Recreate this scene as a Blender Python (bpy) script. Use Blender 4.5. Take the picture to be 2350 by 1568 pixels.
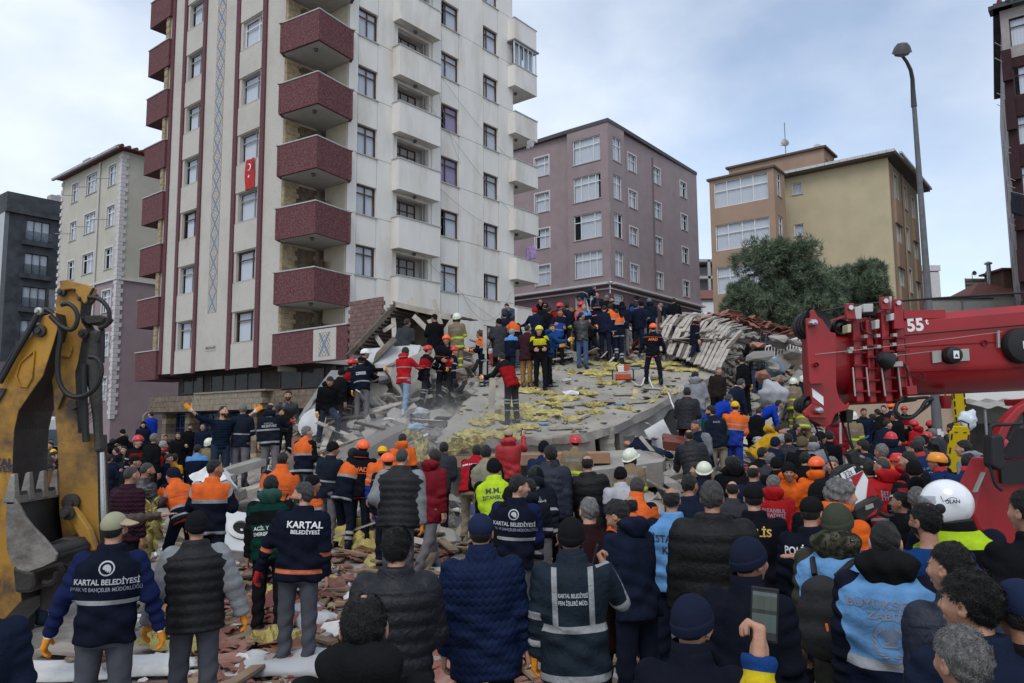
import bpy, bmesh, math, random, numpy as np
from mathutils import Vector, Matrix
from mathutils.bvhtree import BVHTree
R=math.radians; rnd=random.Random(7)
S=bpy.context.scene; COL=S.collection
for o in list(bpy.data.objects): bpy.data.objects.remove(o)
# ---------------- camera ----------------
F=1750.; HC=2.35; PITCH=R(6.07); ROLL=R(-.42)
_f=np.array([0,math.cos(PITCH),math.sin(PITCH)]); _r=np.array([1.,0,0]); _u=np.cross(_r,_f)
_c,_s=math.cos(ROLL),math.sin(ROLL)
RV,UV,FV=_r*_c+_u*_s,_u*_c-_r*_s,_f
cd=bpy.data.cameras.new('camera'); cam=bpy.data.objects.new('camera',cd); COL.objects.link(cam)
cd.sensor_width=36; cd.lens=36*F/2350; cd.clip_start=.1; cd.clip_end=3000
cd.dof.use_dof=False
M=Matrix(((RV[0],UV[0],-FV[0],0),(RV[1],UV[1],-FV[1],0),(RV[2],UV[2],-FV[2],HC),(0,0,0,1)))
cam.matrix_world=M; S.camera=cam
# ---------------- sky and sun ----------------
SUN_EL,SUN_AZ=R(52),R(196)      # azimuth measured from +Y clockwise: behind the camera
W=bpy.data.worlds.new('World'); S.world=W; W.use_nodes=True; nt=W.node_tree; nt.nodes.clear()
out=nt.nodes.new('ShaderNodeOutputWorld'); bg=nt.nodes.new('ShaderNodeBackground'); nt.links.new(bg.outputs[0],out.inputs[0])
sky=nt.nodes.new('ShaderNodeTexSky'); sky.sky_type='NISHITA'; sky.sun_disc=False; sky.sun_elevation=SUN_EL; sky.sun_rotation=SUN_AZ
sky.air_density=1.0; sky.dust_density=.6; sky.ozone_density=1.5
tc=nt.nodes.new('ShaderNodeTexCoord'); mp=nt.nodes.new('ShaderNodeMapping'); mp.inputs['Scale'].default_value=(1,1,1.7); mp.inputs['Location'].default_value=(.35,.1,0)
nz=nt.nodes.new('ShaderNodeTexNoise'); nz.inputs['Scale'].default_value=2.1; nz.inputs['Detail'].default_value=6; nz.inputs['Roughness'].default_value=.52
nt.links.new(tc.outputs['Generated'],mp.inputs[0]); nt.links.new(mp.outputs[0],nz.inputs[0])
cr=nt.nodes.new('ShaderNodeValToRGB'); cr.color_ramp.elements[0].position=.33; cr.color_ramp.elements[0].color=(.33,.33,.33,1)
cr.color_ramp.elements[1].position=.62; cr.color_ramp.elements[1].color=(.95,.95,.95,1); nt.links.new(nz.outputs[0],cr.inputs[0])
nz2=nt.nodes.new('ShaderNodeTexNoise'); nz2.inputs['Scale'].default_value=3.2; nz2.inputs['Detail'].default_value=5; nt.links.new(mp.outputs[0],nz2.inputs[0])
cr2=nt.nodes.new('ShaderNodeValToRGB'); cr2.color_ramp.elements[0].position=.3; cr2.color_ramp.elements[0].color=(5.2,5.9,7.0,1)
cr2.color_ramp.elements[1].position=.68; cr2.color_ramp.elements[1].color=(7.9,8.5,9.2,1); nt.links.new(nz2.outputs[0],cr2.inputs[0])
skb=nt.nodes.new('ShaderNodeMix'); skb.data_type='RGBA'; skb.blend_type='MULTIPLY'; skb.inputs[0].default_value=1; skb.inputs[7].default_value=(1.35,1.35,1.35,1)
nt.links.new(sky.outputs[0],skb.inputs[6])
mx=nt.nodes.new('ShaderNodeMix'); mx.data_type='RGBA'
nt.links.new(cr.outputs[0],mx.inputs[0]); nt.links.new(skb.outputs[2],mx.inputs[6]); nt.links.new(cr2.outputs[0],mx.inputs[7])
nt.links.new(mx.outputs[2],bg.inputs[0]); bg.inputs[1].default_value=.14
sl=bpy.data.lights.new('sun','SUN'); sl.energy=1.45; sl.angle=R(28); sl.color=(1,.965,.92)
so=bpy.data.objects.new('sun',sl); COL.objects.link(so)
so.rotation_euler=Vector((math.sin(SUN_AZ)*math.cos(SUN_EL),math.cos(SUN_AZ)*math.cos(SUN_EL),math.sin(SUN_EL))).to_track_quat('Z','Y').to_euler()
S.view_settings.view_transform='Standard'; S.view_settings.look='None'; S.view_settings.exposure=-.05; S.view_settings.gamma=1
try: S.view_settings.use_curve_mapping=False
except Exception: pass
S.cycles.max_bounces=6; S.cycles.transparent_max_bounces=12; S.cycles.use_denoising=True
# ---------------- pixel helpers (photo at 2350 px wide) ----------------
def ray(px,py): return RV*(px-1175)/F+UV*(784-py)/F+FV
def at(px,py,Y):
    d=ray(px,py); return Vector(np.array([0,0,HC])+d*(Y/d[1]))
def wallpt(px,py,C,ang):
    a=R(ang);D=np.array([math.sin(a),math.cos(a)]);n=np.array([D[1],-D[0]]);d=ray(px,py)
    t=(n@np.array(C[:2]))/(n@d[:2]);p=np.array([0,0,HC])+d*t
    return float((p[:2]-np.array(C[:2]))@D),float(p[2])
# ---------------- object helpers ----------------
def tag(o,label=None,cat=None,group=None,kind=None):
    if label:o['label']=label
    if cat:o['category']=cat
    if group:o['group']=group
    if kind:o['kind']=kind
    return o
def link(name,me,parent=None,mw=None):
    o=bpy.data.objects.new(name,me);COL.objects.link(o)
    if parent:o.parent=parent
    if mw is not None:o.matrix_basis=mw
    return o
def empty(name,loc=(0,0,0),rz=0,rot=None):
    o=bpy.data.objects.new(name,None);COL.objects.link(o);o.location=loc;o.rotation_euler=rot or (0,0,rz);o.empty_display_size=.2;return o
def T(x=0,y=0,z=0,rx=0,ry=0,rz=0,s=1):
    m=Matrix.Translation((x,y,z))@Matrix.Rotation(rz,4,'Z')@Matrix.Rotation(ry,4,'Y')@Matrix.Rotation(rx,4,'X')
    return m@Matrix.Diagonal((s,s,s,1)) if not isinstance(s,tuple) else m@Matrix.Diagonal((*s,1))
class MB:
    def __init__(s): s.v=[];s.f=[];s.m=[]
    def add(s,vs,fs,mi=0,M=None):
        n=len(s.v)
        s.v+=[tuple(M@Vector(v)) for v in vs] if M is not None else [tuple(v) for v in vs]
        s.f+=[tuple(i+n for i in f) for f in fs];s.m+=[mi]*len(fs);return s
    def box(s,x0,x1,y0,y1,z0,z1,mi=0,M=None):
        return s.add([(x0,y0,z0),(x1,y0,z0),(x1,y1,z0),(x0,y1,z0),(x0,y0,z1),(x1,y0,z1),(x1,y1,z1),(x0,y1,z1)],
          [(0,3,2,1),(4,5,6,7),(0,1,5,4),(1,2,6,5),(2,3,7,6),(3,0,4,7)],mi,M)
    def cbox(s,c,d,mi=0,M=None):
        return s.box(c[0]-d[0]/2,c[0]+d[0]/2,c[1]-d[1]/2,c[1]+d[1]/2,c[2]-d[2]/2,c[2]+d[2]/2,mi,M)
    def prism(s,pts,z0,z1,mi=0,M=None):      # plan polygon (ccw) extruded in z
        n=len(pts);vs=[(p[0],p[1],z0) for p in pts]+[(p[0],p[1],z1) for p in pts]
        return s.add(vs,[tuple(range(n-1,-1,-1)),tuple(range(n,2*n))]+[(i,(i+1)%n,n+(i+1)%n,n+i) for i in range(n)],mi,M)
    def slab(s,pts,y0,y1,mi=0,M=None):       # polygon in xz extruded in y
        n=len(pts);vs=[(p[0],y0,p[1]) for p in pts]+[(p[0],y1,p[1]) for p in pts]
        return s.add(vs,[tuple(range(n)),tuple(range(2*n-1,n-1,-1))]+[(i,n+i,n+(i+1)%n,(i+1)%n) for i in range(n)],mi,M)
    def tube(s,pts,r,k=8,mi=0,M=None,cap=True):
        pts=[Vector(p) for p in pts];n=len(pts);rs=r if isinstance(r,(list,tuple)) else [r]*n
        vs=[];up=None
        for i,p in enumerate(pts):
            t=(pts[min(i+1,n-1)]-pts[max(i-1,0)]).normalized()
            if up is None: up=Vector((0,0,1)) if abs(t.z)<.9 else Vector((1,0,0))
            a=(up-t*up.dot(t)).normalized();b=t.cross(a);up=a
            vs+=[tuple(p+(a*math.cos(2*math.pi*j/k)+b*math.sin(2*math.pi*j/k))*rs[i]) for j in range(k)]
        fs=[(i*k+j,i*k+(j+1)%k,(i+1)*k+(j+1)%k,(i+1)*k+j) for i in range(n-1) for j in range(k)]
        if cap: fs+=[tuple(range(k-1,-1,-1)),tuple((n-1)*k+j for j in range(k))]
        return s.add(vs,fs,mi,M)
    def cyl(s,a,b,r,k=16,mi=0,M=None): return s.tube([a,b],r,k,mi,M)
    def lathe(s,prof,k=20,mi=0,M=None):      # profile [(r,z)] about z
        n=len(prof);vs=[(r*math.cos(2*math.pi*j/k),r*math.sin(2*math.pi*j/k),z) for r,z in prof for j in range(k)]
        return s.add(vs,[(i*k+j,i*k+(j+1)%k,(i+1)*k+(j+1)%k,(i+1)*k+j) for i in range(n-1) for j in range(k)],mi,M)
    def mesh(s,name,mats,smooth=False):
        me=bpy.data.meshes.new(name);me.from_pydata(s.v,[],s.f)
        for m in (mats if isinstance(mats,(list,tuple)) else [mats]): me.materials.append(m)
        if any(s.m): me.polygons.foreach_set('material_index',s.m)
        if smooth: me.polygons.foreach_set('use_smooth',[True]*len(s.f))
        me.update();return me
    def build(s,name,mats,parent=None,smooth=False,mw=None,bevel=0,kind=None):
        o=link(name,s.mesh(name,mats,smooth),parent,mw)
        if smooth:
            try: s_=o.modifiers.new('es','EDGE_SPLIT');s_.split_angle=R(40)
            except Exception: pass
        if bevel: b=o.modifiers.new('bevel','BEVEL');b.width=bevel;b.segments=2;b.limit_method='ANGLE'
        if kind:o['kind']=kind
        return o
def copyo(o,parent=None,mw=None):
    c=o.copy();COL.objects.link(c)
    if parent:c.parent=parent
    if mw is not None:c.matrix_basis=mw
    return c
# ---------------- materials ----------------
_M={}
def mat(name,col,rough=.8,var=.12,scale=3.,bump=.0,bscale=40.,metal=0,spec=.4,dirt=None,dscale=1.2,damt=.5,stretch=(1,1,1),obj=False,sheen=0,coat=0):
    """principled material; colour varied by noise; optional dirt colour through a second, coarser noise"""
    if name in _M:return _M[name]
    m=bpy.data.materials.new(name);m.use_nodes=True;nt=m.node_tree;b=nt.nodes['Principled BSDF']
    b.inputs['Roughness'].default_value=rough;b.inputs['Metallic'].default_value=metal;b.inputs['Specular IOR Level'].default_value=spec
    if sheen: b.inputs['Sheen Weight'].default_value=sheen
    if coat: b.inputs['Coat Weight'].default_value=coat;b.inputs['Coat Roughness'].default_value=.15
    g=nt.nodes.new('ShaderNodeTexCoord');mp=nt.nodes.new('ShaderNodeMapping');mp.inputs['Scale'].default_value=stretch
    if obj: nt.links.new(g.outputs['Object'],mp.inputs[0])
    else:
        ge=nt.nodes.new('ShaderNodeNewGeometry');nt.links.new(ge.outputs['Position'],mp.inputs[0])
    n1=nt.nodes.new('ShaderNodeTexNoise');n1.inputs['Scale'].default_value=scale;n1.inputs['Detail'].default_value=5;nt.links.new(mp.outputs[0],n1.inputs[0])
    r=nt.nodes.new('ShaderNodeValToRGB');e=r.color_ramp.elements
    e[0].position=.3;e[0].color=(*[c*(1-var) for c in col],1);e[1].position=.7;e[1].color=(*[min(1,c*(1+var)) for c in col],1)
    nt.links.new(n1.outputs[0],r.inputs[0]);last=r.outputs[0]
    if dirt:
        n2=nt.nodes.new('ShaderNodeTexNoise');n2.inputs['Scale'].default_value=dscale;n2.inputs['Detail'].default_value=8;n2.inputs['Roughness'].default_value=.65;nt.links.new(mp.outputs[0],n2.inputs[0])
        r2=nt.nodes.new('ShaderNodeValToRGB');r2.color_ramp.elements[0].position=.48;r2.color_ramp.elements[0].color=(0,0,0,1);r2.color_ramp.elements[1].position=.68;r2.color_ramp.elements[1].color=(damt,damt,damt,1)
        nt.links.new(n2.outputs[0],r2.inputs[0]);x=nt.nodes.new('ShaderNodeMix');x.data_type='RGBA'
        nt.links.new(r2.outputs[0],x.inputs[0]);nt.links.new(last,x.inputs[6]);x.inputs[7].default_value=(*dirt,1);last=x.outputs[2]
    nt.links.new(last,b.inputs['Base Color'])
    if bump:
        n3=nt.nodes.new('ShaderNodeTexNoise');n3.inputs['Scale'].default_value=bscale;n3.inputs['Detail'].default_value=4;nt.links.new(mp.outputs[0],n3.inputs[0])
        bp=nt.nodes.new('ShaderNodeBump');bp.inputs['Strength'].default_value=bump;bp.inputs['Distance'].default_value=.02
        nt.links.new(n3.outputs[0],bp.inputs['Height']);nt.links.new(bp.outputs[0],b.inputs['Normal'])
    _M[name]=m;return m
def glassmat(name,col=(.02,.025,.03),tr=.85,rough=.04):
    if name in _M:return _M[name]
    m=bpy.data.materials.new(name);m.use_nodes=True;nt=m.node_tree;b=nt.nodes['Principled BSDF'];o=nt.nodes['Material Output']
    b.inputs['Base Color'].default_value=(*col,1);b.inputs['Roughness'].default_value=rough;b.inputs['Specular IOR Level'].default_value=.7
    t=nt.nodes.new('ShaderNodeBsdfTransparent');t.inputs[0].default_value=(.95,.97,1,1);x=nt.nodes.new('ShaderNodeMixShader');x.inputs[0].default_value=tr
    nt.links.new(b.outputs[0],x.inputs[1]);nt.links.new(t.outputs[0],x.inputs[2]);nt.links.new(x.outputs[0],o.inputs[0]);_M[name]=m;return m
GL=glassmat('window_glass')
def nodes_mat(name,rough=.8):
    m=bpy.data.materials.new(name);m.use_nodes=True;b=m.node_tree.nodes['Principled BSDF'];b.inputs['Roughness'].default_value=rough;_M[name]=m
    return m,m.node_tree,b
def ramp(nt,stops,inp,const=True):
    r=nt.nodes.new('ShaderNodeValToRGB');cr=r.color_ramp;cr.interpolation='CONSTANT' if const else 'LINEAR'
    while len(cr.elements)<len(stops): cr.elements.new(.5)
    for i,(p,c) in enumerate(stops): pass
    for i in range(len(stops)): cr.elements[i].position=min(1,max(0,stops[i][0]))
    for i in range(len(stops)): cr.elements[i].color=(*stops[i][1],1)
    nt.links.new(inp,r.inputs[0]);return r.outputs[0]
def mathn(nt,op,a,b=None,c=None):
    n=nt.nodes.new('ShaderNodeMath');n.operation=op
    for i,x in enumerate((a,b,c)):
        if x is None: continue
        if isinstance(x,(int,float)): n.inputs[i].default_value=x
        else: nt.links.new(x,n.inputs[i])
    return n.outputs[0]
def mixc(nt,f,a,b):
    n=nt.nodes.new('ShaderNodeMix');n.data_type='RGBA'
    for i,x in ((0,f),(6,a),(7,b)):
        if isinstance(x,(int,float)): n.inputs[i].default_value=x
        elif isinstance(x,tuple): n.inputs[i].default_value=(*x,1)
        else: nt.links.new(x,n.inputs[i])
    return n.outputs[2]
# ---------------- lettering ----------------
_TX={}
def text_mesh(txt,bold=.02):
    """flat mesh of a text, unit cap height about .7, centred on x, in the xy plane"""
    k=(txt,bold)
    if k in _TX:return _TX[k]
    cu=bpy.data.curves.new('lettering','FONT');cu.body=txt;cu.align_x='CENTER';cu.align_y='CENTER';cu.offset=bold;cu.resolution_u=3;cu.space_line=.95
    o=bpy.data.objects.new('lettering',cu);COL.objects.link(o);dg=bpy.context.evaluated_depsgraph_get();me=o.evaluated_get(dg).to_mesh()
    v=[tuple(x.co) for x in me.vertices];f=[tuple(p.vertices) for p in me.polygons];o.evaluated_get(dg).to_mesh_clear()
    bpy.data.objects.remove(o);bpy.data.curves.remove(cu);_TX[k]=(v,f);return v,f
def text_obj(txt,size,m,parent,mw,name='lettering',bold=.02,wrap=1.):
    v,f=text_mesh(txt,bold);b=MB();b.add([(x*size*wrap,y*size,0) for x,y,_ in v],f);return b.build(name,m,parent,mw=mw)
# ================= MAIN APARTMENT BLOCK =================
stucco=mat('beige_stucco',(.50,.47,.42),.9,.10,18,.5,60,dirt=(.33,.30,.26),dscale=.5,damt=.35)
whitep=mat('white_panel_render',(.70,.675,.63),.85,.05,1.5,.15,30,dirt=(.50,.45,.38),dscale=.7,damt=.65,stretch=(1,1,.3))
burg=mat('burgundy_roughcast',(.11,.034,.038),.9,.4,14,.7,60,dirt=(.26,.18,.175),dscale=16,damt=.55)
burgd=mat('burgundy_pilaster',(.10,.028,.038),.85,.35,45,.6,60,dirt=(.25,.16,.16),dscale=30,damt=.6)
capm=mat('parapet_cap',(.42,.42,.40),.6,.1)
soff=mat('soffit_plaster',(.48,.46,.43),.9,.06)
frb=mat('brown_window_frame',(.07,.03,.02),.5,.2,8)
frg=mat('grey_window_frame',(.30,.29,.28),.5,.1)
frw=mat('white_window_frame',(.72,.72,.72),.4,.05)
sillm=mat('stone_sill',(.42,.40,.37),.7,.1)
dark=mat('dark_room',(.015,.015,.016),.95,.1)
cur=mat('lace_curtain',(.72,.74,.77),.9,.12,30,0,1,stretch=(6,6,.3))
cury=mat('mauve_curtain',(.42,.36,.52),.9,.12,30,stretch=(6,6,.3))
stoneb=mat('yellow_cut_stone',(.32,.25,.155),.85,.3,6,.5,30)
darkstone=mat('brown_cut_stone',(.16,.12,.085),.85,.35,5,.5,30)
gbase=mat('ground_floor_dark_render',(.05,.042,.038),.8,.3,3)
wood=mat('brown_door_wood',(.09,.035,.02),.5,.2,5,stretch=(1,1,.2))
railm=mat('grey_painted_metal',(.25,.25,.26),.5,.1,metal=.4)
CR=at(718,970,32.6); AR,AL=38.5,-50.9
CLp=at(718,970,31.75)
def frame_for(ang,C,z=0):  # local x along the wall, local y INTO the wall, z up
    a=R(ang);D=Vector((math.sin(a),math.cos(a),0));
    N=Vector((-D.y,D.x,0)) if ang>0 else Vector((D.y,-D.x,0)) # into the building
    return Matrix(((D.x,N.x,0,C.x),(D.y,N.y,0,C.y),(0,0,1,z),(0,0,0,1)))
MR=frame_for(AR,CR); ML=frame_for(AL,CLp)
mb=empty('apartment_block',(CR.x,CR.y,0)); tag(mb,'tall apartment block with burgundy corner balconies, tan patterned stripe and white panelled side','building')
mbi=Matrix.Translation((-CR.x,-CR.y,0))
# window: local origin bottom-left corner on the wall face, y into the wall
def sheet_curtain(w,h,x0,x1,y,z0,z1,seed=0,amp=.015):
    b=MB();n=max(6,int((x1-x0)/.05));r=random.Random(seed);ph=r.random()*6
    vs=[];
    for i in range(n+1):
        x=x0+(x1-x0)*i/n;yy=y+amp*math.sin(i*1.9+ph)
        vs+=[(x,yy,z0),(x,yy,z1)]
    b.add(vs,[(2*i,2*i+2,2*i+3,2*i+1) for i in range(n)]);return b
_W={}
def window(parent,Mw,s,z,w,h,fm,cols=(.33,),trans=.3,curtain=cur,seed=0,recess=.12,sill=True,mull=.05,flip=False,cz=0,cx=(0,1)):
    """a window as a part: frame mesh; sub-parts pane, curtain, sill. cols = mullion fractions, trans= height fraction of upper light"""
    key=(round(w,2),round(h,2),fm.name,cols,trans,curtain.name if curtain else 0,seed,recess,sill,flip,cz,cx)
    if key not in _W:
        b=MB();f=.055;r0,r1=recess,recess+.06
        b.box(0,f,r0,r1,0,h);b.box(w-f,w,r0,r1,0,h);b.box(f,w-f,r0,r1,0,f);b.box(f,w-f,r0,r1,h-f,h)
        xs=[f]+[c*w for c in cols]+[w-f]
        zt=h*(1-trans) if trans else None
        for c in cols: b.box(c*w-mull/2,c*w+mull/2,r0+.004,r1-.002,f,h-f)
        if zt:
            for i in range(len(xs)-1):
                b.box(xs[i]+(mull/2 if i else 0),xs[i+1]-(mull/2 if i<len(xs)-2 else 0),r0+.006,r1-.004,zt-mull/2,zt+mull/2)
        fr=b.mesh('window',fm)
        p=MB().add([(f*.5,r0+.03,f*.5),(w-f*.5,r0+.03,f*.5),(w-f*.5,r0+.03,h-f*.5),(f*.5,r0+.03,h-f*.5)],[(0,1,2,3)]).mesh('pane',GL)
        c=None
        if curtain: c=sheet_curtain(w,h,f+(w-2*f)*cx[0],f+(w-2*f)*cx[1],r1+.05,f+cz*h,h-f,seed).mesh('curtain',curtain,True)
        sl=MB().box(-.07,w+.07,-.06,recess-.002,-.05,.0).mesh('sill',sillm) if sill else None
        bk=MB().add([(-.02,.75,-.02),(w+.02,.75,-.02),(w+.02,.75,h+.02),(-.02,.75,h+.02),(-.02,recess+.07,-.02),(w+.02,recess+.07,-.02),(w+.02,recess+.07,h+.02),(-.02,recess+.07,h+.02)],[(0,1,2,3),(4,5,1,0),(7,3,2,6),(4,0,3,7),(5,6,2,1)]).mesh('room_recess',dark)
        _W[key]=(fr,p,c,sl,bk)
    fr,p,c,sl,bk=_W[key]
    o=link('window',fr,parent,Mw@T(s,0,z))
    link('pane',p,o)
    if c: link('curtain',c,o)
    if sl: link('sill',sl,o)
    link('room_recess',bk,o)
    return o
def holed(b,s0,s1,z0,z1,holes,depth=.2,mi=0,back=False):
    """wall face in the plane y=0 with holes (s,z,w,h) and their reveals"""
    xs=sorted({s0,s1}|{v for h in holes for v in (h[0],h[0]+h[2])});zs=sorted({z0,z1}|{v for h in holes for v in (h[1],h[1]+h[3])})
    xs=[x for x in xs if s0-1e-6<=x<=s1+1e-6];zs=[z for z in zs if z0-1e-6<=z<=z1+1e-6]
    for i in range(len(xs)-1):
        for j in range(len(zs)-1):
            cx,cz=(xs[i]+xs[i+1])/2,(zs[j]+zs[j+1])/2
            if any(h[0]<cx<h[0]+h[2] and h[1]<cz<h[1]+h[3] for h in holes): continue
            b.add([(xs[i],0,zs[j]),(xs[i+1],0,zs[j]),(xs[i+1],0,zs[j+1]),(xs[i],0,zs[j+1])],[(0,1,2,3)],mi)
    for s,z,w,h in holes:
        b.add([(s,0,z),(s+w,0,z),(s+w,0,z+h),(s,0,z+h),(s,depth,z),(s+w,depth,z),(s+w,depth,z+h),(s,depth,z+h)],[(0,4,5,1),(1,5,6,2),(2,6,7,3),(3,7,4,0)],mi)
MRl=mbi@MR; MLl=mbi@ML
H=2.88; NF=8
# sill heights of the right (white) side; floor k: 0 = lowest visible above rubble
zR=[9.14-2*H+H*k for k in range(9)]        # 3.38, 6.26, 9.14 ...
ZTOP=zR[-1]+2.6
# --- white side: panels and windows
cols=[('w',2.18,3.38,1.42),('b',4.45,7.12),('w',7.78,9.15,1.42),('w',11.2,12.5,1.40)]
core=MB()
edges=[1.62,2.18,3.38,4.45,7.12,7.78,9.15,11.2,12.5,13.85]
pan={}
def panel(x0,x1,z0,z1,parent=mb,Mw=MRl,m=whitep,name='wall_panel',t=.09,g=.012):
    k=(name,round(x1-x0,3),round(z1-z0,3),m.name)
    if k not in pan:
        b=MB();w,h=x1-x0,z1-z0;b.box(g,w-g,0,t,g,h-g);pan[k]=b.mesh(name,m)
    return link(name,pan[k],parent,Mw@T(x0,0,z0))
# solid wall behind the panels, with openings
holes=[]
for k,z in enumerate(zR):
    holes+=[(2.18,z,1.2,1.42),(7.78,z,1.37,1.42),(11.2,z,1.3,1.4)]
    holes.append((4.75,z-.9,2.2,2.35))
b=MB();holed(b,1.6,13.9,.0,ZTOP,holes,.25)
b.build('back_wall',whitep,mb,mw=MRl@T(0,.085,0))
for k,z in enumerate(zR):
    top=zR[k+1] if k<len(zR)-1 else ZTOP
    for i in range(len(edges)-1):
        x0,x1=edges[i],edges[i+1]
        if (x0,x1) in ((2.18,3.38),(7.78,9.15),(11.2,12.5)):
            h=1.40 if x0==11.2 else 1.42
            panel(x0,x1,z+h,top)
        elif x0==4.45: continue
        else: panel(x0,x1,z,top)
    if k==0:
        for i in range(len(edges)-1):
            if edges[i]!=4.45: panel(edges[i],edges[i+1],.0,z)
    sd=k%3
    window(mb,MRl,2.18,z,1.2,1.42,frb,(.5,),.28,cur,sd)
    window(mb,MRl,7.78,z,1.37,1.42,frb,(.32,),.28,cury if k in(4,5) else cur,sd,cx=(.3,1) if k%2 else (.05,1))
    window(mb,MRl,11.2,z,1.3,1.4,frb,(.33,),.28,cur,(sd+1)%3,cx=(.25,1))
# --- white balconies on the side
bal=MB();L=2.66;P=.42;ph=1.5
# side balcony mesh, origin: left end on the wall plane, z at slab underside; y negative = outwards
bal.box(0,L,-P,.0,0,.14)                       # slab
bal.box(0,L,-P-.1,-P,-.02,ph);bal.box(-.1,.0,-P-.1,.0,-.02,ph);bal.box(L,L+.1,-P-.1,.0,-.02,ph)
bme=bal.mesh('balcony',whitep)
cap=MB();cap.box(-.14,L+.14,-P-.14,-P+.03,ph,ph+.05);cap.box(-.14,.03,-P+.03,0,ph,ph+.05);cap.box(L-.03,L+.14,-P+.03,0,ph,ph+.05)
capme=cap.mesh('parapet_cap',capm)
rec=MB() # recess behind the balcony: side walls, back wall with door opening
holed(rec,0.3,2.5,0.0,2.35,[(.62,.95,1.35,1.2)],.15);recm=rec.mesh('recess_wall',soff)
lampm=MB();lampm.lathe([(0.001,-.0),(.1,-.0),(.1,-.06),(.07,-.13),(.001,-.13)],14);lampme=lampm.mesh('ceiling_lamp',mat('lamp_opal',(.1,.1,.1),.4),True)
for k,z in enumerate(zR):
    zb=z-1.28-.02
    o=link('balcony',bme,mb,MRl@T(4.45,0,zb));link('parapet_cap',capme,o)
    if k: link('ceiling_lamp',lampme,o,T(1.3,-.15,-.002))
    # niche
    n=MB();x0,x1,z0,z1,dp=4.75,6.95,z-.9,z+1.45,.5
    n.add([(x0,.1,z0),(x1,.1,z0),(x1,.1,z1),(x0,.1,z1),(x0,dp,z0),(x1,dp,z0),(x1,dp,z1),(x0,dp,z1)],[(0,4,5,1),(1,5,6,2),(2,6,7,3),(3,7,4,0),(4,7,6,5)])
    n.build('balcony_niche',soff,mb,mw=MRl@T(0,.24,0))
    window(mb,MRl@T(0,.66,0),5.0,z-.05,1.6,1.45,frb,(.33,.66),.3,cur,sd,0.02,False,cx=(.4,1) if k%2 else (0,.7))
pipe=MB();pipe.cyl((6.72,.3,0),(6.72,.3,ZTOP),.05,8);pipe.build('drain_pipe',railm,mb,mw=MRl)
# --- far end balconies of the white side (project past the end corner)
for k,z in enumerate(zR):
    zb=z-1.5
    e=MB();
    e.box(13.55,15.5,-.42,1.4,0,.14);e.box(13.45,15.6,-.52,-.42,-.02,1.25);e.box(15.5,15.6,-.42,1.4,-.02,1.25);e.box(13.45,13.55,-.42,0,-.02,1.25)
    o=e.build('end_balcony',whitep,mb,mw=MRl@T(0,0,zb))
    c=MB();c.box(13.41,15.64,-.56,-.39,1.25,1.3);c.box(15.47,15.64,-.39,1.4,1.25,1.3);c.build('parapet_cap',capm,o)
    link('ceiling_lamp',lampme,o,T(14.4,.2,-.002))
# glazed enclosure of the topmost visible end balcony
kt=[k for k,z in enumerate(zR) if 21.5<z-1.28<24.5]
for k in [7]:
    g=MB();zb=zR[k]-1.5+1.3
    for x in (13.45,13.9,14.35,14.8,15.25,15.6): g.box(x-.025,x+.025,-.5,-.45,zb,zb+1.35)
    g.box(13.43,15.62,-.51,-.44,zb+1.35,zb+1.42);g.box(13.43,15.62,-.505,-.445,zb+.0,zb+.05)
    e=g.build('balcony_glazing',frw,mb,mw=MRl);MB().box(13.45,15.6,-.48,-.47,zb+.05,zb+1.35).build('pane',GL,e)
    MB().box(13.35,15.75,-.62,1.4,zb+1.42,zb+1.5).build('glazing_roof',railm,mb,mw=MRl)
    for i,x in enumerate((14.,15.)): sheet_curtain(1,1,x-.4,x+.4,-.3,zb+.05,zb+1.3,i).build('curtain',cur,e)
# --- end wall (north) and dark recess beneath the balconies
e=MB();e.box(13.9,14.0,.08,9,0,ZTOP);e.build('end_wall',whitep,mb,mw=MRl)
# --- left side: pilasters, strips, windows, patterned band
zL=[9.14-.14-2*H+H*k for k in range(9)]
# pattern material (kilim mosaic)
km,knt,kb=nodes_mat('kilim_mosaic',.85)
kc=knt.nodes.new('ShaderNodeTexCoord');kx=knt.nodes.new('ShaderNodeSeparateXYZ');knt.links.new(kc.outputs['Object'],kx.inputs[0])
hw=.40;PER=.98
u=mathn(knt,'DIVIDE',mathn(knt,'ABSOLUTE',kx.outputs[0]),hw)
v=mathn(knt,'ABSOLUTE',mathn(knt,'SUBTRACT',mathn(knt,'MULTIPLY',mathn(knt,'FRACT',mathn(knt,'DIVIDE',kx.outputs[2],PER)),2.),1.))
dd=mathn(knt,'ADD',u,v)                     # diamond distance: 0 centre .. 2
cA,cB,cC,cD=(.48,.45,.40),(.13,.18,.26),(.28,.17,.09),(.09,.10,.12)
c1=ramp(knt,[(0,cD),(.10,cA),(.16,cD),(.2,cA),(.33,cB),(.41,cA),(.52,cC),(.60,cA),(.72,cC),(.76,cA),(.9,cC)],mathn(knt,'MULTIPLY',dd,.5))
wv=knt.nodes.new('ShaderNodeTexNoise');wv.inputs['Scale'].default_value=60;knt.links.new(kc.outputs['Object'],wv.inputs[0])
# interlacing band
c2=mixc(knt,mathn(knt,'LESS_THAN',mathn(knt,'ABSOLUTE',mathn(knt,'SUBTRACT',u,mathn(knt,'MULTIPLY',v,.85))),.15),c1,cB)
edge=mathn(knt,'GREATER_THAN',u,.93);c3=mixc(knt,edge,c2,cC)
c4=mixc(knt,mathn(knt,'MULTIPLY',wv.outputs[0],.15),c3,(.42,.40,.36));knt.links.new(c4,kb.inputs['Base Color'])
XL=16.4   # left end
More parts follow.
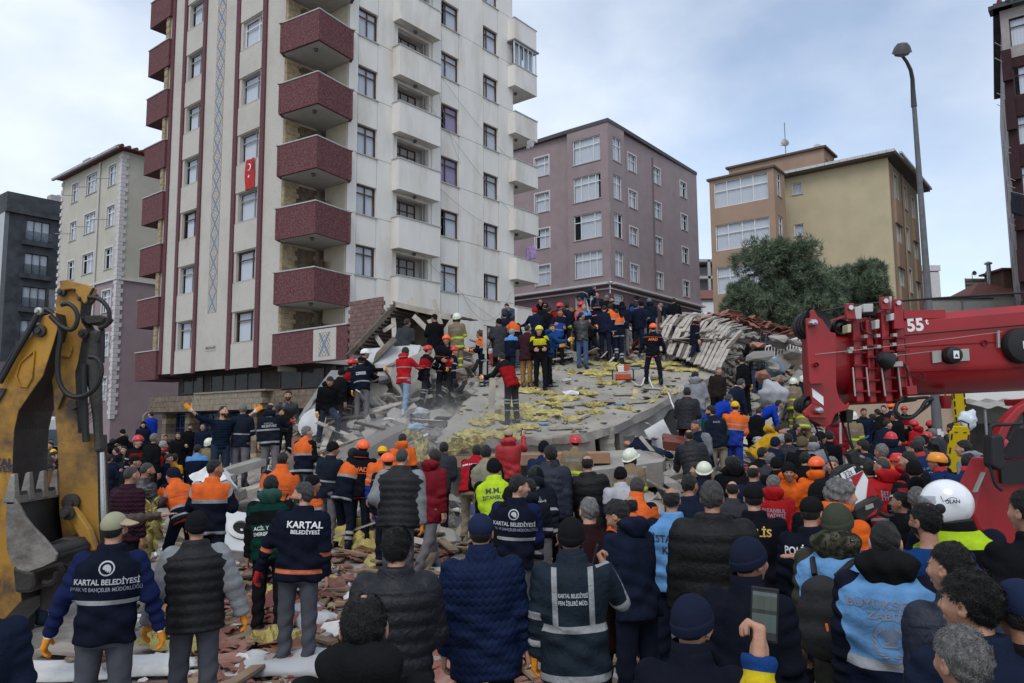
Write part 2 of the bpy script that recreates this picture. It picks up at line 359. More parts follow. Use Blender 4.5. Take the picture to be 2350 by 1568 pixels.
# strips (x along left wall from the corner): pilasters at these spans
pil=[(1.95+.0,2.2),(4.05,4.45),(6.45,6.8),(9.62,9.95),(11.7,12.0)]
ZB=5.0     # underside of the overhang
# solid wall with holes
holesL=[]
for k,z in enumerate(zL):
    if z<ZB: continue
    holesL+=[(4.6,z+.05,1.62,1.42),(10.1,z+.05,1.45,1.42)]
b=MB();holed(b,2.6,13.6,ZB,ZTOP,holesL,.22);b.add([(2.6,0,ZB),(13.6,0,ZB),(13.6,6,ZB),(2.6,6,ZB)],[(3,2,1,0)])
b.build('stucco_wall',stucco,mb,mw=MLl)
for x0,x1 in ((4.1,4.42),(6.42,6.74),(9.66,9.94),(11.72,12.0)):
    MB().box(x0,x1,-.09,.0,ZB-.1,ZTOP).build('pilaster',burgd,mb,mw=MLl)
for k,z in enumerate(zL):
    if z<ZB: continue
    top=zL[k+1]+.05 if k<8 else ZTOP
    for (x0,x1) in ((4.44,6.40),(9.96,11.70)):
        panel(x0,x1,z+1.47+.04,top-.04 if k<8 else top,mb,MLl@T(0,-.05,0),stucco,'spandrel',.05,.004)
        if k==[i for i,q in enumerate(zL) if q>=ZB][0]: panel(x0,x1,ZB-.06,z-.0,mb,MLl@T(0,-.05,0),stucco,'spandrel',.05,.004)
    wf=frw if k in (6,) else (frb if k<3 else frg)
    window(mb,MLl,4.6,z+.05,1.62,1.42,wf,(.26,),.28,cur,k%3,cx=(.0,1),recess=.14)
    window(mb,MLl,10.1,z+.05,1.45,1.42,frb if k==3 else frg,(.3,),.28,cur,(k+1)%3,cx=(.3,.95),recess=.14)
MB().box(-hw,hw,-.012,.0,zL[2]-1.2,ZTOP).build('kilim_band',km,mb,mw=MLl@T(8.25,0,0))
pl=MB().box(-.42,.42,-.02,.0,-.14,.14).build('name_plaque',sillm,mb,mw=MLl@T(8.25,0,zL[1]-.05))
text_obj('MAŞALLAH',.17,burgd,pl,T(0,-.024,0,rx=R(90),rz=R(180)),bold=.03)
# left end narrow strip and left balconies
MB().box(13.05,13.35,-.08,.0,ZB,ZTOP).build('pilaster',burgd,mb,mw=MLl)
for k,z in enumerate(zL):
    if z<ZB-1.6: continue
    zb=z-1.36
    if zb<ZB-.3: continue
    e=MB();e.box(13.4,15.6,-.1,2.,0,.14);e.box(13.4,15.6,-.2,-.1,-.02,1.5);e.box(15.6,15.7,-.2,2.,-.02,1.5);e.box(13.36,13.4,-.2,0,-.02,1.5)
    o=e.build('burgundy_balcony',burg,mb,mw=MLl@T(0,0,zb));c=MB();c.box(13.32,15.74,-.24,-.07,1.5,1.55);c.box(15.57,15.74,-.07,2,1.5,1.55);c.build('parapet_cap',capm,o)
    if k<8:
        for j in range(7): MB().box(13.62,13.92+.06*(j%2),-.12+.02*(j%2),.4,0,.19).build('cut_stone',stoneb,mb,mw=MLl@T(0,0,zb+1.55+j*.2))
MB().box(13.5,13.6,.1,8,ZB,ZTOP).build('stucco_wall',stucco,mb,mw=MLl@T(.01,0,0))
# --- corner: burgundy V balconies with recessed loggia behind
MLc=mbi@ML
def lp(x,y): return MLl@Vector((x,y,0))
def rp(x,y): return MRl@Vector((x,y,0))
tip=Vector(((lp(-.3,-.35).x+rp(-.3,-.35).x)/2,(lp(-.3,-.35).y+rp(-.3,-.35).y)/2,0))
outer=[lp(2.55,-.0),lp(2.3,-.38),tip,rp(1.45,-.35),rp(1.62,.0)]
def inset(p,q,d):
    t=(q-p).normalized();n=Vector((-t.y,t.x,0));return n*d
def vwall(b,pts,th,z0,z1):
    for i in range(len(pts)-1):
        p,q=pts[i],pts[i+1];n=inset(p,q,th)
        if n.y<0: n=-n
        e=.0015*i
        b.add([(p.x,p.y,z0-e),(q.x,q.y,z0-e),(q.x+n.x,q.y+n.y,z0-e),(p.x+n.x,p.y+n.y,z0-e),(p.x,p.y,z1+e),(q.x,q.y,z1+e),(q.x+n.x,q.y+n.y,z1+e),(p.x+n.x,p.y+n.y,z1+e)],[(0,3,2,1),(4,5,6,7),(0,1,5,4),(1,2,6,5),(2,3,7,6),(3,0,4,7)])
back=[lp(2.6,1.75),Vector(((lp(2.6,1.75).x+rp(1.62,1.6).x)/2+.1,max(lp(2.6,1.75).y,rp(1.62,1.6).y)+1.2,0)),rp(1.62,1.6)]
vk=[k for k,z in enumerate(zL) if z>=5]
for k in vk:
    zt=zL[k]-.05; z0=zt-1.4      # parapet top / bottom
    if k==vk[0]: continue
    b=MB();vwall(b,outer,.12,z0,zt);o=b.build('corner_balcony',burg,mb)
    b=MB();vwall(b,[p+Vector((0,-.03,0)) for p in outer],.2,zt+.003,zt+.05);b.build('parapet_cap',capm,o)
    b=MB();poly=outer+[back[2],back[1],back[0]];poly=[(p.x,p.y+.02) for p in poly];b.prism(poly[::-1] if False else poly,z0+.02,z0+.2);b.build('balcony_slab',soff,o)
    link('ceiling_lamp',lampme,o,T((tip.x+back[1].x)/2-.1,tip.y+.9,z0+.018))
for k in vk:
    z0=zL[k]-1.45; z1=z0+H+.15
    # back walls of the loggia, stone return, doors
    b=MB();p0,p1,p2=back
    for p,q in ((p0,p1),(p1,p2)): b.add([(p.x,p.y,z0),(q.x,q.y,z0),(q.x,q.y,z1),(p.x,p.y,z1)],[(0,1,2,3)])
    l0=lp(2.6,.0);r0=rp(1.62,.0)
    b.add([(r0.x,r0.y,z0),(p2.x,p2.y,z0),(p2.x,p2.y,z1),(r0.x,r0.y,z1)],[(0,1,2,3)])
    b.add([(l0.x,l0.y,z0),(p0.x,p0.y,z0),(p0.x,p0.y,z1),(l0.x,l0.y,z1)],[(0,1,2,3)])
    b.build('loggia_wall',mat('loggia_plaster',(.50,.45,.36),.9,.06),mb)
    # cut stone courses on the left return
    n=12
    for j in range(n):
        zz=z0+.2+j*.215
        if zz>z1-.2: break
        off=.12*(j%2)
        MB().box(2.42,2.62,-.03,.62+off,zz,zz+.205,).build('cut_stone',stoneb,mb,mw=MLl)
        for q in range(2): MB().box(2.57,2.63,.64+off+q*.55,.64+off+q*.55+.54,zz,zz+.205).build('cut_stone',darkstone,mb,mw=MLl)
    d=MB();d.box(0,.9,0,.05,0,2.1);d.box(.12,.78,-.02,0,.9,1.95,1)
    vv=(p2-p1).normalized();angd=math.atan2(vv.y,vv.x)
    Md=Matrix.Translation((p1.x+vv.x*.9,p1.y+vv.y*.9-.06,z0+.2))@Matrix.Rotation(angd,4,'Z')
    o=d.build('balcony_door',[wood,GL],mb,mw=Md)
    vv=(p1-p0).normalized();angd=math.atan2(vv.y,vv.x)
    MB().box(0,.95,-.05,0,0,2.1).build('balcony_door',wood,mb,mw=Matrix.Translation((p0.x+vv.x*.9,p0.y+vv.y*.9,z0+.2))@Matrix.Rotation(angd,4,'Z'))
# first floor terrace parapet: straight in the left plane past the corner
zt=zL[1]+.62
ZB2=ZB
tp=MB();tp.box(-2.3,2.9,-.12,.0,ZB-.1,ZB+1.3);o=tp.build('terrace_parapet',burg,mb,mw=MLl)
MB().box(-2.34,2.94,-.16,.04,ZB+1.3,ZB+1.36).build('parapet_cap',capm,o)
MB().box(-1.6,-.1,-.135,-.12,ZB-.05,ZB+1.25).build('panel_field',stucco,o)
MB().box(-.36,.36,-.147,-.135,0,.98).build('kilim_panel',km,o,mw=T(-.85,0,ZB+.12))
MB().box(.05,2.9,.0,3.0,ZB-.1,ZB+.1).build('terrace_slab',soff,mb,mw=MLl)
# ground floor: recessed dark base, stone canopy, shop front
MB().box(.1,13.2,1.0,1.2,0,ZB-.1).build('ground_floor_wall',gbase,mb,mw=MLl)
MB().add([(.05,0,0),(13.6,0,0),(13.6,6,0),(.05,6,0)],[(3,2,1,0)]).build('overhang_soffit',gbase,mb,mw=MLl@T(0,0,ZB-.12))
canst=mat('canopy_stone',(.24,.20,.15),.9,.2,5,.4,30)
for j in range(3):
    z0=3.02+j*.26;x=-1.5
    while x<13.9:
        w=.5+.25*rnd.random();jut=-.55 if 2.6<x<8.6 else -.2
        MB().box(x,min(x+w,14)-.015,jut+.012*rnd.random(),jut+.5,z0,z0+.25).build('cut_stone',canst if 2.6<x<8.6 else darkstone,mb,mw=MLl);x+=w
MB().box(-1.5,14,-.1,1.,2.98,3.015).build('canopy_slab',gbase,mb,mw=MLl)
MB().box(2.6,8.6,-.6,.2,3.805,3.88).build('canopy_cap',canst,mb,mw=MLl)
for x in (13.,10.6,7.6,4.6):
    for j in range(11): MB().box(x,x+.42,.3,.95,j*.27,j*.27+.26).build('cut_stone',darkstone if j%3 else stoneb,mb,mw=MLl)
bl=mat('blue_shop_frame',(.02,.05,.16),.5,.1)
for x0,x1 in ((11.1,12.9),(8.1,10.5),(5.1,7.5)):
    b=MB();n=4
    for i in range(n+1): xx=x0+(x1-x0)*i/n;b.box(xx-.03,xx+.03,.8,.86,0,2.9)
    for zz in (.05,1.1,2.2,2.85): b.box(x0,x1,.805,.855,zz-.03,zz+.03)
    o=b.build('shop_front',bl,mb,mw=MLl);MB().box(x0,x1,.83,.84,0,2.9).build('pane',GL,o)
for x0,x1 in ((10.6,12.6),(5.4,9.8),(.6,3.8)):   # dark upper windows of the mezzanine
    b=MB();n=max(2,int((x1-x0)/1.1))
    for i in range(n+1): xx=x0+(x1-x0)*i/n;b.box(xx-.03,xx+.03,.93,.98,3.98,4.85)
    b.box(x0,x1,.935,.975,3.95,4.);b.box(x0,x1,.935,.975,4.83,4.87);o=b.build('mezzanine_window',frb,mb,mw=MLl);MB().box(x0,x1,.95,.96,4.,4.83).build('pane',GL,o)
for i in range(3): MB().box(4.,12.6,-1.9+i*.32,1.0,0,.17+i*.17).build('step',mat('pale_stone_step',(.40,.38,.34),.8,.15),mb,mw=MLl@T(0,0,.0))
# body core: roof slab so no light leaks
b=MB();b.prism([tuple((MLl@Vector((0,.3,0)))[:2]),tuple((MRl@Vector((13.9,.3,0)))[:2]),tuple((MRl@Vector((13.9,9,0)))[:2]),tuple((MLl@Vector((13.6,8,0)))[:2]),tuple((MLl@Vector((13.6,.3,0)))[:2])],ZTOP,ZTOP+.4);b.build('roof_slab',soff,mb)
# flag hanging under a window of the left side
fl=MB();n=10
fw,fh=.78,1.45
fv=[];ff=[]
for j in range(15):
    for i in range(n+1): fv.append((-fw/2+fw*i/n+.015*math.sin(j*.8),-.12-.03*math.sin(i*1.1+j*.5),-fh*j/14))
for j in range(14):
    for i in range(n): a=j*(n+1)+i;ff.append((a,a+1,a+n+2,a+n+1))
fl.add(fv,ff)
flag=fl.build('flag',mat('red_flag_cloth',(.42,.02,.02),.8,.1),None,True,mw=ML@T(5.1,0,zL[4]+.2-.15))
tag(flag,'red flag with white crescent and star hanging below a window','flag')
b=MB();k=24
cres=[(.17*math.cos(a),.17*math.sin(a)) for a in [R(40+280*i/k) for i in range(k+1)]]+[(.045+.135*math.cos(a),.135*math.sin(a)) for a in [R(320-280*i/k) for i in range(k+1)]]
for i in range(k): p,q,r_,s_=cres[i],cres[i+1],cres[2*k-i],cres[2*k+1-i];b.add([(p[0],-.165,p[1]-.4),(q[0],-.165,q[1]-.4),(r_[0],-.165,r_[1]-.4),(s_[0],-.165,s_[1]-.4)],[(0,1,2,3)])
st=[((.1 if i%2==0 else .04)*math.cos(R(90+36*i)),(.1 if i%2==0 else .04)*math.sin(R(90+36*i))) for i in range(10)]
b.build('crescent',mat('white_cloth',(.75,.75,.75),.8,.05),flag);b=MB()
b.add([(x,-.165,z-.85) for x,z in st]+[(0,-.165,-.85)],[(i,(i+1)%10,10) for i in range(10)]);b.build('star',_M['white_cloth'],flag)

for j in range(14):
    for i in range(8):
        MB().box(-i*.25-.24+(j%2)*.1,-i*.25+(j%2)*.1,0,.1,j*.165,j*.165+.155).build('brick',[mat('hollow_red_brick',(.20,.11,.095),.9,.25,4,.3),mat('hollow_brown_brick',(.15,.10,.09),.9,.25,4,.3)][(i*7+j*3)%2],mb,mw=MLl@T(-2.42,-.1,ZB-.1)@T(0,0,0))
# ================= OTHER BUILDINGS =================
def building(name,label,C,z0=0):
    o=empty(name,(C.x,C.y,0));tag(o,label,'building');return o
def fr(C,ang): return Matrix.Translation((-C.x,-C.y,0))@frame_for(ang,C)
def face(parent,M_,s0,s1,z0,z1,m,holes=(),name='wall',depth=.2,y=0):
    b=MB();holed(b,s0,s1,z0,z1,list(holes),depth);return b.build(name,m,parent,mw=M_@T(0,y,0))
def facewin(parent,M_,wins,m,s0,s1,z0,z1,fm=frw,surround=None,y=0,name='wall',sill=True):
    face(parent,M_,s0,s1,z0,z1,m,[(w[0],w[1],w[2],w[3]) for w in wins],name,.16,y)
    for i,w in enumerate(wins):
        cols=w[4] if len(w)>4 else (.5,);tr=w[5] if len(w)>5 else .3;cx=w[6] if len(w)>6 else ((0,1),(.1,1),(0,.8))[i%3]
        o=window(parent,M_@T(0,y,0),w[0],w[1],w[2],w[3],fm,cols,tr,cur,i%3,.08,sill,.06,cx=cx)
        if surround:
            t=.12;b=MB();W_,H_=w[2],w[3]
            b.box(-t,0,-.03,.02,-t,H_+t);b.box(W_,W_+t,-.03,.02,-t,H_+t);b.box(0,W_,-.03,.02,H_,H_+t);b.build('surround',surround,o)
def roofbox(parent,pts,z0,z1,m,name='roof'):
    b=MB();b.prism(pts,z0,z1);return b.build(name,m,parent)
def xy(M_,x,y): v=M_@Vector((x,y,0));return (v.x,v.y)
concr=mat('concrete_trim',(.36,.34,.32),.85,.12)
rooft=mat('clay_roof_tile',(.16,.06,.045),.85,.35,8,.4,30)
# ---- pink building in the middle
C=at(1392,283,57);o=building('pink_apartment_block','mauve pink five storey block with white windows behind the rubble crowd',C)
pk=mat('mauve_render',(.30,.235,.24),.9,.07,1.2,.15,40,dirt=(.22,.18,.18),dscale=.7,damt=.4);pkd=mat('burgundy_base_render',(.15,.085,.10),.9,.1,1.2)
wm=mat('white_surround',(.55,.52,.52),.8,.06)
ML_,MR_=fr(C,-51),fr(C,38.5)
zz=[22.55-3.03*i for i in range(4)]
facewin(o,ML_,[(.42,z-.05,2.55,2.0,(.2,.45,.72) if i in(1,3) else (.25,.75),.3) for i,z in enumerate(zz)],pk,-.3,3.5,12.85,25.5,y=-.35)
facewin(o,ML_,[(5.6,z-.05,1.42,1.6,(.33,),.35) for z in zz],pk,3.5,13,12.85,25.3,surround=wm)
facewin(o,MR_,[(.35,z-.05,1.25,1.9,(.5,),.33) for z in zz],pk,-.35,2.1,12.85,25.5,y=-.3)
facewin(o,MR_,[(x,z-.05,w,1.4,(.5,),.33) for z in zz for x,w in ((3.2,1.25),(7.4,1.25),(12.5,1.2))],pk,2.1,16,12.85,25.3,surround=wm)
b=MB();b.box(3.5,3.51,-.35,0,12.85,25.5);b.build('bay_side',pk,o,mw=ML_);MB().box(2.1,2.11,-.3,0,12.85,25.5).build('bay_side',pk,o,mw=MR_)
facewin(o,ML_,[(1.,10.6,2.2,1.5,(.33,.66),0),(8.5,10.4,1.5,1.4)],pkd,0,13,2,12.7,y=-.02)
facewin(o,MR_,[(.5,10.5,1.5,1.6),(3.4,10.4,1.2,1.4),(12.5,10.3,1.2,1.1)],pkd,0,16,2,12.7,y=-.02)
for M_,L in ((ML_,13.),(MR_,16.)):
    MB().box(-.1 if M_ is ML_ else 0,L,-.5,.1,12.7,12.86).build('cornice',wm,o,mw=M_);MB().box(0,L,-.12,.1,12.35,12.45).build('cornice',wm,o,mw=M_)
MB().box(7.2,7.32,-.1,0,12.9,24.6).build('drain_pipe',mat('drain_pipe_pink',(.17,.12,.12),.7,.1),o,mw=MR_)
roofbox(o,[xy(ML_,-.36,-.4),xy(MR_,2.1,-.34),xy(MR_,16.05,-.05),xy(MR_,16,12),xy(ML_,13,9),xy(ML_,13,-.05),xy(ML_,3.5,-.4)],25.3,25.6,mat('dark_roof_edge',(.08,.07,.07),.8,.1))
for z in (25.35,): pass
# ---- yellow building
D=at(2037,358,50);o=building('yellow_apartment_block','yellow and tan apartment block behind the pine trees',D)
yl=mat('yellow_render',(.47,.40,.26),.9,.06,1.,.15,40,dirt=(.38,.32,.21),dscale=.6,damt=.35);tn=mat('tan_render',(.34,.235,.17),.9,.07,1.,.15,40);ylr=mat('yellow_render_shaded',(.38,.32,.21),.9,.06)  # right wall gets a darker copy of the yellow, its shade put into colour
Ml,Mr=fr(D,-51),fr(D,38.5)
facewin(o,Ml,[(5.78,18.65-3.05*i,.68,.85,(),0) for i in range(3)],yl,0,8.2,0,20.1,surround=None)
for i in range(3): pass
facewin(o,Mr,[(1.5,z,.95,1.7,(.5,),.3) for z in (17.55,14.5,11.45,8.4)]+[(4.4,z,.95,1.7,(.5,),.3) for z in (17.45,14.4,11.35,8.3)]+[(7.05,z,.85,1.6,(.5,),.3) for z in (17.3,14.25,11.2,8.15)],ylr,0,9.3,0,19.8,surround=wm)
for z in (15.9,12.85,9.8,6.75): MB().box(1.0,2.9,-.15,0,z-.2,z+1.5).build('bay_panel',tn,o,mw=Mr);MB().box(6.7,8.2,-.15,0,z-.4,z+1.3).build('bay_panel',tn,o,mw=Mr)
MB().box(0,.35,-.03,0,0,19.8).build('corner_strip',tn,o,mw=Mr)
MB().cyl((3.7,-.1,5),(3.7,-.1,19.7),.07,8).build('drain_pipe',tn,o,mw=Mr)
roofbox(o,[xy(Ml,-.6,-.6),xy(Mr,10.6,-.7),xy(Mr,10.6,9),xy(Ml,8.3,9),xy(Ml,8.3,-.6)],20.0,20.25,mat('eave_soffit',(.10,.075,.06),.8,.1),'eave')
b=MB();
for i in range(18): b.box(-.6+i*.5,-.6+i*.5+.48,-.78,-.6,20.12,20.3)
b.build('gutter',mat('white_gutter',(.5,.5,.5),.5,.08),o,mw=Ml)
MB().box(0,10.6,-.86,-.7,20.12,20.27).build('gutter',_M['white_gutter'],o,mw=Mr)
# hipped tile roof behind
b=MB();P=[Ml@Vector((-.5,-.5,20.3)),Mr@Vector((10.5,-.6,20.2)),Mr@Vector((10.5,9,20.2)),Ml@Vector((8.3,9,20.2)),Ml@Vector((8.3,-.5,20.3)),Ml@Vector((4.,5,21.8))]
b.add([tuple(p) for p in P],[(0,1,5),(1,2,5),(2,3,5),(3,4,5),(4,0,5)]);b.build('roof',rooft,o)
# left bay
D2=at(1775,400,51);M2=fr(D,0)@Matrix.Identity(4) if False else Matrix.Translation((-D.x,-D.y,0))@frame_for(-51,D2);M3=Matrix.Translation((-D.x,-D.y,0))@frame_for(38.5,D2)
facewin(o,M2,[(.42,z,3.95,1.9,(.27,.5,.76),.36,(0,1)) for z in (17.6,14.45,11.35,8.25)],tn,0,4.7,0,19.7,sill=False)
facewin(o,M3,[(.6,17.9,.9,1.7),(.6,14.8,.9,1.7),(.6,11.7,.9,1.7)],tn,0,2.2,0,19.7)
roofbox(o,[xy(M2,-.15,-.15),xy(M3,2.3,-.1),xy(M3,2.3,3),xy(M2,4.85,3),xy(M2,4.85,-.15)],19.7,19.85,_M['eave_soffit'],'eave')
# upper stair tower
b=at(1900,345,53);b2=at(1693,378,53)
M4=Matrix.Translation((-D.x,-D.y,0))@frame_for(-51,at(1890,340,53.5));M5=Matrix.Translation((-D.x,-D.y,0))@frame_for(38.5,at(1890,340,53.5))
zt=at(1890,340,53.5).z
face(o,M4,0,7.2,19,zt,tn);facewin(o,M5,[(.4,20.4,.5,.9,(),0)],tn,0,2.6,19,zt);roofbox(o,[xy(M4,-.2,-.2),xy(M5,2.8,-.2),xy(M5,2.8,3),xy(M4,7.4,3),xy(M4,7.4,-.2)],zt,zt+.15,_M['eave_soffit'],'tower_roof')
p=at(1803,345,54);a_=empty('roof_aerial',p);tag(a_,'thin aerial mast with a small dish on the tan stair tower','aerial')
MB().cyl((0,0,-.3),(0,0,2.1),.035,6).build('mast',railm,a_);b=MB();b.lathe([(.001,.08),(.18,.05),(.3,0)],14,M=T(-.05,-.05,.55,rx=R(80)));b.build('dish',railm,a_,True);MB().cyl((-.05,-.1,.3),(-.5,-.3,.25),.02,6).build('arm',railm,a_)
p=at(1884,350,55.5);a_=MB();a_.lathe([(.001,.14),(.45,.1),(.75,0)],18);a_=a_.build('satellite_dish',mat('dish_metal',(.4,.4,.4),.5,.1),None,True,mw=T(p.x,p.y,p.z,rx=R(75),rz=R(25)));tag(a_,'large satellite dish behind the tan stair tower','satellite dish')
# ---- cream and pink building at left
B=at(283,339,52);o=building('cream_apartment_block','cream over mauve block with white corner quoins and tiled roof',B)
crm=mat('cream_render',(.48,.455,.385),.9,.08,1.2,.15,40,dirt=(.34,.31,.24),dscale=.6,damt=.5);mvl=mat('lower_mauve_render',(.28,.215,.225),.9,.07,1.2)
Ml,Mr=fr(B,-51),fr(B,38.5)
zs=[19.4,16.4,13.35,10.25,7.15,4.1]
up=[(.88,z,1.25,1.5) for z in zs[:3]]+[(4.0,z+.1,1.9,1.5,(.33,.66),.3) for z in zs[:3]]+[(7.3,z,1.2,1.45) for z in zs[:3]]
lo=[(.85,z,1.35,1.55) for z in zs[3:]]+[(4.0,z,1.9,1.5,(.33,.66),.3) for z in zs[3:]]+[(7.3,z,1.2,1.45) for z in zs[3:]]
facewin(o,Ml,up,crm,0,10.4,12.5,21.6,surround=wm);facewin(o,Ml,lo,mvl,0,10.4,0,12.4,surround=wm)
face(o,Mr,0,12,12.5,21.6,crm);face(o,Mr,0,14,0,12.4,mvl)
MB().box(0,10.4,-.12,.05,12.4,12.55).build('string_course',wm,o,mw=Ml);MB().box(0,12,-.12,.05,12.4,12.55).build('string_course',wm,o,mw=Mr)
for j in range(62):
    z=2.8+j*.3; w=.42 if j%2 else .26
    MB().box(-.07,w,-.07,-.002,z,z+.28).build('quoin',wm,o,mw=Ml);MB().box(0,w,-.07,-.002,z,z+.28).build('quoin',wm,o,mw=Mr)
    if j%2: MB().box(10.1,10.45,-.07,-.002,z,z+.28).build('quoin',wm,o,mw=Ml)
MB().cyl((3.45,-.1,2),(3.45,-.1,21.5),.07,8).build('drain_pipe',wm,o,mw=Ml)
b=MB();P=[Ml@Vector((-.5,-.5,21.7)),Mr@Vector((12,-.5,21.7)),Mr@Vector((12,9,21.7)),Ml@Vector((10.9,9,21.7)),Ml@Vector((10.9,-.5,21.7)),Ml@Vector((5,5,23.))]
b.add([tuple(p) for p in P],[(0,1,5),(1,2,5),(2,3,5),(3,4,5),(4,0,5),(0,4,3,2,1)]);b.build('roof',rooft,o)
for i in range(24): MB().cyl((0,0,0),(0,.9,.12),.13,8).build('roof_tile',rooft,o,mw=Mr@T(-.3+i*.5,-.55,21.78))
b=MB()
for i in range(19): b.box(-.5+i*.6,-.5+i*.6+.57,-.68,-.5,21.55,21.72)
b.build('gutter',mat('grey_gutter',(.33,.33,.33),.5,.1),o,mw=Ml)
ch=MB();ch.box(8.0,9.1,1.,1.8,21.8,23.1);ch.box(7.9,9.2,.9,1.9,23.1,23.2);ch.build('chimney',concr,o,mw=Ml)
for x in (1.3,4.4,7.6):
    for z in zs[:2]: MB().cyl((x+.2,-.05,z+.5),(x+1.,-1.0,z+.45),.03,6).build('drying_rack',railm,o,mw=Ml)
# ---- yard wall pipe, railings beside the cream block
g=MB();g.tube([(2.1,-.3,0),(2.1,-.3,3.0),(2.3,-.3,3.2),(7.,-.3,3.2)],.09,8);g.build('wall_pipe',mvl,o,mw=Mr)
b=at(490,1040,46)
gate=empty('yard_railing',(b.x,b.y,0));tag(gate,'dark iron railing beside the ground floor stone pier','railing')
for i in range(20): MB().cyl((i*.22,0,.6),(i*.22,.0,2.55+.08*math.sin(i)),.018,6).build('bar',mat('rusty_iron',(.06,.045,.04),.7,.3),gate)
for z in (1.0,2.3): MB().cyl((-.1,0.03,z),(4.3,.03,z),.022,6).build('rail',_M['rusty_iron'],gate)
for x in (0,2.1,4.3): MB().box(x-.04,x+.04,.05,.12,0,2.5).build('post',_M['rusty_iron'],gate)
MB().box(-.2,4.5,.15,.4,0,1.0).build('base_wall',mat('yard_wall',(.32,.28,.25),.9,.1),gate)
gate.rotation_euler=(0,0,R(-2))
# ---- dark grey building far left
A=at(13.5,455,66);o=building('dark_apartment_block','dark slate grey modern block at the far left',A)
dg=mat('slate_cladding',(.045,.05,.058),.8,.35,1.4,.2,20,dirt=(.08,.085,.095),dscale=.8,damt=.7);lg=mat('light_grey_render',(.45,.46,.48),.8,.05)
Mr,Ml=fr(A,38.5),fr(A,-51)
ws=[(1.75,19.05-3.05*i,1.95,1.9,(.33,.66),0,(0,1)) for i in range(6)]
facewin(o,Mr,ws,dg,0.35,14,0,21.3,fm=mat('black_frame',(.03,.03,.03),.4,.1),sill=False,y=.0)
face(o,Mr,0,.35,0,21.3,mat('mid_grey',(.14,.15,.16),.8,.1));face(o,Ml,0,12,0,21.3,lg)
for i in range(6):
    z=19.05-3.05*i;MB().box(1.45,4.0,-.35,-.002,z-.45,z-.05).build('window_ledge',dg,o,mw=Mr)
    b=MB();b.box(1.6,3.85,-.3,-.27,z-.02,z+.85);b.build('glass_guard',glassmat('guard_glass',(.05,.06,.07),.6),o,mw=Mr)
MB().box(3.9,8,-.04,-.002,11,14.8).build('light_panel',mat('light_slate',(.20,.2,.21),.8,.15,2),o,mw=Mr)
roofbox(o,[xy(Mr,0,-.35),xy(Mr,14,-.35),xy(Mr,14,9),xy(Ml,12,9),xy(Ml,12,-.4)],21.3,23.1,dg,'parapet')
ch=MB().box(4.0,5.2,1,2,23,24).build('chimney',concr,o,mw=Mr)
# ---- low mauve building behind the excavator arm
p=at(215,900,60);o=building('mauve_backstreet_building','mauve low building seen between the digger boom and stick',p)
Mm=fr(p,38.5);face(o,Mm@T(-9,0,0),0,12,0,7,mat('backstreet_mauve',(.18,.14,.17),.9,.08));MB().box(-9,3,-.1,.1,4.4,4.6).build('string_course',wm,o,mw=Mm)
MB().box(-9,3,0,4,7,7.2).build('roof',dg,o,mw=Mm)
# ---- far right dark building
G=at(2303,100,44);G.z=0;o=building('burgundy_apartment_block','burgundy and grey block cut by the right edge, with laundry poles',G)
bg_=mat('dark_burgundy_render',(.035,.013,.016),.9,.15);gw=mat('grey_side_render',(.30,.27,.26),.9,.1)
a=R(39);Dg=Vector((math.cos(a),-math.sin(a),0));
MG=Matrix(((Dg.x,-Dg.y,0,0),(Dg.y,Dg.x,0,0),(0,0,1,0),(0,0,0,1)))   # x along the front to the right/nearer, y away
ws=[(.35,24.6-3.05*i,2.2,1.75,(.4,),.3) for i in range(8)]
facewin(o,MG,ws,bg_,-.1,6,0,27,fm=frb if 0 else mat('dark_frame',(.03,.02,.02),.5,.1),sill=False)
face(o,MG,-.08,6,23.9,27,gw,[(.35,24.6,2.2,1.75)],'upper_wall',.1,-.03)
for i in range(8): MB().box(-.15,.35,-.3,.0,22.5-3.05*i,24.4-3.05*i).build('bay_edge',bg_,o,mw=MG)
sd=math.atan2(math.sin(R(32.3)),math.cos(R(32.3)));Ms=frame_for(32.3,Vector((0,0,0)))
b=MB();b.add([(0,0,0),(22,0,0),(22,0,27),(0,0,27)],[(0,1,2,3)]);b.build('side_wall',gw,o,mw=Ms@T(0,0,0))
MB().box(-.6,15,-.55,.4,27,27.3).build('eave',dg,o,mw=Ms);MB().box(-.6,6,-.55,.4,27.0,27.25).build('eave',dg,o,mw=MG)
for i in range(14): MB().cyl((0,-.1,0),(0,.5,.1),.14,8).build('roof_tile',rooft,o,mw=MG@T(i*.42,-.55,27.35))
for i in range(7):
    for j in range(3): MB().box(3+j*6,4.5+j*6,-.45,0,22.-3.05*i,23.8-3.05*i).build('side_balcony',bg_,o,mw=Ms)
for (px,py) in ((2300,107),(2300,142),(2305,222),(2305,248),(2320,340),(2320,352),(2330,415),(2330,432),(2330,505),(2330,518)):
    q=at(px,py,43.2);q=Vector((q.x-o.location.x,q.y-o.location.y,q.z))
    MB().cyl(q,q+Vector((-.62,-.3,.09)),.02,6).build('drying_pole',mat('pale_pole',(.4,.4,.42),.5,.1),o)
q=at(2333,455,42.8)
def cloth(name,w,h,m,loc,rz=0,n=8,amp=.05,drop=.0):
    b=MB();vs=[];fs=[];k=8
    for j in range(k+1):
        t=j/k
        for i in range(n+1):
            x=-w/2+w*i/n;vs.append((x*(1-drop*t*.4),amp*math.sin(i*1.7+j*.3)*t,-h*t-drop*.15*h*abs(math.sin(i*.9))*t))
    for j in range(k):
        for i in range(n): a=j*(n+1)+i;fs.append((a,a+1,a+n+2,a+n+1))
    b.add(vs,fs);o_=b.build(name,m,None,True,mw=T(*loc,rz=rz));so_=o_.modifiers.new('thick','SOLIDIFY');so_.thickness=.01;return o_
